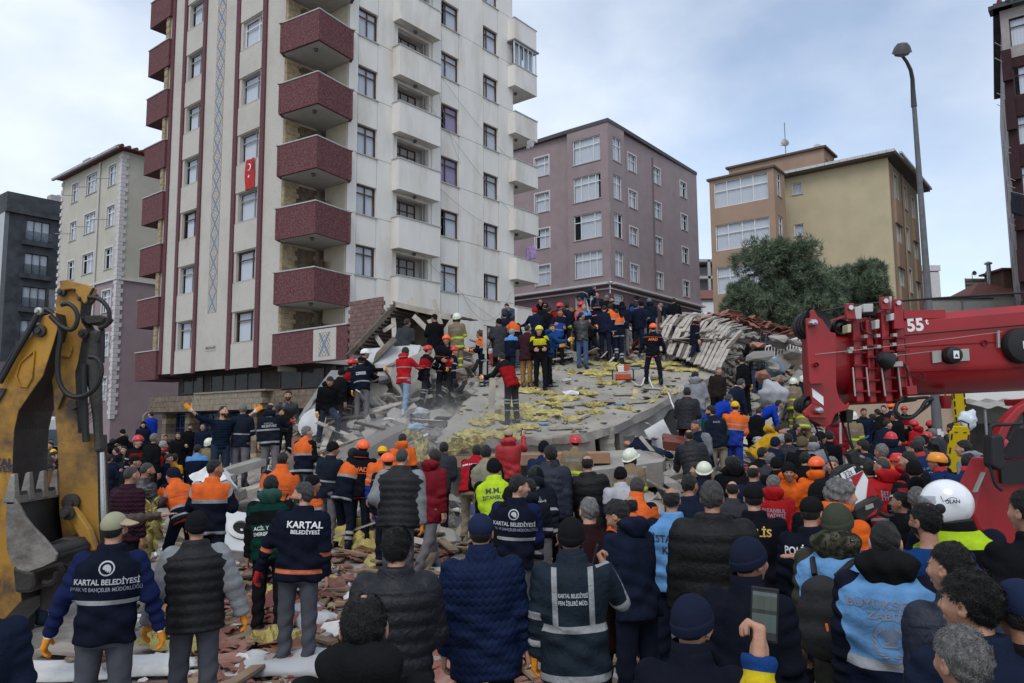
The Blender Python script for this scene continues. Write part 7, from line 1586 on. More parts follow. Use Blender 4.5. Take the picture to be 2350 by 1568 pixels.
def hv(name,base=NAVY,sl=None,y=.30):  # orange yoke over navy, grey stripe
    return CM(name,base,sl if sl is not None else base,((y,.9,OR),(y-.045,y,GREY),(-.12,-.08,GREY)),((.0,.10,OR),(.10,.135,GREY),(.36,.44,OR),(.44,.47,GREY)))
OUT={
'kartalvest':('vest',CM('navy_council_vest',NAVY,(.013,.02,.075),((.17,.20,GREY),)),'grey',{'txt':[('KARTAL BELEDİYESİ',.052,.325,0,grt,.95),('PARK VE BAHÇELER MÜDÜRLÜĞÜ',.036,.275,0,gyt,.9)],'logo':.42}),
'kartaljac':('jac',CM('navy_council_jacket',NAVY,NAVY,((-.045,-.03,OR),(-.03,-.02,GREY),(-.02,-.005,OR)),((.30,.315,OR),(.315,.325,GREY),(.325,.34,OR))),'grey',{'txt':[('KARTAL',.085,.40,.05,wht_t,1.),('BELEDİYESİ',.048,.335,.06,wht_t,1.)]}),
'fen':('long',CM('dark_teal_rain_suit',(.018,.028,.04),None,((.10,.145,GREY),(-.20,-.155,GREY)),((.24,.28,GREY),(.42,.46,GREY)),((.10,.135,.10,.5,GREY),),rough=.6,bump=.5),'navy',{'txt':[('KARTAL BELEDİYESİ',.036,.335,0,grt,.62),('FEN İŞLERİ MÜD.',.036,.29,0,grt,.72)],'collar':1}),
'padvest':('puf',CM('black_padded_vest',(.012,.012,.014),(.26,.27,.28),rough=.6,spec=.25),'grey',{}),
'puffer':('puf',CM('black_puffer',(.008,.009,.013),None,rough=.55,spec=.3,bump=.5),'black',{}),
'puffern':('puf',CM('navy_puffer',(.012,.017,.035),None,rough=.55,spec=.3,bump=.5),'black',{}),
'pufferg':('puf',CM('grey_puffer',(.035,.038,.045),None,rough=.5),'black',{}),
'parka':('parka',CM('black_parka',(.009,.009,.010),None,rough=.6,spec=.22,bump=.5),'black',{}),
'quilt':('long',CM('quilted_navy_coat',(.010,.019,.058),None,quilt=1,bump=.3,rough=.6),'black',{'collar':1}),
'maroonq':('jac',CM('maroon_quilted_jacket',(.045,.016,.028),None,quilt=1,bump=.5,rough=.7),'black',{}),
'coat':('coat',CM('black_wool_coat',(.010,.010,.012),None),'black',{}),
'coatbr':('coat',CM('maroon_brown_wool_coat',(.026,.011,.012),None),'black',{}),
'coatgr':('coat',CM('charcoal_wool_coat',(.05,.052,.058),None),'black',{}),
'fleece':('jac',CM('black_fleece',(.012,.012,.013),None,bump=.3,noise=60),'black',{'hood':1.1}),
'blackj':('jac',CM('black_jacket',(.010,.010,.012),None),'black',{}),
'navyj':('jac',CM('navy_jacket',(.013,.019,.04),None),'navy',{}),
'navyh':('jac',CM('navy_hooded_jacket',(.012,.017,.034),None),'navy',{'hood':1.}),
'blackh':('jac',CM('black_hooded_jacket',(.011,.011,.013),None),'djeans',{'hood':1.}),
'leather':('jac',CM('black_leather',(.014,.013,.013),None,rough=.35,spec=.55,bump=.6),'jeans',{}),
'brownl':('jac',CM('brown_waxed_jacket',(.07,.045,.03),None,rough=.5,spec=.4,bump=.6),'djeans',{}),
'brownj':('jac',CM('dark_brown_jacket',(.03,.022,.02),None),'black',{}),
'greyh':('jac',CM('grey_hoodie',(.27,.28,.30),None,bump=.4),'jeans',{'hood':1.05}),
'yellowj':('jac',CM('mustard_jacket',(.60,.33,.02),None),'jeans',{'hood':.9}),
'redj':('jac',CM('red_rain_jacket',(.42,.014,.018),None,rough=.55,spec=.4),'grey',{'hood':1.15}),
'dredj':('long',CM('crimson_coat',(.20,.012,.022),None,rough=.6),'lgrey',{'hood':1.}),
'itf':('jac',CM('red_fire_brigade_jacket',(.45,.014,.018),None,((.03,.06,GREY),),rough=.55),'navy',{'hood':1.,'txt':[('İSTANBUL',.062,.34,0,gyt,.9),('İTFAİYESİ',.062,.28,0,gyt,.9)]}),
'redvest':('vest',CM('red_vest_black_sleeves',(.45,.014,.02),(.012,.012,.014),((-.1,.02,(.012,.012,.014)),)),'jeans',{}),
'redblk':('jac',CM('black_red_rescue_jacket',(.012,.012,.014),(.012,.012,.014),((.22,.44,(.34,.012,.02)),(.205,.22,GREY)),((.12,.15,(.5,.5,.5)),(.30,.33,(.5,.5,.5)))),'kneepad',{}),
'redhood':('jac',CM('bright_red_hoodie',(.50,.018,.022),None,((.0,.03,GREY),(.27,.29,GREY))),'ljeans',{'hood':.95}),
'ihh':('jac',CM('red_black_volunteer_vest',(.34,.012,.016),(.014,.014,.016),((.36,.9,(.014,.014,.016)),)),'kneepad',{}),
'polis':('jac',CM('dark_police_jacket',(.009,.010,.015),None),'black',{'txt':[('POLİS',.085,.405,.02,yet,1.)]}),
'poliw':('jac',CM('dark_police_softshell',(.009,.012,.022),None),'black',{'txt':[('POLİS',.082,.40,-.08,wht_t,.85)]}),
'police':('jac',CM('black_uniform_jacket',(.009,.011,.019),None),'black',{'patch':1,'collar':1}),
'afad':('jac',CM('navy_orange_trim_jacket',(.011,.012,.018),None,((.405,.415,OR),)),'afad',{'txt':[('AFAD',.10,.335,0,ort,.95)]}),
'afadh':('jac',CM('navy_orange_trim_hooded',(.011,.012,.018),None,((.265,.275,OR),)),'afad',{'hood':1.,'txt':[('AFAD',.10,.33,0,ort,.95)]}),
'afadc':('long',CM('navy_orange_trim_coat',(.012,.015,.026),None,((.43,.445,OR),),((.05,.065,OR),(.30,.325,GREY))),'navy',{}),
'orangej':('jac',CM('orange_rescue_jacket',(.85,.15,.02),None,((.0,.16,NAVY),)),'afad',{'hood':.9}),
'hivis':('jac',hv('orange_navy_work_jacket'),'navystripe',{}),
'hivisv':('vest',CM('orange_yoke_vest',NAVY,(.010,.011,.013),((.28,.9,OR),(.24,.28,GREY),(-.05,-.01,GREY))),'grey',{}),
'hivisb':('jac',CM('orange_back_work_jacket',OR,NAVY,((.08,.12,GREY),(-.12,.08,NAVY),(-.04,-.01,GREY),(.25,.265,(.5,.12,.05))),((.0,.18,OR),(.18,.22,GREY),(.46,.49,GREY))),'navystripe',{'txt':[('BÜYÜKŞEHİR',.04,.31,0,mat('faded_red_print',(.5,.08,.03)),.9),('ATIK YÖNETİMİ',.036,.2,0,mat('faded_red_print',(.5,.08,.03)),.9)],'collar':1}),
'orblue':('jac',CM('orange_blue_suit_top',OR,OR,((.30,.325,GREY),(.20,.225,GREY),(-.2,.20,(.02,.05,.32))),((.2,.225,GREY),(.3,.6,(.02,.05,.32)))),'blueor',{}),
'orvest':('vest',CM('orange_rescue_vest',(.80,.10,.03),BLACK,((.05,.08,GREY),)),'black',{'txt':[('GEA',.09,.36,0,mat('black_roundel',(.02,.02,.02)),1.)]}),
'orstripe':('jac',CM('navy_jacket_orange_stripe',NAVY,None,((.27,.29,OR),(.29,.30,GREY),(-.06,-.03,OR)),((.3,.33,OR),)),'navystripe',{'hood':1.}),
'navygrey':('jac',CM('navy_grey_stripe_jacket',(.016,.022,.036),None,((.14,.17,GREY),),((.22,.25,GREY),)),'lgrey',{}),
'beled':('jac',CM('dark_council_hooded',(.014,.017,.026),None,((.20,.235,GREY),(-.06,-.02,GREY)),()),'lgrey',{'hood':1.,'txt':[('KARTAL',.05,.345,0,gyt,1.),('BELEDİYESİ',.062,.29,0,grt,.9)]}),
'bahce':('vest',CM('navy_parks_vest',NAVY,NAVY,((.10,.13,GREY),),()),'lgrey',{'txt':[('VE BAHÇELER',.042,.33,0,wht_t,.9),('MÜDÜRLÜĞÜ',.042,.285,0,wht_t,.9)],'logo':.40}),
'aid':('jac',CM('green_black_aid_jacket',(.006,.045,.034),(.010,.011,.012),((.26,.40,(.010,.011,.012)),),((.0,.1,(.006,.045,.034)),)),'black',{'hood':1.,'hoodm':1,'txt':[('ACİL YARDIM',.055,.215,0,wht_t,.9),('EMERGENCY AID',.052,.155,0,wht_t,.9)]}),
'mmlime':('vest',CM('lime_vest_black_sleeves',LIME,(.010,.010,.012),((.0,.04,GREY),(-.12,0,(.010,.010,.012)))),'black',{'txt':[('M.M.',.09,.36,0,dkt,1.),('İSTANBUL',.062,.28,0,dkt,.9)]}),
'zabita':('vest',CM('light_blue_vest_puffer_sleeves',(.16,.36,.66),(.012,.014,.026),((.06,.11,(.40,.42,.46)),(-.2,.06,(.012,.018,.042)))),'navy',{'hood':1.2,'txt':[('BÜYÜKŞEHİR',.055,.385,0,mat('grey_blue_print',(.22,.25,.33)),1.15),('ZABITA',.05,.33,0,mat('grey_blue_print'if 0 else 'grey_blue_print',(.22,.25,.33)),1.2)],'emblem':1}),
'zabcamo':('vest',CM('light_blue_vest_camo',(.17,.38,.68),(.05,.05,.035),((.09,.13,(.40,.42,.46)),(-.2,.09,(.012,.018,.042)))),'camo',{'camohood':1}),
'kent':('vest',CM('light_blue_council_vest',(.15,.36,.68),(.012,.016,.03)),'navy',{'txt':[('İSTANBUL',.085,.35,0,dkt,.9),('KENT',.085,.25,0,dkt,.9)]}),
'bluetee':('tee',CM('blue_tshirt',(.010,.05,.17),None,bump=.3),'navy',{'bare':1}),
'motolime':('vest',CM('black_vest_lime_panels',(.010,.010,.011),(.012,.015,.028),((.42,.52,LIME),),(),((.20,.3,.15,.42,LIME),)),'black',{'txt':[('POLİS',.09,.27,0,gyt,1.2)]}),
'umke':('jac',CM('navy_umke_jacket',(.014,.032,.10),None,((.10,.14,GREY),)),'navy',{'redcol':1,'txt':[('T.C. SAĞLIK BAKANLIĞI',.04,.36,0,gyt,.8),('UMKE',.10,.27,0,gyt,1.)]}),
'fire':('long',CM('tan_firefighter_coat',TAN,TAN,((-.16,-.10,LIME),(.09,.14,LIME),(-.11,-.105,GREY)),((.26,.31,LIME),(.44,.48,LIME)),var=.15),'fire',{'txt':[('İSTANBUL',.075,.33,0,gyt,.9)]}),
'denim':('jac',CM('denim_jacket',(.06,.10,.16),None),'djeans',{}),
'bluej':('jac',CM('bright_blue_jacket',(.010,.06,.20),None,rough=.6),'black',{'hood':.95}),
'royal':('jac',CM('royal_blue_fleece',(.012,.05,.42),None),'djeans',{}),
'maroonc':('long',CM('maroon_blazer',(.05,.018,.025),None),'tan',{}),
'ltblue':('jac',CM('navy_light_blue_yoke',(.012,.016,.036),None,((.40,.6,(.12,.32,.66)),)),'navy',{}),
'yellblk':('jac',CM('black_yellow_yoke_jacket',(.011,.011,.012),None,((.30,.47,(.68,.60,.03)),),((.0,.09,(.68,.60,.03)),)),'black',{}),
'polveste':('vest',CM('blue_municipal_police_vest',(.03,.10,.42),(.012,.015,.03),((.36,.6,(.012,.015,.03)),(.13,.17,(.3,.35,.45)))),'black',{}),
'n112':('jac',CM('navy_paramedic_jacket',(.011,.015,.03),None),'navy',{'txt':[('112',.11,.34,0,wht_t,1.),('ACİL SAĞLIK',.045,.27,0,wht_t,.8)]}),
'armvest':('vest',CM('red_search_vest',(.40,.014,.022),BLACK),'khaki',{'txt':[('ARAMA & KURTARMA',.045,.36,0,wht_t,.9)]}),
'greenslv':('vest',CM('navy_vest_green_sleeves',(.012,.017,.03),(.012,.06,.045)),'khaki',{'txt':[('POLİS',.05,.40,0,gyt,1.)]}),
'navyvest':('puf',CM('navy_padded_vest_grey_sleeves',(.012,.020,.04),(.24,.25,.27)),'navy',{}),
'beigev':('vest',CM('beige_vest_black_sleeves',(.30,.28,.20),(.012,.012,.013)),'black',{}),
'yag':('jac',CM('blue_navy_worker_jacket',(.018,.028,.065),None,((.05,.08,GREY),)),'navy',{'txt':[('YAĞ',.08,.30,0,wht_t,1.)]}),
'sweater':('knit',CM('navy_knit_sweater',(.010,.018,.036),None,quilt=2,bump=.3,rough=.95),'djeans',{'bare':1}),
'paraml':('jac',CM('navy_jacket_mustard_front',(.012,.017,.036),None,(),(),(),((0,.075,-.06,.5,(.62,.33,.02)),)),'navystripe',{'hood':.95}),
'suit':('jac',CM('navy_suit_jacket',(.018,.022,.035),None,(),(),(),((0,.05,.05,.5,(.05,.055,.075)),)),'djeans',{}),
'whitenav':('jac',CM('navy_white_shoulder_jacket',(.015,.025,.06),None,((.3,.6,(.5,.5,.53)),)),'navy',{}),
'ybag':('jac',CM('orange_black_backpack_coat',(.75,.32,.02),None,((.12,.32,(.02,.02,.02)),)),'navy',{}),
'blueyel':('jac',CM('blue_jacket_yellow_cuff',(.015,.06,.22),None,(),((.34,.50,(.65,.50,.02)),(.0,.12,(.10,.30,.62)))),'navy',{}),
}
HD={ # head code -> (geometry, hair colour, hat colour)
'bk':('short','black',None),'br':('short','brown',None),'gy':('grey','grey',None),'sp':('short','saltp',None),'wt':('whiteh','white',None),'rc':('recede','black',None),'bd':('bald','black',None),'bdg':('bald','saltp',None),'sh':('shaved','saltp',None),'tk':('thick','black',None),'tn':('thin','black',None),'cu':('curly','grey',None),'lg':('long','brown',None),'bz':('buzz','black',None),'tng':('thin','grey',None),
'be':('beanie','black','black'),'bn':('beanie','black','navy'),'bg':('beanie','brown','green'),'br_':('beanie','black','redknit'),'cn':('cap','saltp','bluek'),'cr':('capright','black','tannavy'),'cy':('cap','black','yellow'),'cyb':('capback','black','yellow'),'cbe':('cap','black','beige'),'cblk':('cap','black','black'),'cnb':('cap','black','bluek'),
'ho':('helmet','black','orange'),'hr':('helmet','black','red'),'hf':('firehelmet','black','white'),'hw':('hardhat','black','wht'),'hc':('climbhelmet','black','darkorange'),'hm':('moto','black','gloss'),'hl':('climbhelmet','black','lime'),'sc':('beanie','black','camo'),'hrh':('hardhat','black','red')}
ZR={'P':(0,0,2350/3500*3500/2350,1),'a':(600,1150,900/1882),'b':(1000,950,900/2016),'c':(1700,950,900/2016),'d':(2500,900,1000/2091),'e':(0,1650,1000/2286),'f':(900,1650,1000/2286),'g':(1700,1550,900/1795),'h':(2500,1550,1000/1995),'i':(1650,960,750/2350),'j':(2250,1050,700/1829),'k':(2750,1350,750/2350),'l':(300,1380,700/2350),'m':(100,1400,500/2240)}
K_=2350/3500
def zp(z,x,y):
    if z=='P': return x,y
    a=ZR[z];return (a[0]+x*a[2])*K_,(a[1]+y*a[2])*K_
_MC={}
def lod(Y,t):
    for lim,v in t:
        if Y<lim:return v
    return t[-1][1]
def place_person(px,py,Y0,J,face,hattop=.125,fix=False):
    """stand the figure on the heap or street so that its head shows under the pixel; returns loc, rotz, scale"""
    top=J['hd']+np.array([0,0,hattop]);best=None
    for q in (np.linspace(.72,1.35,43) if not fix else (1.,)):
        Y=Y0*q;p=at(px,py,Y);az=math.atan2(p.x,Y);rz=-(R(face)+az)
        c,s=math.cos(rz),math.sin(rz);hx,hy=c*top[0]-s*top[1],s*top[0]+c*top[1];sc=1.0
        for _ in range(3):
            g=ground(p.x-hx*sc,Y-hy*sc);sc=(p.z-g)/top[2];sc=max(.5,min(1.6,sc))
        e=((sc-1.02)/.05)**2+(math.log(q)/.07)**2
        if best is None or e<best[0]: best=(e,Y,p,rz,sc,g,hx,hy)
    e,Y,p,rz,sc,g,hx,hy=best;s2=max(.93,min(1.09,sc)) if not fix else 1.;z=p.z-top[2]*s2
    if fix: return Vector((p.x-hx,Y-hy,z)),rz,1.,1.,Y
    z=max(g-.5,min(g+.10,z))
    return Vector((p.x-hx*s2,Y-hy*s2,z)),rz,s2,sc,Y
NP=0;DBG=[]
def person(z,x,y,Y0,face,pose,out,head,label,yaw=0,pitch=0,glove=None,beard=0,sk=None,lean=None,arms=None,side=0,group='people at the collapse',build=1.,extra=None,tr=None,fixedY=None):
    global NP
    NP+=1;r=random.Random(NP*13);legs,ar=pose[0],pose[1];ln=lean if lean is not None else (pose[2] if len(pose)>2 else r.choice((0,2,4)))
    if Y0>8.5 and legs=='stand' and not fixedY:
        if ar=='dd': ar=r.choice(('dd','hd','fd','dh','ff','xd','od'))
        if lean is None: ln=ln+r.choice((0,0,4,9,15))
        side=side or r.uniform(-6,6)
    elif not side: side=r.uniform(-3,3)
    yaw=yaw if yaw else r.uniform(-32,32) if Y0>7 else r.uniform(-12,12);J=skel(legs,ar,ln,side,0,yaw,pitch or r.uniform(-4,6),build)
    kind,jm,trn,ex=OUT[out];geo,hcol,hatc=HD[head];px,py=zp(z,x,y)
    htop=.125 if hatc is None else {'beanie':.148,'helmet':.165,'firehelmet':.178,'moto':.185,'climbhelmet':.168,'hardhat':.16}.get(geo,.137)
    loc,rz,sc,raw_,Y=place_person(px,py,Y0,J,face,htop,fixedY)
    o=empty('person',loc,rz);o.scale=(sc,)*3;tag(o,label,'person',group)
    DBG.append((label[:40],round(Y/Y0,2),round(raw_,2),round(Y,1)))
    vj=lod(Y,((3.2,.011),(5,.013),(7.5,.016),(11,.021),(16,.026),(22,.031),(99,.037)));vh=lod(Y,((4.5,.0052),(8,.0068),(13,.010),(20,.0135),(99,.019)));vd=lod(Y,((8,.0062),(14,.009),(99,.013)))
    si=sk if sk is not None else r.randrange(3);SK=skin(si)
    # jacket
    V,Fq,Q,A=jacket_mesh(J,vj,kind,build);jo=link('jacket' if kind not in('vest','tee','knit') else {'vest':'vest','tee':'tshirt','knit':'sweater'}[kind],npmesh('jacket',V,Fq,[jm],None,{'tc':Q,'ac':A}),o)
    # trousers
    tk=('tr',legs,round(vj,3));
    if tk not in _MC: v_,f_,al=trouser_mesh(J,vj*1.15);_MC[tk]=npmesh('trousers',v_,f_,[TRM['black']],None,{'lc':np.c_[al,al*0,al*0]})
    to=link('trousers',_MC[tk],o);to.material_slots[0].link='OBJECT';to.material_slots[0].material=TRM[tr or trn]
    # shoes
    sv=.012 if Y<9 else .02;sk_=('sh',sv)
    if sk_ not in _MC: v_,f_=shoe_geo(sv);_MC[sk_]=npmesh('boot',v_,f_,[shoem])
    for i in (0,1):
        a_=J['an%d'%i];kd=nrm(J['an%d'%i]-J['kn%d'%i]);pit=0 if a_[2]<.12 else -math.atan2(kd[1],-kd[2])*.7;so_=link('boot',_MC[sk_],o,T(a_[0],a_[1],a_[2],rx=-abs(pit) if kd[1]<-.2 else 0,rz=R(-8 if i else 8)))
        if trn in('ljeans',): so_.material_slots[0].link='OBJECT';so_.material_slots[0].material=shoew
    # body: limbs, neck, head and bare hands in one mesh
    bv=.045 if Y>8 else .035;v1,f1=body_mesh(J,.02 if ex.get('bare') and Y<20 else bv);Vs,Fs,Ms=[v1],[f1],[np.zeros(len(f1),int)];n=len(v1)
    hv_,hf,hm,hc_=head_geo(vh);hm=hm.copy()
    if beard: hm[(hc_[:,2]<-.035)&(hc_[:,1]>.0)&(hc_[:,2]>-.118)&~((np.abs(hc_[:,2]+.061)<.008)&(np.abs(hc_[:,0])<.022)&(hc_[:,1]>.085))&((hc_[:,1]>.045)|(np.abs(hc_[:,0])>.045))]=1
    Vs.append(hv_@J['Hm'].T+J['hd']);Fs.append(hf+n);Ms.append(hm);n+=len(hv_)
    hp_=extra.get('hand') if extra else None
    for i,sx in enumerate((-1,1)):
        d=J['fd%d'%i];zz=-d;yy=np.array([0,1,0.]) if abs(d[1])<.85 else np.array([0,0,1.]);
        if ar[i]in'u': yy=np.array([0,-.1,1])
        yy=nrm(yy-zz*(yy@zz));xx=np.cross(yy,zz);Hh=np.stack([xx*(-sx if 1 else 1),yy,zz],1)
        pose_h=(hp_ or {'u':'open','P':'grip','p':'grip','r':'grip','R':'grip','s':'open','k':'grip','w':'grip'}.get(ar[i],'relax'));hvv,hff=hand_geo(pose_h,vd,0 if Y<14 else .003);pts=(hvv*1.02)@Hh.T+J['wr%d'%i]
        if -sx*1<0: hff=hff[:,::-1]
        if glove:
            gm=GLV[glove] if not isinstance(glove,tuple) else (GLV[glove[i]] if glove[i] else None)
        else: gm=None
        if gm:
            gv,gf=hand_geo(pose_h,vd,.0025 if Y<14 else .005);pts=(gv*1.04)@Hh.T+J['wr%d'%i];mi=(gv[gf].mean(1)[:,2]>-.022).astype(int);link('glove',npmesh('glove',pts,gf,[gm,cuffm if glove=='orange' else gm],mi),o)
        else: Vs.append(pts);Fs.append(hff+n);Ms.append(np.zeros(len(hff),int));n+=len(pts)
    bm_=npmesh('body',np.concatenate(Vs),np.concatenate(Fs),[SK,hairm(hcol),eyem,lipm],np.concatenate(Ms));bo=link('body',bm_,o)
    # headgear and hair
    Hw=Matrix(((*J['Hm'][0],J['hd'][0]),(*J['Hm'][1],J['hd'][1]),(*J['Hm'][2],J['hd'][2]),(0,0,0,1)))
    for nm,v_,f_,mk in hat_geo(geo,vh if Y>4.5 else .0055):
        m_={'hair':hairm(hcol),'hat':HATC.get(hatc),'hat2':HATC.get('beige' if hatc=='tannavy' else hatc),'strap':strapm,'glass':glassv}[mk];kk=(geo,nm,vh,m_.name)
        if kk not in _MC: _MC[kk]=npmesh(nm,v_,f_,[m_])
        link(nm,_MC[kk],o,Hw)
    if Y<5.2 and geo in('short','thick','thin','recede','curly','grey','bald'):   # loose strands over the scalp cap
        rr=random.Random(NP);hv0,hf0=hat_geo(geo,vh if Y>4.5 else .0055)[0][1:3];vs=[];L=.022 if geo in('thick','curly') else .014;cnt=5200 if geo!='bald' else 3200;cc=hv0[hf0].mean(1)
        for _ in range(cnt):
            c0=cc[rr.randrange(len(cc))];up=nrm(c0-np.array([0,-.01,.0]));fl=np.array([rr.gauss(0,.5),rr.gauss(.15,.5)+.0,rr.gauss(-.35,.4)]);fl=fl-up*(fl@up);d=nrm(up*.12+fl)*L*(.5+rr.random());sd=nrm(np.cross(d,up)+1e-6)*.0011;b0=c0-up*.003;vs+=[b0-sd,b0+sd,b0+d*.6+sd*.7+up*.002,b0+d]
        vs=np.array(vs);link('hair_strands',npmesh('hair_strands',vs,np.arange(len(vs)).reshape(-1,4),[hairm(hcol)]),o,Hw)['kind']='stuff'
    if ex.get('hood') or ex.get('camohood'):
        v_,f_=hood_geo(max(vh*1.4,.01),ex.get('hood',1.15));Tq=J['T'];hb=J['nt']+np.array([0,.0,.19]);Tw=Matrix(((*Tq[0],hb[0]),(*Tq[1],hb[1]),(*Tq[2],hb[2]),(0,0,0,1)));hm_=jm if not ex.get('camohood') else CM('camouflage_hood_cloth',(.05,.05,.03),None,camo=True)
        if ex.get('hoodm'): hm_=mat('green_hood_cloth',(.006,.045,.034),.8,.2)
        if out=='zabita': hm_=OUT['fleece'][1]
        link('hood',npmesh('hood',v_,f_,[hm_],None,{'tc':v_+np.array([0,0,.5]),'ac':np.ones((len(v_),3))}),o,Tw)
    if ex.get('collar') or ex.get('redcol'):
        b=MB();Tq=J['T'];pr_=[(.088,.50),(.085,.56),(.079,.615),(.072,.61),(.070,.55)];b.lathe(pr_,22);vv=np.array(b.v);vv[:,1]=vv[:,1]*1.05-.005;me_=npmesh('collar',vv@Tq.T+J['pel'],b.f,[jm if not ex.get('redcol') else mat('red_collar_cloth',(.4,.014,.02),.8)],None,{'tc':vv*0+np.array([0,0,.3]),'ac':np.ones((len(vv),3))});link('collar',me_,o)
    # printed lettering, laid onto the cloth
    if Y<24 and (ex.get('txt') or ex.get('logo') or ex.get('emblem')):
        bvh=BVHTree.FromPolygons([tuple(q) for q in Q],[tuple(f) for f in Fq])
        def lay(pts,faces,m,name,off=.0045,front=False):
            vs=[];
            for (u,w) in pts:
                h=bvh.ray_cast(Vector((u,-.7 if not front else .7,w)),Vector((0,1 if not front else -1,0)));v_=h[0].y if h[0] else -.13;vs.append(J['pel']+J['T']@np.array([u,v_-(off if not front else -off),w]))
            b=MB();b.add(vs,faces);b.build(name,m,o)
        for t_,s_,w,u0,m_,wr in ex.get('txt',()):
            vt,ft=text_mesh(t_,.025);lay([(u0+q[0]*s_*wr*(.93 if len(t_)>12 else 1.05),w+q[1]*s_) for q in vt],ft,m_,'lettering')
        if ex.get('logo') and Y<12:
            w=ex['logo'];k=28;ring=[(math.cos(2*math.pi*i/k)*r_,w+math.sin(2*math.pi*i/k)*r_) for r_ in(.052,.042) for i in range(k)];lay(ring,[(i,(i+1)%k,k+(i+1)%k,k+i) for i in range(k)],grt,'emblem')
            # bird head: round head with a hooked beak over a feathered neck
            sh=[(-.026,.0),(-.022,.016),(-.008,.026),(.010,.027),(.024,.016),(.030,-.004),(.028,-.022),(.018,-.032),(.012,-.018),(.006,-.030),(-.001,-.014),(-.008,-.020),(-.010,-.006),(-.018,-.010)];lay([(a_,w+c_) for a_,c_ in sh],[tuple(range(len(sh)))],grt,'emblem')
        if ex.get('emblem'):
            w=.21;k=40;m_=mat('grey_blue_print',(.22,.25,.33));ring=[(math.cos(2*math.pi*i/k)*r_*.95,w+math.sin(2*math.pi*i/k)*r_*1.15) for r_ in(.098,.094) for i in range(k)];lay(ring,[(i,(i+1)%k,k+(i+1)%k,k+i) for i in range(k)],m_,'emblem')
            for sgn in(-1,1):
                for i in range(9):
                    a=R(-70+i*17);cx,cz=sgn*.075*math.cos(a),w+.075*math.sin(a)-.005;l=.021;dx,dz_=sgn*-math.sin(a-.5),math.cos(a-.5);lay([(cx-dx*l,cz-dz_*l),(cx+dz_*.007,cz-dx*.007),(cx+dx*l,cz+dz_*l),(cx-dz_*.007,cz+dx*.007)],[(0,1,2,3)],m_,'emblem')
            for i in range(-5,6):
                a=R(90+i*9);lay([(.02*math.cos(a)-.0015,w-.02+.02*math.sin(a)),(.02*math.cos(a)+.0015,w-.02+.02*math.sin(a)),(.07*math.cos(a)+.004,w-.02+.085*math.sin(a)),(.07*math.cos(a)-.004,w-.02+.085*math.sin(a))],[(0,1,2,3)],m_,'emblem')
            dome=[(.034*math.cos(R(i*18)),w-.035+.036*math.sin(R(i*18))) for i in range(11)];lay(dome,[tuple(range(11))],m_,'emblem')
    if extra and extra.get('cb'): extra['cb'](o,J,jm,Q,Fq,V)
    return o,J
# ---------------- the crowd ----------------
st,wk='stand','walk'
def Pn(*a,**k): return person(*a,**k)
def patch(o,J,jm,Q,Fq,V):   # shield badge on the left upper arm
    s,e=J['sh0'],J['el0'];c=s+(e-s)*.5+np.array([-.062,-.06,0]);M_=Matrix.Translation(c)@Matrix.Rotation(R(-38),4,'Z')@Matrix.Rotation(R(90),4,'X')
    sh=[(-.034,.04),(0,.048),(.034,.04),(.036,.0),(.024,-.032),(0,-.05),(-.024,-.032),(-.036,0)]
    for sc_,z,m in ((1,0,wht_t),(.88,.0015,mat('badge_blue',(.03,.06,.2))),(.0,0,None)):
        if m: MB().add([(x*sc_,y*sc_,z) for x,y in sh],[tuple(range(8))]).build('badge',m,o,mw=M_)
    k=16;MB().add([(.021*math.cos(i/k*6.283),.021*math.sin(i/k*6.283)-.004,.003) for i in range(k)],[tuple(range(k))]).build('badge',yet,o,mw=M_)
    MB().add([((.014 if i%2 else .006)*math.cos(i/16*6.283),(.014 if i%2 else .006)*math.sin(i/16*6.283)-.004,.0045) for i in range(16)],[tuple(range(16))]).build('badge',mat('badge_red',(.4,.02,.03)),o,mw=M_)
def collarpip(o,J,jm,Q,Fq,V): patch(o,J,jm,Q,Fq,V)
def glasses(o,J,*a):
    Hw=Matrix(((*J['Hm'][0],J['hd'][0]),(*J['Hm'][1],J['hd'][1]),(*J['Hm'][2],J['hd'][2]),(0,0,0,1)));b=MB()
    for s in(-1,1):
        b.tube([(s*.033+.021*math.cos(t),.108,.010+.017*math.sin(t)) for t in np.linspace(0,6.283,13)],.0018,5);b.tube([(s*.054,.106,.014),(s*.082,.05,.012),(s*.084,-.005,.0)],.002,5)
    b.tube([(-.012,.109,.012),(.012,.109,.012)],.0018,5);b.build('glasses',strapm,o,True,mw=Hw)
def backpack(o,J,jm,Q,Fq,V):
    b=sdf_mesh(lambda P:smin(ell(P,(-.05,-.24,.18),(.15,.10,.24)),ell(P,(-.05,-.27,.06),(.13,.09,.1)),.05)+.004*np.sin(P[:,2]*50),(-.3,-.4,-.15),(.2,-.08,.5),.014);me=npmesh('backpack',b[0]@J['T'].T+J['pel'],b[1],[mat('black_backpack',(.012,.012,.013),.8,.2,9,.4,30,obj=True)]);link('backpack',me,o)
    s=MB();s.tube([J['pel']+J['T']@np.array(q) for q in ((-.10,-.20,.40),(-.13,-.10,.475),(-.13,.05,.47),(-.14,.12,.38))],.018,8);s.tube([J['pel']+J['T']@np.array(q) for q in ((.02,-.20,.40),(.09,-.13,.47),(.14,.02,.49),(.15,.12,.38))],.018,8);s.build('strap',strapm,o,True)
    MB().tube([J['pel']+J['T']@np.array(q) for q in ((-.02,-.345,.16),(-.015,-.345,.12))],.008,6).build('orange_pull_tab',ort,o)
def phone_r(o,J,*a):
    M_=Matrix.Translation(J['wr1']+J['fd1']*.085+np.array([-.03,0.02,0.0]))@Matrix.Rotation(R(15),4,'Y');MB().cbox((0,0,0),(.012,.075,.15)).build('phone',strapm,o,mw=M_,bevel=.004)
def lift(o,J,*a): pass
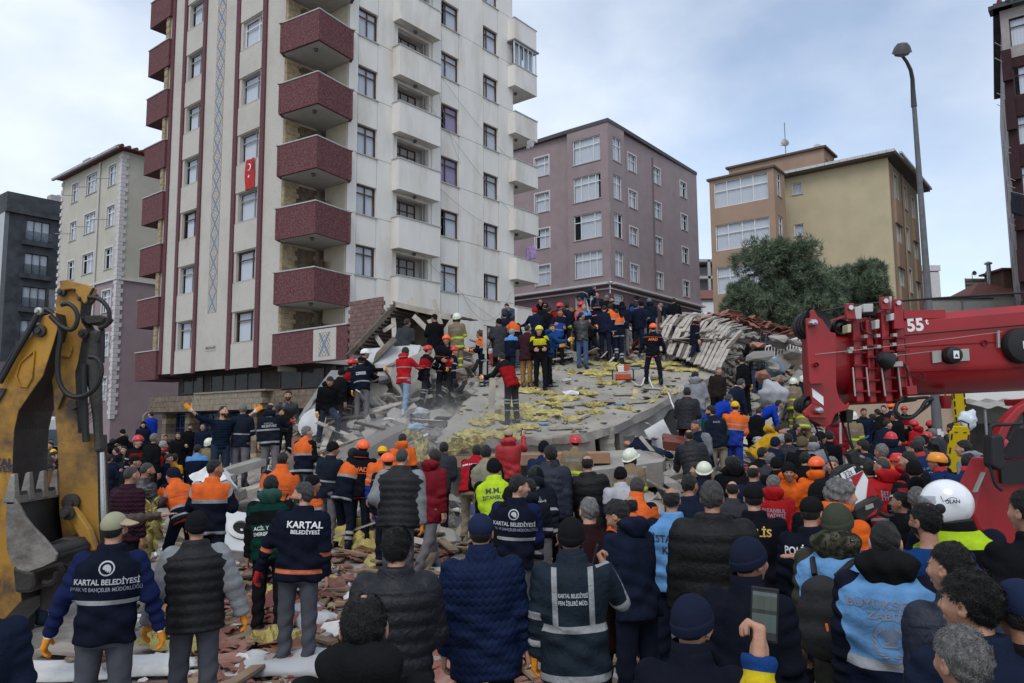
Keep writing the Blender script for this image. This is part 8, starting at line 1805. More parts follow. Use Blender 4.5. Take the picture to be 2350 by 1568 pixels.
# --- nearest row, left to right
Pn('P',-42,1290,4.2,10,(st,'od',0),'navyj','bn','person in navy jacket half out of frame at the bottom left corner',glove='orange',yaw=5)
Pn('e',905,215,5.7,8,(st,'oo',2),'kartalvest','cr','man in khaki and navy cap and council parks vest, leftmost near figure',glove='orange',yaw=25,beard=1)
Pn('e',1540,205,6.4,5,(st,'oo',3),'padvest','be','man in black padded vest, light grey sleeves and black beanie',glove='orange',yaw=-12)
Pn('f',312,-8,7.6,12,(st,'od',3),'kartaljac','sp','grey haired man turning left in navy KARTAL jacket, one red glove',glove=('red',None),yaw=-75,beard=1,build=1.1)
Pn('f',1050,350,4.7,6,(st,'ff',3),'puffer','tk','man in black puffer jacket with messy black hair',yaw=10)
Pn('f',790,840,2.75,0,(st,'dd',2),'fleece','tn','nearest man with thinning black hair and black fleece collar',yaw=2,build=1.05)
Pn('f',1700,225,5.2,0,(st,'dd',0),'quilt','cnb','man in quilted navy coat and plain navy cap',yaw=4,build=1.12)
Pn('g',150,145,7.9,8,(st,'ff',0),'kartalvest','bk','round faced young man in council parks vest looking right',yaw=70)
Pn('g',500,420,5.25,0,(st,'dp',0),'fen','be','man in dark rain suit with wide grey bands and black beanie on the phone',glove=('orange',None),yaw=2,build=1.12,extra={'cb':phone_r})
Pn('g',622,290,6.5,12,(st,'dd',2),'coatbr','tng','grey haired man with glasses in a maroon brown wool coat',yaw=-30,extra={'cb':glasses})
Pn('g',815,315,6.3,-48,(st,'hh',10),'paraml','tk','black haired young man looking down, mustard top under navy jacket',yaw=-20,pitch=32,build=1.05)
Pn('g',1460,180,5.7,-4,(st,'dd',0),'parka','sp','broad man in black padded parka with salt and pepper hair',build=1.15)
Pn('g',1330,935,3.5,12,(st,'dd',4),'police','bn','officer in navy beanie lowest in the middle of the foreground',yaw=18)
Pn('h',120,548,4.2,18,(st,'dd',0),'police','bn','police officer with shield badge on his sleeve and navy beanie',yaw=28,extra={'cb':patch})
Pn('h',145,195,6.8,3,(st,'dd',0),'polis','cblk','officer with large gold POLİS lettering across a dark back',build=1.1)
Pn('h',545,282,6.0,14,(st,'dd',0),'poliw','cblk','officer with slanting white POLİS lettering on his back',yaw=10)
Pn('h',722,320,4.9,12,(st,'dd',0),'zabcamo','bg','person with green beanie, camouflage hood and black backpack',yaw=12,build=1.08,extra={'cb':backpack})
Pn('h',1038,450,4.3,2,(st,'dd',0),'zabita','bz','man in light blue vest with laurel emblem and glossy padded sleeves',yaw=-8,build=1.1)
Pn('h',1312,330,5.0,-18,(st,'sd',0),'bluetee','tn','bearded man with glasses in a blue t shirt',yaw=-30,beard=1,arms=None,build=1.08,extra={'cb':glasses})
def hel(o,J,*a):
    Hw=Matrix(((*J['Hm'][0],J['hd'][0]),(*J['Hm'][1],J['hd'][1]),(*J['Hm'][2],J['hd'][2]),(0,0,0,1)));text_obj('NOLAN',.032,strapm,o,Hw@T(-.137,-.02,.03,rx=R(90),rz=R(-90)-.3,ry=0),'helmet_print',.03)
    b=MB();b.tube([(-.137,-.06+.02*i,.045+.012*math.sin(i*1.1)) for i in range(5)]+[(-.132,.03,.07)],.002,5);b.build('helmet_line',strapm,o,True,mw=Hw)
Pn('h',1455,145,5.1,-8,(st,'dd',0),'motolime','hm','motorcycle officer in glossy white full face helmet and lime panels',yaw=-84,build=1.12,extra={'cb':hel})
Pn('h',1478,598,3.7,-25,(st,'dd',6),'puffern','rc','man with receding dark hair in profile, leaning on a raised padded arm',yaw=-35)
Pn('h',1610,790,2.95,-20,(st,'od',4),'navyj','tk','near man with thick swept black hair in left profile',yaw=-45)
Pn('h',1555,1172,2.8,-12,(st,'dd',2),'blackj','gy','grey haired man lowest at the right, cut by the bottom edge',yaw=-28,build=1.05)
Pn('h',1945,835,3.0,-10,(st,'dd',2),'blackj','cnb','red necked man in navy cap cut by the right edge',sk=3,yaw=-15)
Pn('h',2010,238,4.3,-30,(st,'dd',2),'coat','bk','dark haired man in black coat cut by the right edge',yaw=-20,build=1.1)
# --- phone raised in the foreground
def phone_cb(o,J,jm,Q,Fq,V):
    M_=Matrix.Translation(J['wr0']+J['fd0']*.10+np.array([.012,.035,.02]));p=MB();p.cbox((0,0,0),(.078,.009,.158));ph_=p.build('phone',strapm,o,mw=M_@Matrix.Rotation(R(4),4,'Y'),bevel=.004)
    MB().add([(-.034,-.006,-.07),(.034,-.006,-.07),(.034,-.006,.07),(-.034,-.006,.07)],[(0,1,2,3)]).build('screen',scr,ph_)
scr,snt,sb=nodes_mat('phone_screen',.15);sc_=snt.nodes.new('ShaderNodeTexCoord');ss=snt.nodes.new('ShaderNodeSeparateXYZ');snt.links.new(sc_.outputs['Object'],ss.inputs[0]);sn=snt.nodes.new('ShaderNodeTexBrick');sn.inputs['Scale'].default_value=28;sn.inputs['Color1'].default_value=(.08,.1,.1,1);sn.inputs['Color2'].default_value=(.04,.05,.05,1);sn.inputs['Mortar'].default_value=(.03,.04,.04,1);snt.links.new(sc_.outputs['Object'],sn.inputs[0])
scol=ramp(snt,[(0,(.01,.01,.01)),(.18,(.05,.075,.07)),(.52,(.012,.014,.014)),(.60,(.05,.06,.05)),(.86,(.09,.11,.11)),(.93,(.01,.01,.01))],mathn(snt,'ADD',mathn(snt,'MULTIPLY',ss.outputs[2],6.6),.5));sx_=snt.nodes.new('ShaderNodeMix');sx_.data_type='RGBA';sx_.inputs[0].default_value=.25;snt.links.new(scol,sx_.inputs[6]);snt.links.new(sn.outputs[0],sx_.inputs[7]);snt.links.new(sx_.outputs[2],sb.inputs['Base Color']);snt.links.new(sx_.outputs[2],sb.inputs['Emission Color']);sb.inputs['Emission Strength'].default_value=.35
T_=[ # zone,x,y,Y,face,pose,outfit,head,label,{options}
('h',1150,250,8,-50,(st,'dd',2),'navyj','bz','young man with cropped hair in left profile beside the hook block',dict(yaw=-25)),
('h',1262,225,7.6,0,(st,'dd',2),'blackj','gy','grey cropped head directly behind the white motorcycle helmet'),
('h',1265,148,8.6,0,(st,'dd',2),'blackj','be','black beanie head above the grey cropped one'),
('h',585,183,7.4,5,(st,'dd',2),'blackj','be','person in plain black beanie behind the white lettered officer'),
('h',745,178,5.9,35,(st,'dd',4),'orangej','cu','person with long wavy grey hair facing right',dict(yaw=30,tr='navy')),
('h',390,52,10.2,172,(st,'dd',2),'orangej','be','moustached man in black cap and open orange jacket facing us',dict(yaw=8,beard=0)),
('h',578,12,10.8,3,(st,'dd',2),'orangej','ho','rescuer with orange helmet and bright orange jacket seen from behind'),
('h',684,20,10.4,165,(st,'dd',2),'suit','gy','grey haired man facing us between the hoist ropes',dict(yaw=10)),
('h',287,145,9.8,0,(st,'dd',2),'itf','gy','grey haired man in red İSTANBUL İTFAİYESİ jacket'),
('h',147,75,10.6,4,(st,'dd',2),'navyj','bd','balding man in dark jacket behind the gold lettered officer'),
('h',302,15,12.3,20,(st,'dd',8),'coat','be','man in black fez like cap and dark coat bending forward'),
('h',1022,25,9.5,-28,(st,'dd',2),'itf','sh','bald man with glasses in red fire brigade jacket',dict(yaw=-35,extra={'cb':glasses})),
('h',1242,35,9.2,-8,(st,'dd',2),'redblk','be','black cap and red black jacket beside the bald man'),
('h',918,28,9.9,5,(st,'dd',2),'blackj','bk','dark haired man in black jacket right of the hook block'),
('k',1405,600,11,-50,(st,'dd',4),'umke','hc','climber style amber helmet and white dust mask in left profile',dict(yaw=-30)),
('k',990,612,12,-60,(st,'dd',3),'itf','hr','red helmet and white dust mask left of the amber helmet',dict(yaw=-20)),
('k',1100,600,9.8,-55,(st,'dd',3),'blackj','rc','dark haired man in profile just right of the bald man',dict(yaw=-20)),
('k',1760,622,9.4,5,(st,'dd',2),'umke','bk','man in navy UMKE jacket with red collar'),
('k',1690,445,11,-70,(st,'kd',2),'greyh','tk','young man with hand at his mouth in front of the yellow board',dict(yaw=-10)),
('k',1862,610,12,-20,(st,'dd',2),'navyj','bd','balding head right of the UMKE jacket'),
('k',1935,645,10.4,-60,(st,'dd',2),'blackj','tk','dark bearded man in left profile by the cab mirror',dict(beard=1)),
('k',1552,165,17,-50,(st,'dd',0),'puffer','bk','bearded man in black puffer by the awning',dict(beard=1,yaw=-15)),
('k',2080,350,12,-30,(st,'ff',6),'umke','hr','red helmeted medic glimpsed behind the cab mirror',dict(glove='blue')),
('k',815,520,11.3,-20,(st,'dd',2),'hivisv','gy','grey haired man with orange yoke vest turned left',dict(yaw=-30)),
('k',612,472,12,-60,(st,'dd',2),'navyvest','bk','bearded man in navy padded vest in left profile by the chain',dict(beard=1)),
('k',920,388,15,8,(st,'dd',2),'navyh','hrh','plain red helmet above a navy hood'),
('k',885,262,17,50,('bent','ff',24),'navyj','bk','man in navy jacket stooping right behind the red helmets'),
('k',962,185,19,-50,(st,'dd',2),'blackj','br','tall dark jacketed man in left profile under the jib',dict(yaw=-15)),
('k',925,82,24,5,(st,'dd',2),'navyj','ho','small orange helmet under the jib'),
('k',842,108,23,178,(st,'dd',6),'redblk','bk','young man facing us left of the small orange helmet'),
('k',775,148,21,-60,(st,'dd',6),'blackj','bk','dark haired man in profile below the jib belly'),
('k',1065,110,23,165,(st,'ff',10),'redblk','hr','red climbing helmet facing us right of the orange one'),
('k',1207,135,24,-40,(st,'dd',2),'coatgr','gy','grey haired man behind the hose loop'),
('k',1322,118,21,-40,(st,'dd',2),'fire','hr','tan coated firefighter in red helmet and mask by the lamp pole'),
('k',1165,258,19,-60,(st,'dd',8),'itf','hr','red helmet with yellow ear muffs and red jacket'),
('k',1345,262,20,30,(st,'dd',2),'redblk','hr','second red helmet with ear muffs at the lamp pole'),
('k',1305,383,18,10,(st,'dd',2),'blackj','hr','red helmet low beside the lamp pole'),
('k',1218,438,14,-40,(st,'dd',2),'coatgr','sp','cropped grey man in olive coat left of the lamp pole'),
('k',1180,492,11,-48,(st,'dd',2),'umke','bk','man with red collar in left profile in mid crowd',dict(yaw=-12)),
('k',1275,418,15.5,0,(st,'dd',2),'blackj','be','black cap just left of the lamp pole'),
('k',1362,358,16.5,-50,(st,'dd',2),'coatgr','gy','pale faced man partly behind the lamp pole'),
('j',1388,1145,15.5,10,('bent','ff',14),'greyh','br','man in grey hoodie left of the hoist rope'),
('j',1160,1120,15.8,4,(st,'dd',4),'pufferg','bk','man in grey padded vest left of the patterned cap'),
('j',1288,1145,13,16,(st,'ff',8),'coat','sc','person with patterned head scarf and long dark coat'),
('j',1098,1130,17,50,('bent','ff',20),'coatgr','wt','white haired man stooping behind the padded vest'),
('j',1045,1148,15,45,('bent','ff',18),'navyj','bn','stooping man in navy ribbed beanie'),
('j',1092,1048,18.5,70,('bent','bb',52),'yellowj','br','man in mustard hooded jacket bending far down'),
('j',1235,1040,19,75,('bent','bb',50),'navygrey','bk','man in navy bending right of the mustard jacket'),
('j',935,1248,14,50,('bent','ff',16),'blackj','bk','dark haired man with a white paper in his jacket'),
('j',1003,1300,13,50,(st,'ff',12),'coatgr','gy','grey haired man in speckled grey coat left of the black fez cap'),
('j',642,1330,12.9,0,(st,'dd',2),'blackh','bk','man in black leather jacket with hood seen from behind'),
('j',408,1368,13.3,25,(st,'dd',2),'navyj','hf','ivory firefighter helmet with red flash low in mid crowd'),
('j',342,1385,14,-50,(st,'dd',4),'blackj','br','man in left profile behind the ivory helmet'),
('g',1310,135,7.9,3,(st,'dd',2),'navyj','bz','cropped black hair and navy jacket collar left of the parka'),
('g',1185,228,7.2,0,(st,'dd',2),'kent','bd','balding man in light blue İSTANBUL vest'),
('g',905,286,8.4,5,(st,'dd',4),'hivisb','bd','balding head between the young man and an orange back'),
('g',955,160,8.9,14,(st,'dd',2),'hivisb','sp','curly grey black hair above an orange back'),
('g',840,82,11.4,6,(st,'dd',4),'whitenav','be','black beanie with navy and white shoulders'),
('c',1018,1295,13,10,(st,'dd',3),'fire','hf','firefighter in ivory helmet with grey neck flap, tan coat',dict(yaw=20)),
('c',688,1355,10.4,0,(st,'dd',2),'parka','bd','bald man in shiny black coat with fur trimmed hood'),
('c',402,1280,9.3,10,(st,'dd',2),'puffern','tk','bearded man in navy puffer in half left profile',dict(beard=1,yaw=-35)),
('c',278,1440,10,6,(st,'dd',2),'beled','bz','cropped head and navy hooded council jacket beside the parks vest'),
('c',357,1238,12,8,('bent','dd',10),'yag','be','black beanie and blue worker jacket by the red coat'),
('c',593,1200,14.6,4,(st,'dd',2),'fire','hrh','firefighter in plain red helmet and tan İSTANBUL coat'),
('b',1652,1150,13.8,10,(st,'dP',0),'redj','cbe','photographer in red rain jacket and beige cap',dict(extra={'cb':phone_r})),
('b',1410,1278,13,20,('bent','bb',30),'armvest','bk','stooping man in red search vest'),
('b',1482,1280,12,5,(st,'ff',6),'beigev','tk','man in beige vest with black sleeves'),
('b',1540,1368,9.7,8,(st,'rf',2),'mmlime','be','man in black beanie and lime lettered vest'),
('b',1085,1310,11,42,(wk,'dd',8),'dredj','br','bearded man in long crimson coat walking right',dict(beard=1,yaw=-70)),
('a',1622,790,8.8,12,(st,'dd',3),'padvest','sh','balding broad man in black padded vest seen from behind',dict(glove='orange',build=1.12)),
('b',1160,1255,14,20,(st,'dd',6),'pufferg','bk','dark head just above the crimson coat'),
('b',845,1190,14.6,12,(st,'dd',6),'orangej','rc','receding dark haired man in orange by the lime wool'),
('a',1516,824,12,3,(st,'dd',0),'afad','ho','shorter AFAD rescuer in coral helmet beside the padded vest'),
('a',1340,730,12.8,8,(st,'dd',2),'afadh','ho','taller AFAD rescuer in coral helmet and hooded jacket',dict(build=1.08)),
('a',1480,778,13.2,10,(wk,'dd',2),'orblue','cyb','worker in yellow cap and orange and blue suit among the AFAD men'),
('a',1275,795,13.6,40,('bent','fb',18),'hivis','bk','stooping worker with orange shoulders left of the taller AFAD man',dict(glove='orange')),
('a',1130,744,13,35,(st,'dd',0),'navygrey','be','man in black beanie and dark padded jacket with grey stripes',dict(yaw=35)),
('a',942,638,13.6,45,(st,'ff',4),'hivisv','gy','grey haired man in orange yoke vest facing right by the slab',dict(glove='orange',yaw=30)),
('a',770,824,10.9,2,(st,'dd',0),'hivisb','bz','worker with orange BÜYÜKŞEHİR back above the green jacket'),
('a',682,992,8.9,8,(st,'dp',0),'aid','tk','man in green and black EMERGENCY AID jacket on the phone',dict(extra={'cb':phone_r})),
('a',985,978,11.2,55,(st,'dd',4),'hivis','be','man in small black beanie half behind the KARTAL jacket'),
('a',287,878,10,18,(st,'kk',4),'hivis','rc','dark haired worker with orange yoke jacket holding something right',dict(yaw=55)),
('l',980,712,11.6,-28,('bent','ww',34),'hivisb','bn','worker in navy beanie bending left with a bundle of yellow wool',dict(glove='orange')),
('l',512,712,9.9,45,(st,'dd',2),'maroonq','sh','bald man in maroon quilted jacket looking right'),
('l',690,668,11,50,(st,'dk',4),'leather','sh','grey bearded man in black leather jacket left of the orange back',dict(beard=1)),
('P',222,1128,8.9,20,(st,'ds',0),'brownl','bk','person in brown waxed jacket stretching an arm from behind the digger stick'),
('l',872,424,16.5,60,(st,'dc',0),'redvest','wt','white haired man in red vest and jeans in right profile'),
('l',770,338,17.5,50,(st,'dd',0),'blackj','gy','grey haired man in black sweatshirt behind the red vest'),
('l',585,350,20,172,(st,'dd',0),'redblk','hr','rescuer facing us in red helmet and red black jacket at left'),
('l',548,583,15.5,65,(st,'ff',0),'blackj','cblk','officer in dark peaked cap facing right'),
('l',447,573,17.5,55,(st,'dd',0),'suit','br','man in suit with light blue collar behind the digger stick'),
('l',247,580,17.5,30,(st,'dk',0),'navyj','br','man in dark suit raising a fist beside the digger stick'),
('l',205,562,19,-30,(st,'dd',0),'coatgr','gy','grey haired man right beside the digger stick'),
('l',460,540,19,-10,(st,'dd',0),'blackj','sh','bald head among the left crowd'),
('l',417,484,23,172,(st,'dd',0),'blackj','bk','young man facing us in the left background crowd'),
('l',367,466,24,150,(st,'dd',0),'navyj','bk','dark haired man facing us behind him in the left crowd'),
('l',325,500,24,-60,(st,'dd',0),'navyj','bk','dark haired man in profile at the waste container'),
('l',400,285,27,-60,(st,'rd',0),'blackj','be','man in black beanie pointing left from a raised spot',dict(fixedY=1)),
('l',432,350,26,-40,(st,'dd',0),'blackj','sp','man in black jacket below the pointing man'),
('l',188,388,27,120,(st,'dd',0),'ltblue','bk','young man in light blue vest beyond the digger stick'),
('l',290,398,28,100,(st,'dd',0),'blackj','bk','dark haired man left of the raised spot'),
('l',330,405,28,140,(st,'dd',0),'blackj','br','man beside the waste container looking over'),
('l',640,195,28,172,(st,'dd',0),'navyh','be','man in black hood by the yard railing facing us',dict(fixedY=1)),
('l',725,90,28.5,-40,(st,'dd',0),'royal','bk','man in bright blue jacket standing on the yard wall',dict(fixedY=1)),
('l',895,355,24,172,(st,'dd',0),'redblk','bk','young man in red and black by the stone pier'),
('l',1040,325,25,168,(st,'kd',0),'blackj','br','man with hand at his chin by the entrance steps',dict(fixedY=1)),
('l',1172,230,26,168,(st,'dd',0),'blackj','bk','bearded man on the entrance steps',dict(beard=1,fixedY=1)),
('l',1320,230,25.5,170,(st,'dd',0),'navyj','sh','bald man on the entrance steps',dict(fixedY=1)),
('l',1268,468,20,20,('crouch','dk',10),'ltblue','bk','crouching man in light blue vest raising an arm'),
('l',1398,385,20.5,40,(st,'dd',0),'fire','hf','firefighter with ivory helmet at the foot of the left heap'),
('l',1000,570,17,30,('crouch','dd',5),'ybag','bk','crouching person in orange and black behind the wall piece'),
('l',935,572,17.5,100,('crouch','dd',5),'navyj','br','crouching man beside the orange and black one'),
('l',1562,25,16.6,168,(st,'uu',0),'sweater','rc','bearded man in navy sweater with both arms raised wide',dict(glove='orange',beard=1)),
('l',1782,-4,16.2,22,(st,'dd',0),'navygrey','gy','man in navy jacket and pale grey trousers behind the raised arms',dict(tr='lgrey')),
('a',682,474,15.9,10,(st,'dw',2),'beled','bd','balding man in dark BELEDİYESİ jacket with grey trousers',dict(glove=(None,'red'))),
('a',806,385,17,165,(st,'fk',0),'leather','bk','bearded man in dark jacket facing us left of the slab',dict(beard=1,tr='black')),
('a',1105,285,17.3,160,('climb','dd',14),'blackh','bk','young man in black hoodie carrying a clay tile up the slab',dict(glove='orange',pitch=35)),
('a',1265,155,17.4,50,('climb','dd',8),'redblk','hr','red helmeted rescuer with one knee raised, lowest of the three',dict(glove='black')),
('a',1190,225,18.2,50,('step','dd',8),'blackj','be','dark clothed man behind the lowest red helmet'),
('a',1325,140,18.9,5,(st,'dw',4),'bahce','cblk','man in dark cap and parks department vest on the slab',dict(glove='orange')),
('a',1360,84,19.4,60,(st,'dw',4),'blackj','hw','man in white hard hat reaching right',dict(glove='orange')),
('a',1645,78,18.3,35,('step','ww',4),'redhood','lg','brown haired young man in bright red hoodie and pale jeans',dict(glove='orange')),
('b',1040,510,19.4,60,('step','rr',6),'redblk','hr','red helmeted rescuer climbing right, upper of the three',dict(glove='orange')),
('b',1238,517,18.4,65,('stride','dd',8),'redblk','hr','red helmeted rescuer in a long stride to the right',dict(glove='black')),
('b',1178,430,21.5,165,('bent','ff',14),'afadh','ho','rescuer in orange helmet facing us behind the striding one'),
('b',880,265,21.5,20,(st,'df',0),'coatgr','br','man in long charcoal coat under the timber roof fragment'),
('b',1085,273,21.5,-15,(st,'fd',0),'coat','cblk','man in long black coat under the timber roof fragment'),
('b',1258,265,22,20,(st,'dd',0),'fire','hf','firefighter in tan and lime suit standing high on the heap'),
('b',1430,400,21.8,-65,(st,'hh',8),'hivis','sp','worker with orange shoulders passing debris to the left',dict(glove='orange')),
('b',1583,305,23,10,(st,'dd',0),'pufferg','be','man in black knit cap and grey padded jacket on the heap'),
('b',1622,258,24,-20,(st,'ff',4),'navyj','bk','dark haired man in navy behind the grey padded jacket'),
('b',1640,195,26,-170,('bent','bb',60),'denim','bk','man in denim jacket bent double at the heap top',dict(pitch=30)),
('b',1680,388,22,40,(st,'hh',4),'ltblue','wt','grey haired man in navy with light blue shoulders'),
('b',1598,572,18.2,-45,(st,'ww',26),'ihh','tk','bearded volunteer in red and black holding the upright plank',dict(glove='orange',beard=1,pitch=20)),
('b',1800,360,20.9,25,(st,'ww',6),'maroonc','br','man in maroon blazer and tan trousers passing debris'),
('b',1888,358,22,178,(st,'ff',4),'yellblk','hl','man in yellow and black jacket and yellow helmet'),
('i',742,462,20.9,78,('wide','hw',6),'bluej','bk','man in bright blue jacket passing a plate of debris right',dict(glove='orange',yaw=70)),
('i',555,278,25,-15,('bent','wf',14),'navyj','br_','man in red knit cap and navy vest top reaching left'),
('i',618,182,27,-150,('bent','bb',50),'blackj','br','man in black sweater bent forward at the heap top',dict(pitch=20)),
('i',667,245,26,10,(st,'dd',6),'blackj','bd','balding man behind the red knit cap'),
('i',712,282,22.8,50,(st,'ff',4),'blackj','bk','young man with blue scarf and lime edged black jacket'),
('i',828,230,27,20,(st,'dd',6),'redblk','hrh','plain red helmet high on the heap'),
('i',900,215,26,20,('bent','ff',14),'fire','br','bareheaded firefighter in tan coat high on the heap'),
('i',828,300,23.8,165,(st,'fh',4),'polveste','bk','municipal policeman in blue vest facing us on the heap'),
('i',1045,218,25,-10,('bent','dd',10),'orvest','hr','rescuer in bright orange GEA vest and red helmet'),
('i',1082,245,25.5,170,(st,'ff',6),'ltblue','rc','dark haired man facing us right of the orange vest'),
('i',1190,45,28,55,('bent','bb',55),'navygrey','sh','man in navy bent over at the very top of the heap',dict(pitch=20)),
('i',1222,123,28.5,172,(st,'ff',8),'suit','sh','bald man facing us just below the topmost man'),
('i',1325,150,28,0,('bent','ff',12),'blackj','gy','grey haired man with lime collar at the heap top'),
('i',1385,170,27,172,('bent','ff',10),'blackj','bk','bearded man in dark jacket facing us at the heap top',dict(beard=1)),
('i',1225,235,24.4,0,(st,'dd',4),'orstripe','bz','man in navy hooded jacket with one orange stripe'),
('i',1058,335,21.9,12,(st,'hw',0),'leather','bk','man in black jacket and blue jeans with orange gloves',dict(glove='orange',yaw=50)),
('i',1108,325,23.4,-35,('stride','ff',6),'blackj','bk','man in black cardigan stepping behind the jeans wearer',dict(yaw=-20)),
('i',1362,245,23.4,4,(st,'ff',0),'hivis','bk','worker with broad orange yoke standing on the slab'),
('i',1490,215,24.4,8,(st,'ff',2),'navyh','be','man in black knit hat and navy jacket on the slab',dict(tr='lgrey')),
('i',1645,232,23.9,4,(st,'dd',0),'n112','bk','paramedic with 112 on a navy back and one blue glove',dict(glove=('blue',None))),
('i',1648,153,26.5,8,(st,'ff',8),'polveste','cblk','man in dark cap and bright blue vest behind the paramedic'),
('i',1700,215,25.6,0,(st,'ff',6),'navygrey','be','black capped head right of the paramedic'),
('i',1780,185,25.5,-20,(st,'ff',4),'navyh','gy','grey haired man in black padded hood'),
('i',1900,238,27,-100,('bent','bb',62),'navyj','gy','grey haired man bent low on the plank roof',dict(tr='jeans')),
('i',2043,185,28,-20,('bent','ff',10),'blackj','bk','dark haired man behind the bent one on the plank roof'),
('i',1822,448,22.2,0,('wide','oo',0),'afad','ho','AFAD rescuer in orange helmet walking up the slab',dict(glove='black')),
('i',2302,362,24.6,65,(wk,'dd',4),'afadc','gy','grey haired officer in long navy coat on the plank roof',dict(pitch=30)),
('i',320,372,24,10,(st,'ff',6),'hivisv','bk','man with orange shoulders behind the light blue ones'),
('i',170,398,23.6,-30,(st,'ff',4),'coatgr','be','man in dark knit cap behind the passing worker'),
('i',905,240,26.6,20,(st,'dd',2),'navyj','bk','dark head left of the orange GEA vest'),
('i',1300,260,26,10,(st,'dd',2),'navyj','bz','dark head between two stripe backed workers'),
('i',1430,300,26,10,(st,'dd',2),'hivis','bk','man half hidden right of the broad orange yoke'),
('j',955,205,25,172,(st,'dd',0),'suit','bk','bearded man in dark suit facing us on the right slope',dict(beard=1)),
('j',848,260,25.4,20,(st,'dd',0),'blackj','bk','man in black sweater behind the leather jacket'),
('j',852,317,24,-45,(st,'dd',0),'leather','sh','grey bald man in leather jacket and jeans on the right slope',dict(yaw=-25)),
('j',735,438,21.5,-55,(st,'oo',2),'blackj','bk','bearded man in open black jacket looking left',dict(glove='orange',beard=1)),
('j',540,533,18.8,168,(st,'dd',2),'brownj','gy','grey haired man in dark brown jacket facing us',dict(glove='orange')),
('j',738,638,18.4,60,('bent','bb',28),'navyj','sp','man in navy jacket leaning down right',dict(pitch=20)),
('j',330,572,17,12,(st,'dd',0),'greyh','bk','dark haired man in light grey hoodie by the slab edge',dict(yaw=20)),
('j',257,715,16,18,(st,'ff',4),'puffer','bk','man in black puffer below the slab edge',dict(glove='orange')),
('j',630,775,18,60,('bent','bb',48),'royal','sp','man in royal blue fleece bending right'),
('j',465,878,15,-20,(st,'ff',2),'greenslv','bk','bearded man with green sleeves and navy vest looking left',dict(beard=1,yaw=-50)),
('j',683,834,17.6,2,(st,'ff',4),'orblue','cy','worker in yellow cap and orange blue suit seen from behind'),
('j',897,900,18.6,35,(st,'dd',8),'blackj','br','man in black jacket looking down at the rags',dict(pitch=25)),
('j',1078,828,19.6,85,('bent','bb',58),'royal','bk','man in bright blue jacket bent double toward a white bar',dict(glove='orange')),
('j',1205,624,23,25,(st,'ff',8),'fire','hf','firefighter with ivory helmet left of the crane head'),
('j',1292,603,24,10,(st,'ff',8),'navyj','hf','ivory helmet and navy coat behind the firefighter'),
('j',1335,570,25,30,(st,'ff',8),'redblk','hr','red helmet peeking past the crane head'),
('j',1300,780,22,20,('bent','ff',20),'fire','bk','second tan coat bending beside the crane head'),
('j',332,1005,14.5,-130,(st,'ff',10),'navyvest','sh','bald man in navy padded vest with grey sleeves',dict(pitch=20)),
('j',272,1090,12.8,-10,(st,'rf',10),'puffer','bd','balding man in black puffer reaching down left'),
('d',862,1052,18.5,20,(wk,'dd',6),'fire','hf','firefighter with lime bands behind the hoist ropes'),
('d',745,1085,18.8,10,(wk,'dd',4),'dredj','bk','person in crimson behind the crane head bottom',dict(glove='orange')),
('d',945,1035,20,160,(st,'dd',0),'navyj','br','dark clothed man with blue gloves under the jib',dict(glove='blue')),
('d',1000,1075,23,-60,(st,'dd',4),'blackj','bk','dark haired man left of the bright helmets under the jib'),
('d',1060,1350,16,20,('bent','ff',14),'coatgr','bk','stooping man behind the grey haired one'),
('m',328,440,24,150,(st,'dd',0),'blackj','bk','dark haired man right of the ambulance roof'),
('m',318,485,23,-150,(st,'dd',0),'puffer','bk','second man right of the ambulance roof'),
('m',372,598,21,150,(st,'dd',0),'blackj','cy','person with yellow and dark cap beside the ambulance'),
('m',390,640,19,150,(st,'dd',0),'navyj','bk','dark haired man pressed against the digger stick'),
('m',345,655,18,140,(st,'dd',0),'maroonq','bk','young man with maroon collar beyond the bucket'),
('m',290,695,17,-150,(st,'dd',0),'blackj','bk','dark haired man looking down beyond the bucket'),
('m',140,672,18,10,(st,'dd',0),'yellowj','bk','dark head and mustard collar in front of the ambulance'),
('m',200,745,15,20,(st,'dd',0),'yellblk','cblk','black capped man with yellow collar beyond the bucket'),
('m',308,735,14.5,110,(st,'dd',0),'greyh','lg','long haired person looking right beyond the bucket'),
('m',285,800,13,20,(st,'dd',0),'navyj','bk','dark head low behind the bucket teeth'),
('m',135,850,10,-160,(st,'dd',0),'blackj','bk','dark haired young man close behind the boom'),
('m',345,905,9.3,30,(st,'dk',6),'brownl','bk','person behind the stick with a raised pinkish hand'),
('m',1190,670,19,0,(st,'dd',0),'blackj','br','brown haired head right of the digger stick'),
('m',1150,740,20,-120,(st,'dd',0),'blackj','gy','elderly man peering past the digger stick'),
('c',420,1395,10.8,0,(st,'dd',2),'blackj','bk','dark head between the navy puffer and the fur hood'),
('g',90,210,8.6,0,(st,'dd',2),'blackh','be','black beanie behind the quilted navy coat'),
('b',1870,1440,10.5,5,(st,'dd',2),'navyh','be','black beanie low beside the photographer'),
('f',2080,-40,9.4,5,(st,'dd',2),'beled','bz','man in KARTAL hooded jacket right of the parks vest'),
('j',1450,1100,15.5,60,('bent','ff',22),'navygrey','be','stooping worker with grey stripes behind the rope'),
('k',1500,640,12.5,10,(st,'dd',2),'blackj','bk','dark head beside the lamp pole low in the crowd'),
('k',700,700,9.8,5,(st,'dd',2),'blackj','bk','black head right of the number plate'),
('k',740,700,11.4,5,(st,'dd',2),'hivisv','hf','ivory helmet sliver left of the bald man'),
('j',1530,1100,16,20,(st,'dd',4),'blackj','bk','dark clothed person left of the chain'),
('j',1310,1290,12.4,20,(st,'dd',4),'blackj','bk','dark head left of the orange helmet in mid crowd'),
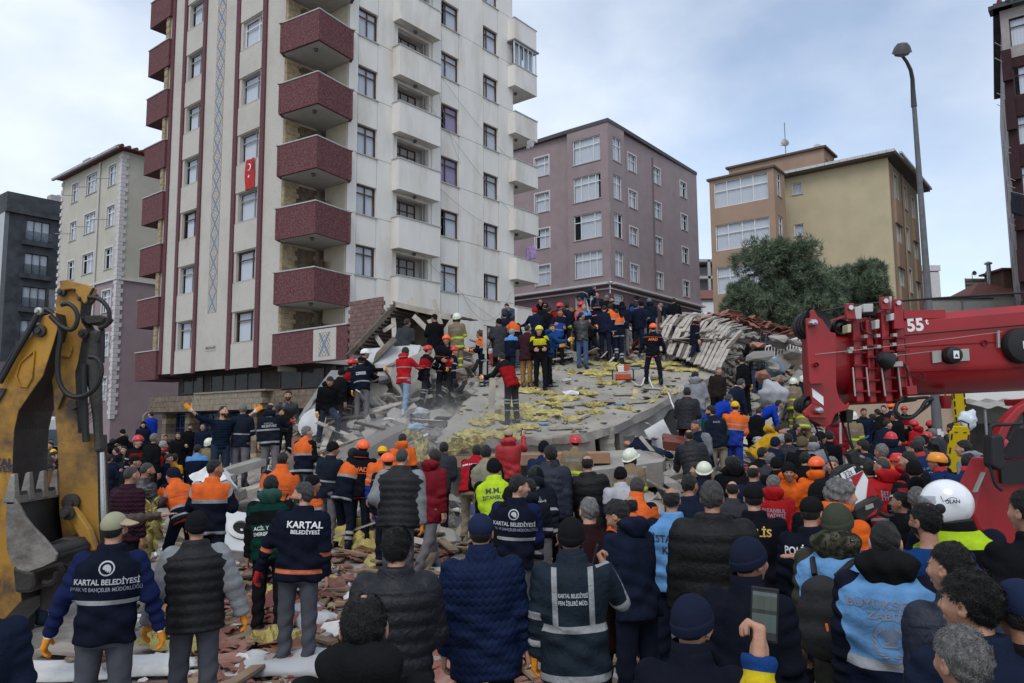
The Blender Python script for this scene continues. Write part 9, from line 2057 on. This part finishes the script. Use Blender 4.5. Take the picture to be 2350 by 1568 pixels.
('j',1800,1340,12,5,(st,'dd',4),'blackj','bk','dark head just below the hook ropes'),
('h',30,20,11.8,0,(st,'dd',2),'blackh','tk','dark haired person left of the balding man in mid crowd'),
('g',1600,185,10.4,0,(st,'dd',2),'coatgr','bd','balding man with khaki hood behind the parka'),
('g',1585,20,12.6,0,(st,'dd',2),'blackh','bk','dark haired man in black hood above the khaki one'),
('g',1745,75,11,5,(st,'dd',2),'navyj','bd','balding head above the gold lettered officer'),
]
for row in T_:
    opt=row[9] if len(row)>9 else {}
    Pn(*row[:9],**opt)
# the arm holding a telephone in the foreground: its owner stands just below the frame
ARM['T']=((.45,.45,.55),(-.1,.25,1))
o,J=Pn('P',1850,1620,2.15,0,(st,'Td',0),'blueyel','bk','person holding up a phone in a blue and yellow sleeve',extra={'hand':'grip','cb':phone_cb},yaw=-10)
w_=Matrix.Rotation(o.rotation_euler.z,3,'Z')@(Vector(J['wr0'])*.86);o.scale=(.86,)*3;o.location=at(1742,1518,1.95)-w_
# person half under the slab, legs sticking out
f0,f1=at(1540,1060,16.4),at(1490,1040,17.1);Zd=(f1-f0).normalized();Xd=Zd.cross(Vector((0,1,0))).normalized();Yd=Zd.cross(Xd)
lg=empty('person',f0);lg.rotation_euler=Matrix((Xd,Yd,Zd)).transposed().to_euler();tag(lg,'person lying half under the slab with dark trousered legs sticking out','person')
J=skel('stand','dd');v_,f_,al=trouser_mesh(J,.03);link('trousers',npmesh('trousers',v_,f_,[TRM['djeans']],None,{'lc':np.c_[al,al*0,al*0]}),lg)
v_,f_=body_mesh(J,.04);hv_,hf,hm,_c=head_geo(.0135);link('body',npmesh('body',np.r_[v_,hv_@J['Hm'].T+J['hd']],np.r_[f_,hf+len(v_)],[skin(0),hairm('black'),eyem,lipm],np.r_[np.zeros(len(f_),int),hm]),lg)
V,Fq,Q,A=jacket_mesh(J,.03,'jac');link('jacket',npmesh('jacket',V,Fq,[OUT['navyj'][1]],None,{'tc':Q,'ac':A}),lg)
# things in hands
q=at(690,1030,17.0);b=MB();b.add(TR[0],TR[1]);tl=b.build('clay_tile',tile,None,mw=T(q.x,q.y,q.z,R(70),0,.3,1.3));tag(tl,'clay roof tile carried by the black hoodied young man','roof tile')
q=at(345,1210,10.9);o=wool('insulation_bundle',345,1210,.35,.75,77,0,.16,'free',10.9,tiltx=R(85),label='hanging bundle of yellow wool held by the bending worker')



for o in list(COL.objects):
    if o.get('category')=='person' and any(k in o['label'] for k in('raised spot','yard railing','yard wall','entrance steps')) and o.location.z>.15:
        b=MB();b.box(-.45,.45,-.4,.5,-.02-o.location.z,-.0);p_=b.build('stone_step',_M['pale_stone_step'],None,mw=T(*o.location));tag(p_,'stone ledge under the '+o['label'][:44].rsplit(' ',1)[0],'ledge')

# faint dust hanging under the left end of the slab
dm=bpy.data.materials.new('dust_in_air');dm.use_nodes=True;nt=dm.node_tree;nt.nodes.clear();o_=nt.nodes.new('ShaderNodeOutputMaterial');pv=nt.nodes.new('ShaderNodeVolumePrincipled');pv.inputs['Color'].default_value=(.75,.72,.68,1)
tc=nt.nodes.new('ShaderNodeTexCoord');gr=nt.nodes.new('ShaderNodeTexGradient');gr.gradient_type='SPHERICAL';nt.links.new(tc.outputs['Object'],gr.inputs[0]);nt.links.new(mathn(nt,'MULTIPLY',gr.outputs[1],.22),pv.inputs['Density']);nt.links.new(pv.outputs[0],o_.inputs['Volume'])
p=at(1030,1030,16.2);tag(MB().box(-1,1,-1,1,-1,1).build('dust_cloud',dm,None,mw=T(p.x,p.y,p.z,s=(3.2,2.2,1.5))),kind='stuff')
